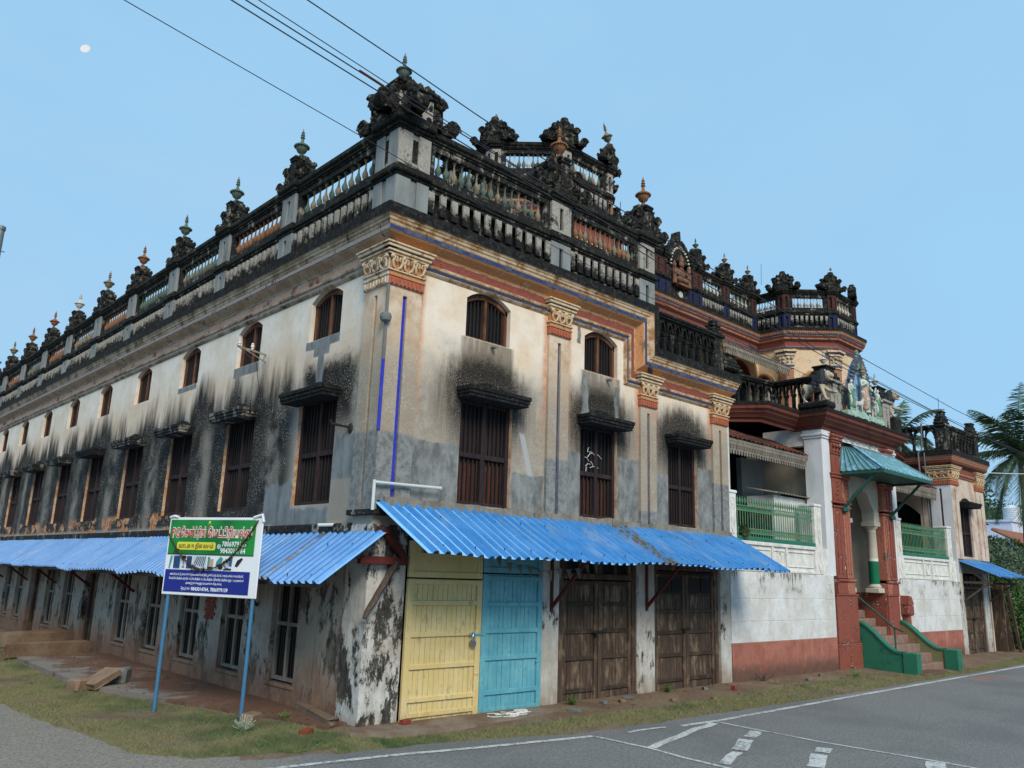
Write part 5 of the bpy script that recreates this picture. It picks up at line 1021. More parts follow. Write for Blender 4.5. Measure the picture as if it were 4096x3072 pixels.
def turret(cx, cy, full):
    pts = oct_pts(cx, cy, 0); zb = 6.4 if full else 9.0
    mb = MB(); mb.grid([[(x, y, zb) for x, y in pts], [(x, y, ZS - .5) for x, y in pts]]); mb.build('turret_wall', 'turret_cream', MH)
    mb = MB(); pr = band_profile(); sweep(mb, pr, None, lambda d, h: [(x, y, ZS - h) for x, y in oct_pts(cx, cy, d)])
    mb.face([(x, y, ZS - .01) for x, y in oct_pts(cx, cy, .3)]); mb.build('turret_cornice', MBAND, MH)
    for (x0, y0), (x1, y1) in list(zip(pts, pts[1:]))[(0 if full else 0):]:      # dentils, parapet and balusters of each face
        L = math.hypot(x1 - x0, y1 - y0); an = math.atan2(y1 - y0, x1 - x0); fm, pos = frame(x0, y0, an); nd = 22
        mb = MB()
        for k in range(nd): s = L * (k + .5) / nd; mb.box(s - .02, s + .02, .26, .33, ZS - .22, ZS - .17, 0, 0, fm)
        stuff(mb.build('dentil_row', 'turret_orange', MH))
        parapet_run(fm, .22, L - .22, ZS, MH, nb=9, ns=7, cols=('urn_white', 'urn_cream') if full else ('urn_cream', 'urn_white', 'urn_green'), pos=pos)
        parapet_pilaster(fm, -.02, .22, ZS, MH, 'blue_dirty' if full else 'parapet_warm', 'maroon_dirty' if full else 'parapet_pale'); parapet_pilaster(fm, L - .22, L + .02, ZS, MH, 'blue_dirty' if full else 'parapet_warm', 'maroon_dirty' if full else 'parapet_pale')
        if full:                                                        # capitals and pilasters on the shaft, pointed window
            for a, b in ((-.02, .26), (L - .26, L + .02)):
                mb = MB(); mb.box(a, b, -.02, .06, 6.5, 9.85, .01, 1, fm); mb.box(a - .03, b + .03, 0, .1, 9.85, 9.9, .01, 2, fm); mb.box(a - .02, b + .02, 0, .08, 9.9, 9.98, .01, 3, fm); mb.box(a, b, 0, .09, 9.98, 10.34, .01, 0, fm); mb.box(a - .06, b + .06, 0, .14, 10.34, 10.42, .01, 2, fm); mb.box(a - .08, b + .08, 0, .16, 10.42, 10.48, .01, 3, fm); mb.box(a - .12, b + .12, 0, .2, 10.48, 10.56, .01, 2, fm)
                for q in (0, 1):
                    c = a + (b - a) * (q + .5) / 2; mb.sphere(fm(c, .12, 10.24), .06, 8, 5, mi=0); mb.sphere(fm(c, .10, 10.1), .045, 8, 5, mi=0)
                mb.build('turret_pilaster', ['capital_pale', 'turret_orange', 'capital_cream', 'cornice_blue'], MH)
            mc = L / 2; w = .34; zs = 8.9
            arch = [(-w, 6.9), (-w, zs)] + [(-w + w * (1 - math.cos(k / 8 * math.pi / 2)) * 1.0, zs + .75 * math.sin(k / 8 * math.pi / 2)) for k in range(1, 9)]; arch = arch + [(-x, z) for x, z in arch[::-1][1:]]
            mb = MB(); mb.tube([fm(mc + x * 1.25, .03, z + .08) for x, z in arch], .06, 6, 0); mb.tube([fm(mc + x * 1.55, .02, z + .14) for x, z in arch], .03, 6, 1)
            o = mb.build('pointed_window', ['cornice_ochre', 'capital_pale'], MH, True)
            mb = MB(); mb.face([fm(mc + x, .012, z) for x, z in arch]); sub('pane', mb.mesh('pane', 'inner_shade', merge=False), o)
            mb = MB()
            for k in range(5):
                for sg in (-1, 1): mb.tube([fm(mc + sg * (-.3 + .15 * k) , .02, 8.5), fm(mc + sg * (-.2 + .1 * k), .03, 9.0), fm(mc + sg * (.1 - .05 * k), .02, 9.45)], .014, 5)
            sub('tracery', mb.mesh('tracery', 'capital_red', True), o)
    zc = ZS + 1.6
    tops = oct_pts(cx, cy, -.05)
    for k, (x, y) in enumerate(tops):
        an = math.atan2(y - cy, x - cx) + math.pi / 2
        put('crest', CREST[k % 3], MH, TR(x, y, zc, an, .95)); mb = MB(); mb.lathe([(.2, 0), (.17, .1), (.12, .2), (.14, .5), (.18, .58), (.12, .66), (.1, .74)], 8, (x, y, zc)); mb.build('pedestal', 'ornament_black', MH, True)
turret(8.38, 5.78, False); turret(23.42, 5.78, True)
finial(MH, 'urn_cream', *oct_pts(8.38, 5.78, -.05)[3], ZS + 2.28, .9, R(-22))
for x, y, z in ((6.15, 4.8, ZS + 2.3), (22.2, 3.4, ZS + 2.3)):
    mb = MB(); mb.lathe([(.03, 0), (.05, .05), (.02, .12)], 8, (x, y, z)); mb.build('broken_finial', 'urn_cream', MH)
# front wall and parapet between the turrets
X0, X1 = 10.2, 21.15
mb = MB(); wall(mb, FR, X0, X1, 6.4, ZS - .5, [(19.05, 20.45, 7.2, 10.1, .6)], .3, d=-YM); mb.build('front_wall', 'turret_cream', MH)
mb = MB(); sweep(mb, band_profile(), None, lambda d, h: [(X0, YM - d, ZS - h), (X1 - d, YM - d, ZS - h)]); mb.box(8, 24, YM + .02, 16, ZS - .12, ZS - .01, 0, 0); mb.build('front_cornice', MBAND, MH)
mb = MB()
for k in range(130): x = X0 + .04 + (X1 - X0) * k / 130; mb.box(x - .02, x + .02, YM - .33, YM - .26, ZS - .22, ZS - .17)
stuff(mb.build('dentil_row', 'turret_orange', MH))
fm, pos = frame(0, YM, 0)
bays = [(10.2, 12.2), (12.7, 14.55), (17.35, 18.75), (19.15, 20.75)]
for a, b in bays: parapet_run(fm, a, b, ZS, MH, nb=9, ns=8, cols=('urn_white', 'urn_green'), pos=pos)
for a, b in ((12.2, 12.7), (14.55, 14.95), (14.95, 15.35), (16.55, 16.95), (16.95, 17.35), (18.75, 19.15), (20.75, 21.1)): parapet_pilaster(fm, a, b, ZS, MH, 'blue_dirty', 'maroon_dirty')
for x, f_ in ((12.45, None), (14.6, None), (17.05, 'urn_green'), (18.95, 'urn_cream'), (20.6, 'urn_cream')): crest(MH, x, YM, ZS + 1.62, 0, 1.0, int(x), f_, fs=.75)
# central shrine gable
mb = MB(); c = AX; mb.box(c - .6, c + .6, YM - .05, YM + .3, ZS, ZS + 1.5, .02)
outl = [(-.75, 1.2)] + [(-.75 + .75 * k / 10, 1.2 + 1.0 * math.sin(k / 10 * math.pi / 2) + (.06 if k % 2 else 0)) for k in range(1, 10)] + [(-.12, 2.25), (-.05, 2.62), (.08, 2.66), (.12, 2.25)] + [(.75 - .75 * k / 10, 1.2 + 1.0 * math.sin(k / 10 * math.pi / 2) + (.06 if k % 2 else 0)) for k in range(9, 0, -1)] + [(.75, 1.2)]
mb.prism([(c + x, ZS + z) for x, z in outl], -YM - .25, -YM + .05, FR); o = mb.build('shrine_gable', 'ornament_black', MH)
mb = MB()
for k in range(17): a = math.pi * k / 16; mb.sphere((c - .55 * math.cos(a), YM - .09, ZS + 1.25 + .72 * math.sin(a)), .045, 6, 5)
stuff(sub('bead_arch', mb.mesh('bead_arch', 'urn_white', True), o))
mb = MB(); mb.sphere((c, YM - .14, ZS + 1.35), .12, 10, 8, (1, .8, 1.2)); mb.sphere((c, YM - .12, ZS + .98), .2, 10, 8, (1, .6, 1.3)); mb.lathe([(.1, 0), (.09, .1), (.04, .2), (.0, .28)], 8, (c, YM - .13, ZS + 1.46)); mb.sphere((c - .16, YM - .16, ZS + .75), .17, 8, 6, (1.2, .8, .7)); mb.sphere((c + .16, YM - .16, ZS + .75), .17, 8, 6, (1.2, .8, .7))
for sg in (-1, 1): mb.tube([(c + sg * .18, YM - .12, ZS + 1.15), (c + sg * .34, YM - .16, ZS + .98), (c + sg * .28, YM - .22, ZS + .85)], .05, 7); mb.lathe([(.09, 0), (.07, .3), (.1, .5), (.06, .62), (.08, .72), (.02, .85)], 8, (c + sg * .42, YM - .14, ZS + .55))
sub('relief_figure', mb.mesh('relief_figure', 'relief_dirty', True), o)
mb = MB(); mb.box(c - .35, c + .35, YM - .3, YM - .05, ZS + .50, ZS + .58, .01); sub('niche_shelf', mb.mesh('niche_shelf', 'relief_dirty'), o)
mb = MB(); mb.tube([(c, YM - .06, ZS + .25), (c, YM - .10, ZS + .25)], .12, 16); sub('round_boss', mb.mesh('round_boss', 'urn_white'), o)
for k in range(9):
    for sg in (-1, 1): mb = MB(); a = k / 9 * 1.4; x, z = c + sg * (.75 * math.cos(a)), ZS + 1.25 + .98 * math.sin(a); mb.lathe([(.05, 0), (.07, .08), (.03, .16), (.0, .2)], 6, (x, YM, z)); sub('crocket', mb.mesh('crocket', 'ornament_black', True), o)
# upper verandah eave with fretted valance, round arched window
mb = MB(); corrug(mb, (15.0, 5.9, 10.3), (20.9, 5.9, 10.3), (20.9, 4.55, 9.80), (15.0, 4.55, 9.80), 40, .03, ((0, 0), (.25, .5), (.5, 1), (.75, .5))); mb.build('upper_eave', 'asbestos_grey', MH, merge=False)
mb = MB(); mb.box(15.0, 20.9, 4.55, 4.62, 9.68, 9.78); mb.build('eave_beam', 'wood_grey', MH)
valance(MH, frame(0, 4.55, 0), 15.2, 20.85, 9.74, 40, .3)
mb = MB(); arch = [(19.75 - .68 * math.cos(k * math.pi / 16), 9.25 + .75 * math.sin(k * math.pi / 16)) for k in range(17)]
mb.tube([(x, YM - .03, z) for x, z in arch], .09, 6, 0); o = mb.build('arched_window', 'brick_red', MH, True)
mb = MB(); mb.face([(x, YM + .2, z) for x, z in [(19.1, 7.2)] + arch + [(20.4, 7.2)]]); sub('pane', mb.mesh('pane', 'inner_shade', merge=False), o)
mb = MB()
for k in range(7): a = math.pi * (k + .5) / 7; mb.tube([(19.75, YM + .1, 9.25), (19.75 - .6 * math.cos(a), YM + .1, 9.25 + .66 * math.sin(a))], .02, 5)
sub('fan_glazing', mb.mesh('fan_glazing', 'wood_grey'), o)
mb = MB(); mb.box(6.4, 24.4, 8, 18, 6.0, ZS - .12); mb.build('rear_block', 'turret_cream', MH)
# ================================================================ end pavilion, beyond the porch
EP = thing('end_pavilion', 'low cream end pavilion with shuttered window and gothic roof balustrade', 'building', (24.2, 2, 0))
ex0, ex1 = 22.65, 25.75
mb = MB(); wall(mb, FR, ex0, ex1, 2.5, 5.9, [(23.4, 24.45, 3.04, 4.72, 0)], .3)
fe, pe = frame(ex0, 6, R(-90)); wall(mb, fe, 0, 6, 2.2, 5.9, [(3.2, 5.0, 2.3, 4.9, .5)], .3); mb.box(ex1 - .1, ex1, .02, 6, -.1, 6.4); mb.build('wall_face', 'pavilion_plaster', EP)
mb = MB(); mb.box(23.1, 25.6, .35, 6, -.1, 6.3); mb.build('interior', 'inner_shade', EP)
def pathE(d, h): z = ZL - h; return [(ex0 - d, 5.9, z), (ex0 - d, -d, z), (ex1 + d, -d, z), (ex1 + d, 6, z)]
mb = MB(); sweep(mb, PROF, None, pathE); mb.box(ex0, ex1, .02, 6, ZL - .1, ZL - .002); mb.build('cornice', ['slab_black', 'turret_orange', 'cornice_brown', 'cornice_brown', 'cornice_red'], EP)
CBsave = CB; CB = EP
pilaster(FR, ex0 - .05, 23.25, 2.95, 5.36, 'groove_dark', mat='pavilion_plaster'); capital(FR, ex0 - .05, 23.25, 5.36); pilaster(FR, 25.0, ex1, 2.95, 5.36, 'groove_dark', mat='pavilion_plaster'); capital(FR, 25.0, ex1, 5.36)
fe2, _ = frame(ex0, 0, R(-90)); fe3 = lambda s, d, z: (ex0 - d, s, z)
pilaster(fe3, -.05, .62, 2.2, 5.36, 'groove_dark', mat='white_pier'); capital(fe3, -.05, .62, 5.36)
tall_window(FR, 23.4, 24.45, 3.04, 4.72); lintel(FR, 23.35, 24.5, 4.68)
CB = CBsave
gothic(FR, FRM[1], ex0 + .32, ex1 - .3, ZL, EP, 8, GCM, 'parapet_mixed'); fg, pg = frame(ex0, 5.5, R(-90)); gothic(fg, pg, 0, 5.2, ZL, EP, 14, GCM, 'parapet_mixed')
for x in (ex0 + .14, ex1 - .14):
    mb = MB(); mb.box(x - .18, x + .18, -.04, .32, ZL, ZL + .84, .015); mb.box(x - .22, x + .22, -.08, .36, ZL + .84, ZL + .93, .02); mb.build('balustrade_post', 'parapet_mixed', EP); stepped_block(EP, x, .14, ZL + .93, .24)
mb = MB(); mb.box(ex0 + .02, 23.05, -.02, .3, -.15, 2.5, .012); mb.build('pier', 'limewash_pier', EP); mb = MB(); mb.box(24.95, 25.4, -.02, .3, -.15, 2.5, .012); mb.build('pier', 'limewash_pier', EP)
mb = MB(); mb.box(ex0, ex1, -.015, .3, 2.5, 2.98, .01); mb.build('sill_band', 'cement_grey', EP)
CB = EP; old_door(23.06, 24.94, .08, 1.95, (.1, .6, 1.05, 1.5, 1.9), False); CB = CBsave
mb = MB(); mb.tube([(ex0 - .1, .7, 7.5), (ex0 - .1, .75, 6.6), (ex0 - .32, .8, 6.45), (ex0 - .32, .78, 3.9), (ex0 - .2, .6, 3.2)], .03, 8); mb.tube([(ex0 - .28, .62, 6.45), (ex0 - .28, .62, 3.6)], .022, 8); tag(mb.build('water_pipe', 'galvanized', None, True), 'grey water pipes running down the side of the end pavilion', 'pipe')
E2 = awning('blue corrugated awning over the far door beside the bushes', FR, (22.9, 23.85, 24.8, 25.75), 2.88, 2.40, 1.2, .12, 'blue sheet awnings', (24.3, -.6, 2.6))
for x in (23.0, 25.5):
    mb = MB(); mb.bar((x, 0, 2.2), (x, -.9, 2.2), .06, .07); mb.bar((x, -.02, 1.6), (x, -.8, 2.2), .05, .05); mb.bar((x, -.05, 2.75), (x, -.7, 2.25), .05, .05); mb.build('bracket', 'wood_prop', E2)
# right verandah valance between porch and pavilion
V2 = thing('verandah', 'carved valance and dark verandah beside the end pavilion', 'verandah', (20.3, 1.2, 2.2))
mb = MB(); mb.box(18.2, 22.6, .35, 6, 2.1, 2.2); mb.build('floor', 'cement_floor', V2); mb = MB(); mb.box(18.2, 22.6, 2.6, 2.8, 2.2, 6.2); mb.build('back_wall', 'inner_shade', V2)
tile_roof(V2, 18.3, 22.5, .35, 1.3, 5.2, 5.7, 20, 5); mb = MB(); mb.box(18.3, 22.55, .38, .46, 5.12, 5.2, .01); mb.build('eave_board', 'wood_grey', V2); valance(V2, vf, 18.3, 22.5, 5.13, 34)
# ================================================================ ground, road, verge
def sheet(name, pts, z, mat): mb = MB(); mb.face([(x, y, z) for x, y in pts]); return struct(mb.build(name, mat, None))
def jitter(pts, step=.15, amp=.05, seed=0):
    out = []
    for (x0, y0), (x1, y1) in zip(pts, pts[1:]):
        L = math.hypot(x1 - x0, y1 - y0); n = max(1, int(L / step))
        for k in range(n):
            u = k / n; x, y = x0 + (x1 - x0) * u, y0 + (y1 - y0) * u
            w = amp * (mnoise.noise((x * 2.3, y * 2.3, seed)) + .5 * mnoise.noise((x * 7, y * 7, seed))); out.append((x - w * (y1 - y0) / L, y + w * (x1 - x0) / L))
    out.append(pts[-1]); return out
mb = MB(); mb.face([(-900, -900, -.16), (900, -900, -.16), (900, 900, -.16), (-900, 900, -.16)]); struct(mb.build('ground', 'earth'))
EDGE = [(60, -1.72), (25, -1.84), (9, -1.92), (4, -1.80), (2.3, -1.72), (1.4, -1.36), (.2, -1.10), (-.94, -.98), (-1.5, -.62), (-2.36, -.30), (-2.8, .4), (-2.88, 1.7), (-3.1, 2.9), (-3.2, 4.65), (-3.6, 12), (-4.5, 40)]
ej = [EDGE[0]] + jitter(EDGE[1:-1], .12, .07) + [EDGE[-1]]
sheet('road', [(200, -1.7)] + ej + [(-5, 120), (-40, 120), (-40, -40), (200, -40)], -.12, 'asphalt')
def zv(x, y):
    k = min(1, max(0, (-y - .1) / (1.6 if x > 2.5 else .95 if x < .5 else .95 + .325 * (x - .5)), -x / 2.6)); return -.055 - .085 * k + .018 * mnoise.noise((x * 1.3, y * 1.3, 0)) + .010 * mnoise.noise((x * 5, y * 5, 2))
mb = MB(); xs = [k * .16 for k in range(0, 172)]; ys = [-2.35 + .14 * k for k in range(18)]; mb.grid([[(x, y, zv(x, y)) for x in xs] for y in ys]); xs = [-4.6 + .16 * k for k in range(30)] ; xs[-1] = 0.0; ys = [-2.35 + .16 * k for k in range(110)]; mb.grid([[(x, y, zv(x, y)) for x in xs] for y in ys])
struct(mb.build('verge', 'earth', None, True))
# cement apron along the side wall
ap_ = [(-.0, .25), (-.45, .1), (-.62, 1.2), (-1.0, 2.4), (-1.40, 3.9), (-1.85, 5.6), (-1.8, 7.7), (-1.78, 10.2), (0, 10.2)]
poly = jitter(ap_, .2, .05, 4); mb = MB(); mb.face([(x, y, -.035) for x, y in poly]); n = len(poly)
for k in range(n - 1): (x0, y0), (x1, y1) = poly[k], poly[k + 1]; mb.face([(x0, y0, -.035), (x1, y1, -.035), (x1, y1, -.2), (x0, y0, -.2)])
struct(mb.build('pavement', 'cement_floor', None))
fp = jitter([(-.15, -.05), (-.35, -.35), (.1, -.62), (.8, -.72), (2.1, -.66), (3.3, -.5), (3.45, -.02)], .15, .05, 9); mb = MB(); mb.face([(x, y, -.052) for x, y in fp])
for k in range(len(fp) - 1): (x0, y0), (x1, y1) = fp[k], fp[k + 1]; mb.face([(x0, y0, -.052), (x1, y1, -.052), (x1, y1, -.2), (x0, y0, -.2)])
struct(mb.build('doorstep_slab', 'doorstep_cement', None))
# painted road lines
def stripe(name, pts, w, z=-.114, am=.012):
    pts = jitter(pts, .25, am, 3); L = []; Rr = []
    for k, (x, y) in enumerate(pts):
        x0, y0 = pts[max(0, k - 1)]; x1, y1 = pts[min(len(pts) - 1, k + 1)]; d = math.hypot(x1 - x0, y1 - y0); nx, ny = -(y1 - y0) / d, (x1 - x0) / d; ww = w / 2 * (1 + .12 * mnoise.noise((x * 4, y * 4, 1)))
        L.append((x + nx * ww, y + ny * ww, z)); Rr.append((x - nx * ww, y - ny * ww, z))
    mb = MB(); mb.grid([L, Rr]); return struct(mb.build(name, 'road_paint'))
stripe('edge_line', [(-4.5, -.82), (-1.76, -1.24), (-.49, -1.41), (.99, -1.72), (2.47, -1.98)], .10)
stripe('edge_line', [(4.2, -2.2), (5.09, -2.25), (10, -2.17), (21.1, -2.07), (60, -1.95)], .10)
stripe('edge_line', [(2.47, -2.02), (2.5, -2.9), (2.4, -3.5), (2.37, -4.06), (2.3, -6)], .07)
stripe('edge_line', [(4.98, -2.31), (4.87, -4.0), (4.95, -5.46), (4.97, -7)], .06)
for pts, w in (([(4.84, -2.33), (4.2, -2.46), (3.52, -2.65), (3.2, -2.74), (2.53, -2.92)], .13), ([(4.81, -3.08), (4.3, -3.26)], .17), ([(4.11, -3.33), (3.38, -3.66)], .2), ([(3.25, -3.7), (2.5, -4.0)], .14), ([(4.51, -4.25), (4.2, -4.37)], .2), ([(4.05, -4.42), (3.3, -4.73)], .2), ([(4.87, -5.48), (3.5, -6.2)], .22), ([(3.1, -2.05), (3.9, -2.13)], .07)): stripe('hatch_mark', pts, w, -.113, .06)
# grass
rnd = np.random.default_rng(3)
def edge_x(y):                                                      # road edge on the lane side
    pts = [(b, a) for a, b in EDGE if a < -.9][::1]; pts = sorted(pts); return np.interp(y, [p[0] for p in pts], [p[1] for p in pts])
def slab_x(y): return np.interp(y, [-.6, .3, 1.2, 2.4, 3.9, 5.6, 7.7, 10, 14, 30], [-.3, -.5, -.72, -1.1, -1.5, -1.9, -1.85, -1.85, -.6, -.6])
def blades(name, pts, h, label, mat='grass_blade', w=.0045):
    n = len(pts); a = rnd.uniform(0, 2 * np.pi, n); b = rnd.uniform(0, 2 * np.pi, n); hh = h * rnd.uniform(.4, 1.2, n) * np.where(rnd.random(n) < .08, 2.2, 1.0); lean = hh * rnd.uniform(.2, .9, n); ww = w * rnd.uniform(.7, 1.4, n)
    V = np.zeros((n, 4, 3)); V[:, 0] = pts; V[:, 1] = pts; V[:, 0, 0] += np.cos(a) * ww; V[:, 0, 1] += np.sin(a) * ww; V[:, 1, 0] -= np.cos(a) * ww; V[:, 1, 1] -= np.sin(a) * ww
    V[:, 2] = pts; V[:, 2, 0] += np.cos(b) * lean * .4 - np.cos(a) * ww * .6; V[:, 2, 1] += np.sin(b) * lean * .4 - np.sin(a) * ww * .6; V[:, 2, 2] += hh * .6
    V[:, 3] = pts; V[:, 3, 0] += np.cos(b) * lean; V[:, 3, 1] += np.sin(b) * lean; V[:, 3, 2] += hh
    F = np.arange(n * 4).reshape(n, 4)[:, [0, 1, 3, 2]]
    me = bpy.data.meshes.new(name); me.from_pydata(V.reshape(-1, 3).tolist(), [], F.tolist()); me.materials.append(M[mat]); return stuff(tag(put(name, me), label, 'grass'))
P1 = []
while len(P1) < 85000:
    y = -0.75 + 15 * rnd.random() ** 1.6; x0, x1 = edge_x(y) - .05, slab_x(y); x = x0 + (x1 - x0) * rnd.random()
    if x < x1 and mnoise.noise((x * .9, y * .9, 11)) >  -.55 + .75 * rnd.random() ** 2: P1.append((x, y, zv(x, y) - .004))
blades('grass', np.array(P1), .032, 'short patchy grass between the side lane and the cement apron')
P2 = []
while len(P2) < 85000:
    x = -.9 + 27 * rnd.random() ** 1.25; lo = np.interp(x, [-1, .2, 2.3, 4, 9, 26], [-1.0, -1.12, -1.72, -1.82, -1.93, -1.86]); hi = np.interp(x, [-1, 0, 2, 3.6, 6, 9, 14, 15.2, 18, 26], [-.35, -.7, -.95, -.95, -1.0, -.85, -.7, -1.5, -1.55, -1.0]); y = lo + (hi - lo) * rnd.random() ** .9
    if mnoise.noise((x * .8, y * 1.6, 5)) > -.55 + .75 * rnd.random() ** 2: P2.append((x, y, zv(x, y) - .004))
blades('grass', np.array(P2), .034, 'strip of rough grass between the road edge and the shop doors')
# weeds
def weed(x, y, s, mat, label, n=16, seed=0):
    r = random.Random(seed); mb = MB(); z = zv(x, y) - .01 if (x < 27) else -.15
    for k in range(n):
        a = r.uniform(0, 6.28); t_ = r.uniform(.2, 1.1); L = s * r.uniform(.5, 1); p = Vector((x, y, z)); d = Vector((math.cos(a) * math.sin(t_), math.sin(a) * math.sin(t_), math.cos(t_))); q = p + d * L; mb.tube([p, q], .004, 4, caps=False)
        for j in range(5):
            c = p + d * L * (.3 + .7 * j / 5); b = r.uniform(0, 6.28); e = Vector((math.cos(b), math.sin(b), r.uniform(-.1, .5))).normalized() * s * .17; sd = e.cross(Vector((0, 0, 1))).normalized() * s * .05; mb.face([c, c + e * .5 + sd, c + e, c + e * .5 - sd])
    return tag(mb.build('weed', mat, None, merge=False), label, 'weed')
weed(-1.25, .75, .22, 'weed_pale', 'silvery grey weed growing in the grass by the signpost', 26, 1); weed(-.95, 1.25, .2, 'weed_green', 'leafy green weed at the foot of the signpost', 30, 2); weed(-.55, 1.0, .16, 'weed_green', 'low green weed on the earth kerb by the corner', 26, 3)
weed(3.95, -.22, .2, 'weed_green', 'green weed clump at the foot of the first brown door', 24, 4); weed(6.6, -.2, .2, 'weed_green', 'green weed clump at the foot of the second brown door', 24, 5); weed(13.2, -.75, .28, 'weed_green', 'broad-leaved weed standing on the verge below the red pillar', 14, 6); weed(10.0, -.2, .3, 'bark', 'dry brown weed against the red dado', 12, 7)
# loose things on the ground
def rubble(name, x, y, sx, sy, sz, rz, mat, label, cat='stone', seed=0, tilt=0, z=None, group=None):
    mb = MB(); r = random.Random(seed); mb.box(-sx / 2, sx / 2, -sy / 2, sy / 2, 0, sz, min(sx, sy, sz) * .12); mb.v = [(a + r.uniform(-1, 1) * sx * .06, b + r.uniform(-1, 1) * sy * .06, c + r.uniform(-1, 1) * sz * .08) for a, b, c in mb.v]
    me = mb.mesh(name, mat); o = put(name, me, None, Matrix.Translation((x, y, (zv(x, y) if z is None else z))) @ Matrix.Rotation(rz, 4, 'Z') @ Matrix.Rotation(tilt, 4, 'Y')); return tag(o, label, cat, group)
rubble('stone', -1.93, 5.35, .32, .28, .2, .4, 'stone', 'rough reddish stone beside the tilted stone slab', seed=1)
rubble('stone_slab', -1.62, 5.25, .5, .36, .12, .3, 'stone', 'flat stone slab tilted against the grey block', seed=2, tilt=R(-24), z=.02)
rubble('stone_block', -1.27, 5.45, .32, .28, .24, .9, 'cement_dark', 'grey stone block on the cement apron', seed=3, z=-.04)
rubble('timber_plank', -.85, 5.5, .85, .1, .07, .1, 'wood_prop', 'old timber plank lying behind the grey stone block', 'plank', 4, z=-.04)
rubble('concrete_lump', -.98, 1.12, .26, .2, .14, .5, 'stone', 'lump of concrete at the foot of the right signpost', seed=5)
rubble('brick_piece', -.75, .05, .2, .1, .06, .5, 'brick_red', 'broken red brick lying in the dry grass near the corner', 'brick', 6); rubble('brick_piece', .62, -.2, .16, .08, .06, .2, 'brick_red', 'piece of red brick under the yellow door', 'brick', 7, z=-.05)
rubble('pebble', 8.3, -.55, .09, .09, .08, 0, 'brick_red', 'small round red stone before the second brown door', seed=8)
for k, (x, y) in enumerate(((4.6, -.35), (5.0, -.42), (5.35, -.3), (6.0, -.75), (7.6, -.35), (9.9, -.5), (11.2, -.6), (12.2, -.4), (3.6, -.6), (6.9, -1.0))): rubble('pebble', x, y, .1 + .05 * (k % 3), .09, .05, k, 'stone' if k % 2 else 'cement_dark', 'small stone lying on the earth in front of the doors', seed=20 + k, group='stones along the shop front')
rubble('kerb_stone', -1.05, 10.8, 1.75, .16, .3, R(14), 'earth', 'low earthen kerb block crossing the cement apron', 'kerb', 11, z=-.1); rubble('kerb_stone', -.75, 12.85, 1.5, .3, .38, R(10), 'earth', 'thick earthen step wall beyond the low kerb block', 'kerb', 12, z=-.1); rubble('kerb_stone', -.12, .95, .14, 1.6, .1, R(-12), 'earth', 'mud ridge at the foot of the corner wall', 'ridge', 13, z=-.05)
cl = []; r = random.Random(5); mb = MB()
for k in range(300):
    side = r.random() < .55
    x, y = (r.uniform(-1.6, -.05), r.uniform(.4, 10)) if side else (r.uniform(3.6, 14), r.uniform(-.9, -.05)); z = -.03 if side else zv(x, y) + .004; s = r.uniform(.006, .02); mb.box(x - s, x + s, y - s * .7, y + s * .7, z, z + s * .5, s * .2)
stuff(tag(mb.build('litter', 'leaf_litter', None, merge=False), 'scattered clods and dead leaves along the foot of the walls', 'litter'))
# kolam chalk drawing on the doorstep slab
mb = MB(); r = random.Random(2)
for k in range(13): x, y = 2.45 + r.uniform(-.35, .35), -.38 + r.uniform(-.16, .16); a = r.uniform(0, 6.28); mb.tube([(x + .16 * math.cos(a + q * .8) * (1 - q * .1), y + .09 * math.sin(a + q * .8), -.049) for q in range(6)], .006, 4, caps=False)
tag(mb.build('chalk_drawing', 'plain_white', None, merge=False), 'white chalk loops drawn on the slab before the aqua door', 'chalk drawing')
# ================================================================ signboard
SA, SB = Vector((-1.69, 2.81)), Vector((-1.06, 1.27)); s_ang = math.atan2(SB.y - SA.y, SB.x - SA.x); fs, ps = frame(SA.x, SA.y, s_ang); SL = (SB - SA).length
SG = thing('signboard', 'green and navy Tamil printed signboard on two blue posts', 'signboard', (-1.38, 2.04, -.08))
for s, lean in ((.03, .0), (SL - .02, .0)):
    mb = MB(); mb.tube([fs(s, -.03, -.12), fs(s, -.03, 2.6)], .028, 10); mb.build('post', 'steel_blue', SG, True)
def panel(name, s0, s1, z0, z1, d, mat, nx=16, nz=8, wav=.006):
    mb = MB(); mb.grid([[fs(s0 + (s1 - s0) * i / nx, d + wav * mnoise.noise(((s0 + (s1 - s0) * i / nx) * 3, (z0 + (z1 - z0) * j / nz) * 3, 2)), z0 + (z1 - z0) * j / nz) for i in range(nx + 1)] for j in range(nz + 1)]); return mb.build(name, mat, SG, True, merge=False)
mb = MB(); mb.box(-.09, SL + .05, -.025, .0, 1.53, 2.66, .008, 0, fs); mb.tube([fs(-.09, 0, 2.66), fs(.0, .01, 2.68), fs(.08, 0, 2.665)], .02, 6, 0); mb.tube([fs(SL - .12, 0, 2.66), fs(SL + .04, .01, 2.70), fs(SL + .06, 0, 2.6)], .022, 6, 0); board = mb.build('banner', 'print_white', SG)
panel('green_field', -.055, SL - .06, 2.125, 2.625, .006, 'print_green', wav=0); panel('navy_field', -.055, SL - .09, 1.575, 1.895, .006, 'print_navy', wav=0)
mb = MB(); mb.box(-.055, SL - .06, .0, .008, 2.115, 2.125, 0, 0, fs); mb.build('rule_line', 'print_dark', SG)
mb = MB(); c0, c1, z0, z1 = .12, .88, 2.185, 2.30; q = .03; rr = []
for cx, cz, a0 in ((c1 - q, z1 - q, 0), (c0 + q, z1 - q, 90), (c0 + q, z0 + q, 180), (c1 - q, z0 + q, 270)): rr += [(cx + q * math.cos(R(a0 + 15 * k)), cz + q * math.sin(R(a0 + 15 * k))) for k in range(7)]
mb.face([fs(x, .009, z) for x, z in rr]); mb.build('yellow_plate', 'print_yellow', SG, merge=False)
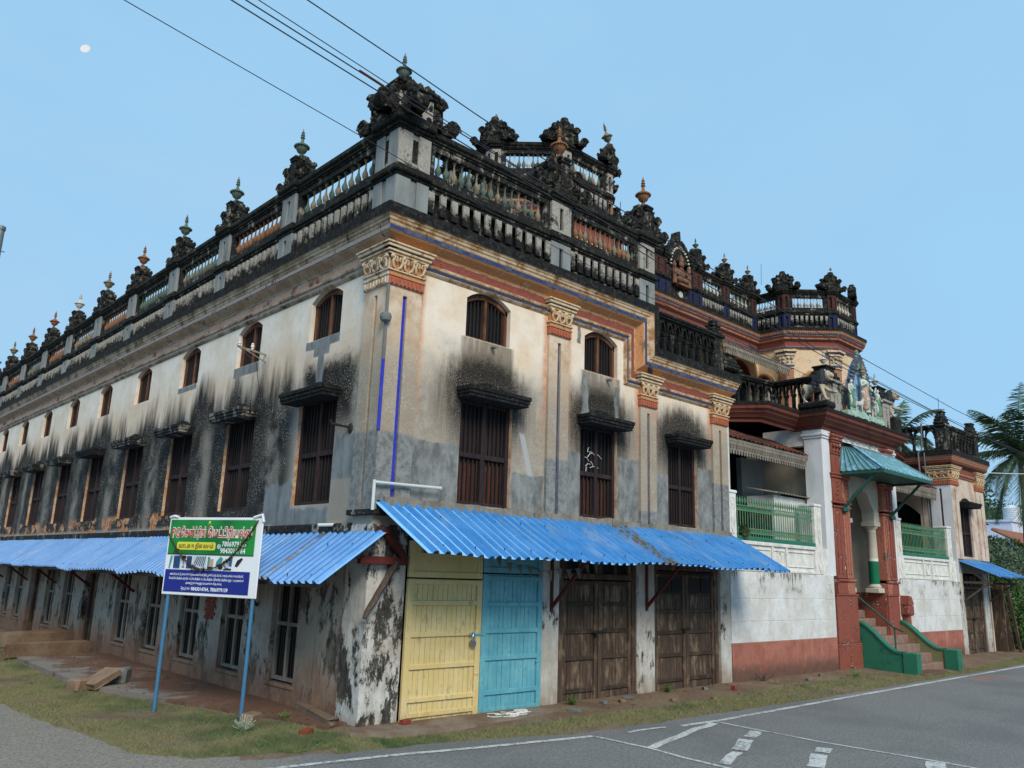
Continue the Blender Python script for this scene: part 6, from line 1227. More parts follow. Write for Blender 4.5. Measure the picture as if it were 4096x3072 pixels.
def text(body, s, z, size, mat, d, width=None, off=0.0, align='LEFT', name='lettering'):
    cu = bpy.data.curves.new(name, 'FONT'); cu.body = body; cu.size = size; cu.offset = off; cu.align_x = align; cu.resolution_u = 3
    o = bpy.data.objects.new(name, cu); COL.objects.link(o); dg = bpy.context.evaluated_depsgraph_get(); me = bpy.data.meshes.new_from_object(o.evaluated_get(dg)); bpy.data.objects.remove(o)
    co = np.array([v.co[:] for v in me.vertices]); w0 = co[:, 0].max() - co[:, 0].min(); k = width / w0 if width else 1.0
    for v in me.vertices: v.co = fs(s + (v.co.x - (co[:, 0].min() if align == 'LEFT' else 0)) * k, d, z + v.co.y)
    me.materials.clear(); me.materials.append(M[mat]); return put(name, me, SG)
for mt, of, dd in (('print_white', .014, .010), ('print_red', .004, .013)):
    text('PG', .0, 2.37, .19, mt, dd, .155, of, 'LEFT'); text('ெசன்ட்ரிங்', .17, 2.38, .17, mt, dd, .50, of); text('ெமட்டிரியல்ஸ்', .70, 2.38, .17, mt, dd, .86, of)
text('வாடைக நிைலயம்', .16, 2.215, .085, 'print_brown', .012, .68, .002)
text('7806979139', 1.0, 2.245, .10, 'print_white', .010, .46, .002); text('9843014764', .98, 2.15, .10, 'print_white', .010, .47, .002)
mb = MB(); mb.tube([fs(.945, .006, 2.24), fs(.945, .011, 2.24)], .035, 16); mb.build('phone_symbol', 'print_pale', SG)
mb = MB(); mb.tube([fs(.72, .006, 2.59), fs(.72, .011, 2.59)], .018, 10); mb.box(.69, .75, .006, .010, 2.562, 2.567, 0, 0, fs); mb.build('emblem', 'print_yellow', SG)
for body, z, w, s in (('எங்களிடம் கட்டிடங்களுக்கு ேதைவயான ெசன்ட்ரிங், ஜாக்கி, எர்த் பிம் சீட், காலம் பாக்ஸ், குருப்பிங் சீட்,', 1.815, 1.42, .05), ('ெவல்டிங் மிஷின், மார்பிள் கட்டிங் மிஷின், கட்டிங் மிஷின், டிரில்லிங் மிஷின் மற்ற உபகரணங்கள்', 1.755, 1.44, .04), ('அைனத்தும் குைறந்த வாடைகக்கு கிைடக்கும்.', 1.695, .70, .38)): text(body, s, z, .042, 'print_white', .010, w, .0008)
text('ெதாடர்புக்கு :', .30, 1.61, .055, 'print_white', .010, .19, .001); text('9843014764, 7806979139', .50, 1.605, .07, 'print_white', .010, .70, .002)
# pictures of hire equipment, printed flat
def pic(s0, s1, z0, z1, mat, shape=None, d=.009, name='picture'):
    mb = MB(); pts = shape or [(s0, z0), (s1, z0), (s1, z1), (s0, z1)]; mb.face([fs(x, d, z) for x, z in pts]); return mb.build(name, mat, SG, merge=False)
pic(.0, .05, 1.91, 2.09, 'print_teal', [(0, 1.92), (.02, 1.9), (.06, 2.07), (.04, 2.10), (.02, 2.09)]); pic(.09, .22, 1.915, 2.095, 'print_blue')
for k in range(4): pic(.10 + .028 * k, .112 + .028 * k, 1.93, 2.08, 'print_dark', d=.011)
pic(.25, .33, 2.06, 2.10, 'print_dark'); pic(.285, .297, 1.93, 2.06, 'print_blue'); pic(.26, .32, 1.93, 1.94, 'print_dark'); pic(.35, .45, 1.92, 2.095, 'print_blue')
for k in range(5): pic(.358 + .02 * k, .366 + .02 * k, 1.92, 2.09, 'print_dark', d=.011)
pic(.48, .73, 1.91, 2.10, 'print_pale')
for k in range(6): pic(0, 0, 0, 0, 'print_dark', [(.50 + .035 * k, 1.99 - .01 * k), (.515 + .035 * k, 1.985 - .01 * k), (.57 + .03 * k, 2.09), (.555 + .03 * k, 2.09)], .011)
pic(.76, .80, 1.93, 2.09, 'print_teal'); pic(.80, .87, 1.93, 2.06, 'print_pink'); pic(.77, .87, 1.91, 1.95, 'print_dark', d=.011); pic(.92, 1.04, 1.95, 2.10, 'print_teal', [(.92, 1.97), (.96, 1.95), (1.02, 2.0), (1.05, 2.07), (1.0, 2.10), (.96, 2.06), (.93, 2.03)]); pic(.98, 1.05, 1.92, 1.99, 'print_dark', d=.011)
pic(1.10, 1.22, 1.95, 2.10, 'print_blue', [(1.15, 1.98), (1.22, 1.96), (1.23, 2.1), (1.16, 2.1)]); pic(1.09, 1.17, 1.94, 2.04, 'print_pale', d=.011); pic(1.10, 1.22, 1.91, 1.935, 'print_dark'); pic(1.28, 1.42, 1.96, 2.08, 'print_dark', [(1.28, 1.97), (1.33, 1.96), (1.42, 2.07), (1.40, 2.09), (1.32, 2.05)]); pic(1.07, 1.1, 1.905, 1.925, 'print_blue')
# dried garland hung over the board
mb = MB(); pts = [fs(-.07 + .05 * 0 + u * (SL + .06), .03, 2.44 - 1.0 * 0 - (.62 * (1 - (2 * u - 1) ** 2)) + (.18 * u)) for u in [k / 24 for k in range(25)]]; mb.tube(pts, .010, 6); r = random.Random(8)
for k in (3, 5, 8, 9, 11, 15, 16, 17, 20, 21, 22):
    p = Vector(pts[k])
    for j in range(14): mb.tube([p, p + Vector((r.uniform(-1, 1), r.uniform(-1, 1), r.uniform(-1.4, .7))) * .05], .005, 4, caps=False)
tag(mb.build('dried_garland', 'rope', None, merge=False), 'dried brown garland strung across the printed signboard', 'garland')
# ================================================================ fittings on the corner building
mb = MB(); mb.tube([(.0, -.12, 3.19), (1.06, -.12, 3.21)], .022, 8); mb.tube([(-.10, -.12, 3.19), (.0, -.12, 3.19)], .022, 8); mb.tube([(-.10, -.12, 3.22), (-.10, -.12, 2.80)], .024, 8); mb.tube([(1.06, -.12, 3.21), (1.09, -.12, 3.21)], .03, 8); tag(mb.build('pvc_pipe', 'pvc_white', None, True), 'white plastic pipe elbow along the grey corner plaster', 'pipe')
mb = MB(); mb.tube([(-.02, .95, 2.62), (-.28, 1.02, 2.60)], .025, 8); tag(mb.build('pipe_stub', 'pvc_white', None, True), 'short white pipe stub above the side awning', 'pipe')
ins = thing('insulator_bracket', 'steel angle bracket with white porcelain insulators on the side wall', 'insulator', (0, 3.9, 5.75))
mb = MB(); mb.bar((0, 3.88, 5.76), (-.5, 4.0, 5.84), .028, .03); mb.bar((0, 3.88, 5.62), (-.38, 3.95, 5.8), .016, .016); mb.build('arm', 'wood_grey', ins)
INS = MB(); INS.lathe([(.03, 0), (.045, .03), (.03, .06), (.05, .08), (.05, .12), (.035, .14), (.045, .17), (.02, .2)], 10); INS = INS.mesh('insulator', 'porcelain', True)
for u in (.5, .95): put('insulator', INS, ins, TR(-.5 * u, 3.88 + .12 * u, 5.77 + .08 * u, 0, .66))
mb = MB(); mb.tube([(-.55, 3.95, 5.85), (-.3, 3.6, 5.5), (-.05, 3.55, 4.2), (-.04, 3.6, 2.9)], .006, 5); tag(mb.build('service_cable', 'wire_black', None), 'thin cable hanging from the insulator bracket down the wall', 'cable')
mb = MB(); mb.tube([(-.02, .80, 4.08), (-.30, .84, 4.10), (-.32, .84, 4.16)], .02, 6); mb.sphere((-.0, .78, 4.06), .07, 8, 5, (.5, 1, 1.2)); tag(mb.build('iron_hook', 'iron_dark'), 'rusty iron hook in the plaster beside the corner pilaster', 'hook')
for x, z, l in ((2.1, 5.66, 'short spout pipe under the first small front window'), (5.05, 5.66, 'short spout pipe under the second small front window')): mb = MB(); mb.tube([(x, .02, z), (x, -.12, z - .03)], .03, 8); tag(mb.build('spout', 'cement_grey'), l, 'spout')
mb = MB(); r = random.Random(4)
for k in range(9): p = Vector((4.5 + r.uniform(0, .35), .08, 3.9 + r.uniform(0, .35))); q = p + Vector((r.uniform(-.25, .3), r.uniform(-.02, .02), r.uniform(-.1, .12))); mb.tube([p, (p + q) / 2 + Vector((0, 0, .03)), q], .006, 4, caps=False)
tag(mb.build('twigs', 'plain_white', None, merge=False), 'pale dry twigs caught in the bars of the middle tall window', 'twigs')
# pennants
bunting = thing('bunting', 'string of faded silvery pennants under the front awning', 'bunting', (2.6, -.75, 2.2))
sp = [(1.55 + 2.6 * k / 24, -.72, 2.27 - .20 * math.sin(k / 24 * math.pi) + .02 * math.sin(k)) for k in range(25)]; mb = MB(); mb.tube(sp, .004, 4); mb.build('string', 'rope', bunting)
for k in range(2, 24, 2):
    x, y, z = sp[k]; mb = MB(); t_ = random.uniform(-.5, .5); mb.face([(x - .06, y, z), (x + .06, y + .03 * t_, z + .005), (x + .02 * t_, y - .05, z - .17)]); mb.build('pennant', 'cloth_pennant', bunting, merge=False)
# ================================================================ sculpture (voxel-joined single bodies)
def blob(name, parts, mat, vox=.014, label=None, cat=None, parent=None, mt=None, group=None):
    mb = MB()
    for p in parts:
        if p[0] == 's': mb.sphere(p[1], p[2], 12, 8, p[3] if len(p) > 3 else (1, 1, 1))
        else:
            pts, rr = p[1], p[2]; mb.tube(pts, rr, 10)
            for q in (0, -1): mb.sphere(pts[q], rr[q], 10, 6)
    me = mb.mesh(name, mat); o = put(name, me, parent, mt); m_ = o.modifiers.new('join', 'REMESH'); m_.mode = 'VOXEL'; m_.voxel_size = vox; m_.use_smooth_shade = True
    sm = o.modifiers.new('smooth', 'SMOOTH'); sm.factor = .5; sm.iterations = 2
    if label: tag(o, label, cat, group)
    return o
def lion(x, y, z, label, base):
    L = thing('lion_statue', label, 'lion statue', (x, y, z), 'guardian lions on the porch'); mt = TR(x, y, z, 0, (1.05, .80, 1.05))   # faces -y
    f = [('t', [(0, .36, .38), (0, .1, .37), (0, -.16, .42)], [.125, .105, .15]), ('t', [(0, -.16, .46), (0, -.30, .62)], [.14, .12]), ('s', (0, -.40, .66), .12, (.9, 1, 1)), ('t', [(0, -.44, .66), (0, -.55, .64)], [.075, .055]), ('t', [(0, -.45, .57), (0, -.53, .54)], [.05, .035]),
         ('s', (-.085, -.36, .78), .035), ('s', (.085, -.36, .78), .035), ('t', [(0, -.54, .675), (0, -.58, .66)], [.03, .022])]
    for sg, fy, up in ((-1, -.36, .0), (1, -.52, .2)):                       # fore legs, one lifted
        f.append(('t', [(sg * .09, -.20, .42), (sg * .10, -.28 - up * .3, .24 + up * .3), (sg * .10, fy, .05 + up)], [.075, .055, .042])); f.append(('s', (sg * .10, fy - .04, .035 + up), .055, (1, 1.4, .7)))
    for sg, o_ in ((-1, 0), (1, .12)):                                      # hind legs: knee forward, hock back
        f.append(('t', [(sg * .08, .34, .40), (sg * .10, .26 + o_ * .5, .26), (sg * .10, .40 + o_, .15), (sg * .10, .36 + o_, .05)], [.10, .075, .045, .04])); f.append(('s', (sg * .10, .32 + o_, .03), .05, (1, 1.4, .7)))
    f.append(('t', [(0, .46, .42), (0, .52, .44), (0, .53, .30), (.02, .50, .18)], [.03, .025, .022, .035]))
    blob('body', f, 'lion_tan', .016, parent=L, mt=mt)
    r = random.Random(3); mb = MB(); mb.sphere((0, -.25, .62), .2, 14, 10, (.95, .75, 1.05)); mb.sphere((0, -.14, .50), .19, 12, 8, (.95, .8, 1.0))
    for k in range(260):                                                    # mane locks, swept back from the face
        a = r.uniform(-2.6, 2.6); q = r.uniform(0, 1); c = Vector((0, -.34 + .28 * q, .66 - .20 * q)); R0 = .165 + .03 * q; d = Vector((math.sin(a), .15, math.cos(a))).normalized(); p = c + d * R0; e = p + (Vector((d.x * .4, .55, d.z * .3 - .45)).normalized()) * r.uniform(.08, .15); mb.tube([p - d * .03, (p + e) / 2 + d * .025, e], [.034, .03, .008], 5)
    put('mane', mb.mesh('mane', 'mane_black', True, merge=False), L, mt)
    mb = MB()
    for sg in (-1, 1): mb.sphere((sg * .06, -.50, .715), .018, 6, 5)
    put('eyes', mb.mesh('eyes', 'plain_white', True), L, mt)
    mb = MB(); mb.box(-.035, .035, -.555, -.50, .575, .60, .01); put('mouth', mb.mesh('mouth', 'red_oxide'), L, mt)
    mb = MB(); mb.box(-.25, .25, -.48, .55, -.16 - base, -.0, .04); put('rock_base', mb.mesh('rock_base', 'slab_black'), L, mt)
lion(13.52, -.02, 6.62, 'white stone lion with black mane on the porch corner toward the shops', .0); lion(18.12, .12, 6.90, 'white stone lion with black mane on the porch corner toward the end pavilion', .3)
DG = thing('deity_group', 'painted stucco deity with attendants and cows above the porch entrance', 'statue group', (15.9, -.1, 6.46))
mb = MB(); r = random.Random(6)
for k in range(60): x = 14.9 + 2.1 * k / 60; mb.tube([(x, -.30 + r.uniform(-.05, .05), 6.46), (x + r.uniform(-.03, .03), -.28, 6.62 + r.uniform(-.03, .07))], [.045, .02], 5)
mb.box(14.85, 17.05, -.28, .0, 6.44, 6.64, .05); mb.build('rock_base', 'statue_rock', DG)
out = [(-.52, .0), (-.6, .5), (-.55, .95), (-.35, 1.35), (-.12, 1.62), (0, 1.72), (.12, 1.62), (.35, 1.35), (.55, .95), (.6, .5), (.52, 0)]
mb = MB(); mb.prism([(15.9 + x * .95, 6.6 + z * .98) for x, z in out], -.02, .08, FR); mb.build('halo_slab', 'statue_blue', DG)
mb = MB(); pl = [Vector((15.9 + x * 1.0, -.10, 6.6 + z * 1.0)) for x, z in out]
for a, b in zip(pl, pl[1:]):
    for q in range(4): p = a.lerp(b, q / 4); d = (p - Vector((15.9, -.1, 7.3))).normalized(); mb.tube([p - d * .1, p + d * .05 + Vector((0, -.06, .02)), p + d * .14], [.07, .06, .012], 6)
mb.build('halo_petals', 'statue_dark', DG, True)
mb = MB()
for k in range(7): mb.lathe([(.06, 0), (.07, .05), (.05, .1), (.06, .13), (.02, .2)], 8, (15.9 + .02 * (k % 2), -.10, 8.0 + .06 * k)); mb.sphere((15.78 + .24 * (k % 2), -.13, 7.95 + .06 * k), .055, 8, 6)
mb.build('halo_crown', 'statue_green', DG, True)
def figure(x, y, z, h, skin, dress, hair, pose, tall_hat=False, name='figure'):
    k = h; T_ = TR(x, y, z, 0, k)
    leg = [('t', [(.05, 0, .50), (.06, -.03, .27), (.05, 0, .03)], [.065, .05, .03]), ('t', [(-.05, 0, .50), ((-.06, -.03, .27) if pose != 'cross' else (.0, -.07, .28)), ((-.05, 0, .03) if pose != 'cross' else (.09, -.06, .06))], [.065, .05, .03]), ('s', (.05, -.04, .02), .035, (1, 1.7, .6)), ('s', ((-.05 if pose != 'cross' else .10), -.05, .02), .035, (1, 1.7, .6))]
    tor = [('t', [(0, 0, .50), (0, 0, .62), (0, -.01, .74)], [.085, .07, .095]), ('t', [(-.10, 0, .77), (.10, 0, .77)], [.045, .045]), ('t', [(0, 0, .78), (0, -.005, .84)], [.035, .033]), ('s', (0, -.015, .905), .068, (.85, .95, 1.12)), ('s', (0, -.085, .90), .014)]
    arms = {'cross': [[(.12, 0, .77), (.19, -.03, .64), (.09, -.13, .70)], [(-.12, 0, .77), (-.19, -.03, .64), (-.06, -.13, .71)], [(.12, .02, .77), (.27, 0, .72), (.33, -.06, .60)]], 'fold': [[(.12, 0, .77), (.15, -.02, .63), (.04, -.12, .66)], [(-.12, 0, .77), (-.14, 0, .63), (-.14, -.05, .50)]], 'raise': [[(.12, 0, .77), (.17, -.04, .64), (.09, -.12, .58)], [(-.12, 0, .77), (-.2, -.02, .84), (-.16, -.05, .97)]]}[pose]
    body = tor + leg
    for a in arms: body.append(('t', a, [.04, .032, .024])); body.append(('s', a[-1], .03, (1, 1, 1.3)))
    o = blob(name, body, skin, .012, parent=DG, mt=T_)
    d = [('t', [(0, .0, .56), (0, -.005, .40), (.0, -.01, .12)], [.098, .105, .095 if pose != 'cross' else .07]), ('t', [(-.07, -.03, .76), (.05, -.08, .62), (.09, -.04, .54)], [.03, .035, .03]), ('t', [(.02, -.06, .5), (.03, -.1, .3), (.02, -.09, .12)], [.03, .035, .02])]
    q = blob('drape', d, dress, .012, parent=None, mt=None); q.parent = o; q.matrix_basis = Matrix.Identity(4)
    hm = MB(); hm.sphere((0, .012, .93), .072, 10, 6, (.95, 1, 1)); hm.sphere((0, .06, .95), .04, 8, 6)
    if tall_hat: hm.lathe([(.075, .94), (.07, .99), (.08, 1.0), (.055, 1.06), (.065, 1.07), (.04, 1.13), (.01, 1.2)], 10)
    put_h = sub('hair', hm.mesh('hair', hair, True), o, T_)
figure(15.9, -.24, 6.70, 1.16, 'statue_skin', 'statue_pink', 'urn_cream', 'cross', True); figure(15.06, -.24, 6.66, .88, 'statue_skin', 'statue_green', 'mane_black', 'fold'); figure(16.74, -.24, 6.66, .88, 'statue_skin', 'statue_green', 'mane_black', 'raise')
def cow(x, rz):
    b = [('t', [(0, .13, .28), (0, 0, .27), (0, -.12, .30)], [.085, .09, .08]), ('t', [(0, -.13, .33), (0, -.20, .44)], [.06, .045]), ('t', [(0, -.20, .45), (0, -.29, .40)], [.05, .03]), ('t', [(-.03, -.2, .49), (-.06, -.2, .56)], [.015, .008]), ('t', [(.03, -.2, .49), (.06, -.2, .56)], [.015, .008])]
    for sx in (-.05, .05):
        for sy in (-.11, .13): b.append(('t', [(sx, sy, .25), (sx, sy + (.01 if sy < 0 else -.02), .12), (sx, sy + (0 if sy < 0 else .01), .02)], [.04, .026, .022]))
    blob('cow', b, 'urn_white', .012, parent=DG, mt=TR(x, -.26, 6.64, rz, .85))
cow(15.42, R(60)); cow(16.36, R(-50))
# birds
def bird(x, y, z, rz, label):
    o = blob('bird', [('t', [(0, .10, .05), (0, 0, .09), (0, -.07, .13)], [.03, .055, .045]), ('s', (0, -.09, .185), .034), ('t', [(0, -.11, .18), (0, -.145, .172)], [.012, .005]), ('t', [(0, .1, .05), (0, .2, .01)], [.03, .014]), ('t', [(-.02, -.01, .05), (-.02, -.015, .0)], [.009, .008]), ('t', [(.02, -.01, .05), (.02, -.015, .0)], [.009, .008])], 'feather', .008, label, 'pigeon', None, TR(x, y, z, rz))
bird(6.22, -.14, 5.95, R(-60), 'grey pigeon perched on the capital below the cornice step'); bird(18.6, 4.75, 10.02, R(-120), 'dark bird resting on the upper verandah eave')
# ================================================================ overhead wires
WIRES = [([(-6.2, 7.57), (-4.64, 7.37), (-1.81, 7.05), (0, 6.83), (2.98, 6.55), (9, 6.2), (23, 6.0), (40, 6.1)], .005, 'thinnest overhead wire crossing the parapet pier'), ([(-5.2, 8.15), (-3.61, 7.96), (-1.5, 7.73), (4.27, 7.16), (11.43, 6.66), (16.07, 6.5), (23.7, 6.28), (42, 6.2)], .008, 'overhead power wire passing below the spliced one'), ([(-5.2, 8.27), (-3.46, 8.05), (-1.92, 7.88), (1, 7.62), (4.6, 7.25), (11.5, 6.74), (18.9, 6.40), (42, 6.25)], .008, 'overhead power wire with a dark splice'), ([(-5, 8.34), (-3.31, 8.13), (-1.55, 7.92), (3.75, 7.32), (9.75, 6.87), (16.07, 6.55), (23.7, 6.37), (42, 6.3)], .006, 'thin overhead wire beside the spliced wire'), ([(-4.5, 8.68), (-2.74, 8.46), (-1.43, 8.31), (-.13, 8.14), (2.5, 7.86), (5.54, 7.55), (10.9, 7.18), (17.7, 6.85), (23.9, 6.75), (42, 6.7)], .008, 'topmost overhead wire passing in front of the corner finial')]
for pts, rad, lb in WIRES: mb = MB(); mb.tube([(x, -2.0, z) for x, z in pts], rad, 6); tag(mb.build('overhead_wire', 'wire_black', None, True), lb, 'wire')
mb = MB(); mb.tube([(-1.98, -2, 7.90), (-1.62, -2, 7.855)], .016, 6); tag(mb.build('wire_splice', 'red_oxide'), 'dark red splice sleeve on an overhead wire', 'splice')
mb = MB(); mb.tube([(25.45, -.05, 6.06), (29, -.05, 6.4), (40, -.05, 7.5)], .018, 6); tag(mb.build('service_wire', 'pvc_white'), 'pale cable leaving the end pavilion toward the palm', 'wire')
mb = MB(); mb.tube([(-3.75, 8.3, -.15), (-3.75, 8.3, 8.35)], [.10, .07], 12); mb.lathe([(.085, 8.33), (.085, 8.4), (.02, 8.43)], 12, (-3.75, 8.3, 0)); mb.bar((-3.75, 8.3, 7.9), (-3.62, 8.3, 7.9), .02, .02); tag(mb.build('utility_pole', 'galvanized', None, True), 'grey steel utility pole beside the side lane', 'pole')
# moon
mb = MB(); md = Vector((.16953658, .8433597, .50990368)); mc = CAM + md * 1500
mb.sphere((0, 0, 0), 7.2, 28, 18, (1.02, .5, .74)); mo = put('moon', mb.mesh('moon', 'moon_surface', True), None, Matrix.Translation(mc) @ md.to_track_quat('-Y', 'Z').to_matrix().to_4x4() @ Matrix.Rotation(R(38), 4, 'Y')); tag(mo, 'pale gibbous moon in the morning sky', 'moon')
# thin rods on the parapets
for x, y, z, h, l in ((1.02, .1, 8.95, .32, 'thin iron rod sticking up behind the corner parapet'), (6.0, .5, 8.95, .9, 'thin iron rod behind the last front crest'), (20.9, 5.6, 13.3, .9, 'thin iron rod on the far turret side crest'), (22.85, .2, 7.85, .55, 'thin iron rod on the end pavilion post')): mb = MB(); mb.tube([(x, y, z), (x + .05, y, z + h)], .008, 5); tag(mb.build('iron_rod', 'iron_dark'), l, 'rod')
# ================================================================ vegetation and far houses
def leaf_mass(blobs, n, size, seed, flat=.6):
    r = np.random.default_rng(seed); V = []; F = []; tot = sum(b[3] * b[4] * b[5] for b in blobs) ** 1.0
    for bx, by, bz, rx, ry, rz in blobs:
        m = int(n * rx * ry * rz / tot); d = r.normal(size=(m, 3)); d /= np.linalg.norm(d, axis=1)[:, None]; rad = r.uniform(.45, 1.0, m) ** .5 * (1 + .22 * np.sin(d[:, 0] * 7 + seed) * np.sin(d[:, 2] * 6 + 1)); c = np.stack([bx + d[:, 0] * rx * rad, by + d[:, 1] * ry * rad, bz + d[:, 2] * rz * rad], 1)
        a = r.normal(size=(m, 3)); a /= np.linalg.norm(a, axis=1)[:, None]; b_ = np.cross(a, r.normal(size=(m, 3))); b_ /= np.linalg.norm(b_, axis=1)[:, None]; s = size * r.uniform(.6, 1.3, m)[:, None]
        q = np.stack([c - a * s, c + b_ * s * flat * .6, c + a * s, c - b_ * s * flat * .6], 1); V.append(q.reshape(-1, 3))
    V = np.concatenate(V); return V, np.arange(len(V)).reshape(-1, 4)
def bush(name, label, blobs, n, size, mat, seed, trunk=None, cat='bush', group=None):
    bx, by = blobs[0][0], blobs[0][1]; t_ = thing(name, label, cat, (bx, by, -.15), group)
    V, F = leaf_mass(blobs, n, size, seed); me = bpy.data.meshes.new('crown'); me.from_pydata(V.tolist(), [], F.tolist()); me.materials.append(M[mat]); put('crown', me, t_)
    mb = MB(); r = random.Random(seed)
    if trunk:
        h, rad = trunk; mb.tube([(bx, by, -.15), (bx + .1, by, h * .5), (bx, by, h)], [rad, rad * .8, rad * .5], 8)
    z0 = trunk[0] if trunk else (-.1 if blobs[0][2] - blobs[0][5] < 1 else (blobs[0][2] - blobs[0][5]) / .8)
    for x, y, z, rx, ry, rz in blobs:
        for k in range(4): mb.tube([(bx, by, z0 * .8), (x + r.uniform(-.4, .4) * rx, y + r.uniform(-.4, .4) * ry, z + r.uniform(-.2, .5) * rz)], [.05 if not trunk else trunk[1] * .5, .015], 5)
    mb.build('trunk' if trunk else 'stems', 'bark', t_)
    return t_
bush('bush', 'dense leafy bush climbing beside the end pavilion door', [(27.4, .3, 1.4, 1.0, 1.0, 1.5), (28.3, -.1, .6, 1.2, 1.0, .9), (27.2, 1.2, 2.6, .8, .8, .8)], 20000, .06, 'leaf_green', 1, group='roadside bushes')
bush('bush', 'pale grey-green flowering bush behind the far awning', [(29.3, .8, 2.6, 1.3, 1.1, 1.2), (30.6, .2, 1.4, 1.4, 1.2, 1.4)], 18000, .065, 'leaf_grey', 2, group='roadside bushes')
bush('bush', 'dark overgrown bush at the road edge past the pavilion', [(31.5, -.6, .9, 1.5, 1.0, 1.1), (34, -.4, 1.2, 1.8, 1.2, 1.4), (33, 1.5, 2.4, 1.6, 1.5, 1.5), (37, 0, 1.5, 2.5, 1.5, 1.8), (42, .2, 1.6, 3, 1.6, 2)], 26000, .085, 'leaf_dark', 3, group='roadside bushes')
bush('tree', 'broad green tree behind the end pavilion', [(36, 6, 5.2, 2.8, 2.6, 2.2), (33.5, 5, 4.2, 2, 1.8, 1.8), (38.5, 7.5, 6.2, 2.4, 2.2, 1.8), (35, 5.5, 3, 2, 2, 1.6)], 26000, .11, 'leaf_dark', 4, (3.2, .18), 'tree', 'trees beyond the pavilion')
bush('tree', 'smaller light green tree before the tiled roof', [(40, 4.2, 3.4, 1.8, 1.6, 1.3), (38, 3.4, 2.6, 1.5, 1.3, 1.2)], 12000, .09, 'leaf_green', 5, (2, .12), 'tree', 'trees beyond the pavilion')
bush('tree', 'far dark tree behind the water tank house', [(72, 16, 7.5, 5, 4, 3.6), (80, 17, 6.5, 5, 4, 3.4), (65, 15, 7, 4, 3.5, 3.2), (90, 18, 7, 7, 5, 4)], 16000, .22, 'leaf_dark', 6, (5, .3), 'tree', 'trees beyond the pavilion')
bush('roof_plant', 'small leafy sapling sprouting from the far turret parapet', [(25.3, 4.6, 12.35, .45, .4, .45)], 220, .09, 'leaf_green', 7, None, 'sapling'); bush('roof_plant', 'small green plant rooted in the left end of the railing sill', [(9.75, -.02, 3.08, .18, .08, .16)], 260, .035, 'leaf_dark', 8, None, 'sapling')
def palm(label, x, y, zc, L, n, seed, trunk_r=.17, lean=(0, 0), zb=-.15):
    t_ = thing('coconut_palm', label, 'palm tree', (x, y, zb), 'coconut palms'); r = random.Random(seed)
    mb = MB(); pts = [(x + lean[0] * (1 - k / 10) ** 2, y + lean[1] * (1 - k / 10) ** 2, zb + (zc - zb) * k / 10) for k in range(11)]; mb.tube(pts, [trunk_r * (1.25 if k == 0 else 1 - .03 * k + .02 * (k % 2)) for k in range(11)], 10); mb.build('trunk', 'bark', t_, True)
    for f in range(n):
        a = f * 2.399 + r.uniform(-.2, .2); el = R(78 - 128 * (f / n) + r.uniform(-8, 8)); Lf = L * r.uniform(.85, 1.1); mb = MB(); p = Vector((x, y, zc)); seg = 14; d = Vector((math.cos(a) * math.cos(el), math.sin(a) * math.cos(el), math.sin(el))); sp_ = []
        for k in range(seg + 1): sp_.append(p.copy()); p = p + d * (Lf / seg); d = (d + Vector((0, 0, -.105 - .02 * (k > 7)))).normalized()
        mb.tube(sp_, [.035 * (1 - k / (seg + 2)) for k in range(seg + 1)], 5, caps=False)
        for k in range(2, seg * 4):
            u = k / 4; i = min(int(u), seg - 1); c = sp_[i].lerp(sp_[i + 1], u - i); tg = (sp_[i + 1] - sp_[i]).normalized(); side = tg.cross(Vector((0, 0, 1))).normalized(); ll = L * .24 * math.sin(math.pi * min(1, (k + 5) / (seg * 4 + 4))) ** .6
            for sg in (-1, 1):
                e = (side * sg * .75 + tg * .55 + Vector((0, 0, -.35 + r.uniform(-.25, .15)))).normalized() * ll * r.uniform(.8, 1.1); w = tg * .028; mb.face([c - w, c + w, c + e * .6 + w * .8 + Vector((0, 0, -.02)), c + e + Vector((0, 0, -.10 * ll))])
        mb.build('frond', 'palm_leaf', t_, merge=False)
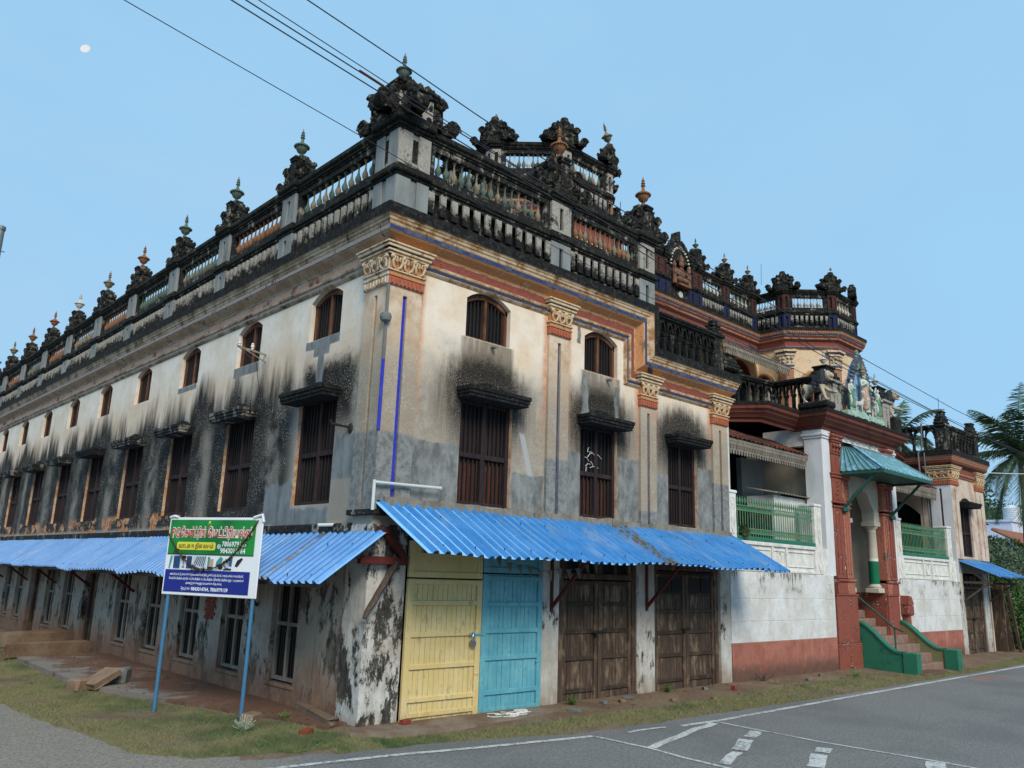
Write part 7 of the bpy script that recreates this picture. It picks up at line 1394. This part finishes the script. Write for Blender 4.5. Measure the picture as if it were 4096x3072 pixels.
palm('tall coconut palm beside the tiled house at the road bend', 41.2, 2.7, 8.8, 4.2, 28, 1, .17, (.5, .6)); palm('coconut palm whose fronds show behind the porch lions', 31.5, 9.5, 9.0, 2.6, 18, 2); palm('coconut palm whose fronds show over the end pavilion roof', 38.0, 7.6, 9.6, 3.0, 18, 3)
H_ = thing('tiled_house', 'distant white house with clay tiled roof and rooftop water tank', 'house', (66, 12, 0))
mb = MB(); mb.box(57, 84, 7.6, 20, -.15, 4.9); mb.box(62.2, 90, 9.2, 20, 4.8, 6.95); mb.box(62.1, 90.1, 9.1, 20.1, 6.95, 7.12); mb.build('wall_face', 'house_white', H_)
tl = MB(); tl.tube([(0, 0, 0), (0, .36, .2)], .12, 6); tl = tl.mesh('tile', 'clay_tile_far')
for j in range(9):
    for i in range(32): put('tile', tl, H_, TR(57.4 + .30 * i, 6.4 + .30 * j, 4.62 + .165 * j))
mb = MB(); mb.face([(57.2, 6.3, 4.52), (86, 6.3, 4.52), (86, 9.15, 6.1), (57.2, 9.15, 6.1)]); mb.face([(57.2, 6.3, 4.5), (86, 6.3, 4.5), (86, 9.15, 6.08), (57.2, 9.15, 6.08)]); mb.build('roof', 'clay_tile_far', H_)
tk = thing('water_tank', 'white ribbed plastic water tank on the distant house', 'water tank', (64.6, 9.8, 7.12)); mb = MB(); prof = []
for k in range(7): prof += [(.56, .15 * k), (.6, .15 * k + .05), (.6, .15 * k + .1)]
prof += [(.56, 1.06), (.3, 1.2), (.26, 1.26), (.0001, 1.28)]; mb.lathe(prof, 24, (64.6, 9.8, 7.12)); mb.build('tank_body', 'tank_white', tk, True); mb = MB(); mb.tube([(63.8, 9.12, 6.0), (63.8, 9.12, 8.1), (64.2, 9.4, 8.2)], .03, 6); mb.build('inlet_pipe', 'pvc_white', tk)
mb = MB(); mb.box(25.9, 26.0, -.3, 2.5, -.15, 2.0); mb.bar((26.6, -.5, -.15), (26.4, -.3, 2.3), .09, .09); mb.bar((26.2, -.3, -.15), (26.15, -.1, 2.2), .3, .04); tag(mb.build('wooden_hoarding', 'wood_door'), 'dark leaning wooden boards beside the end pavilion', 'boards')
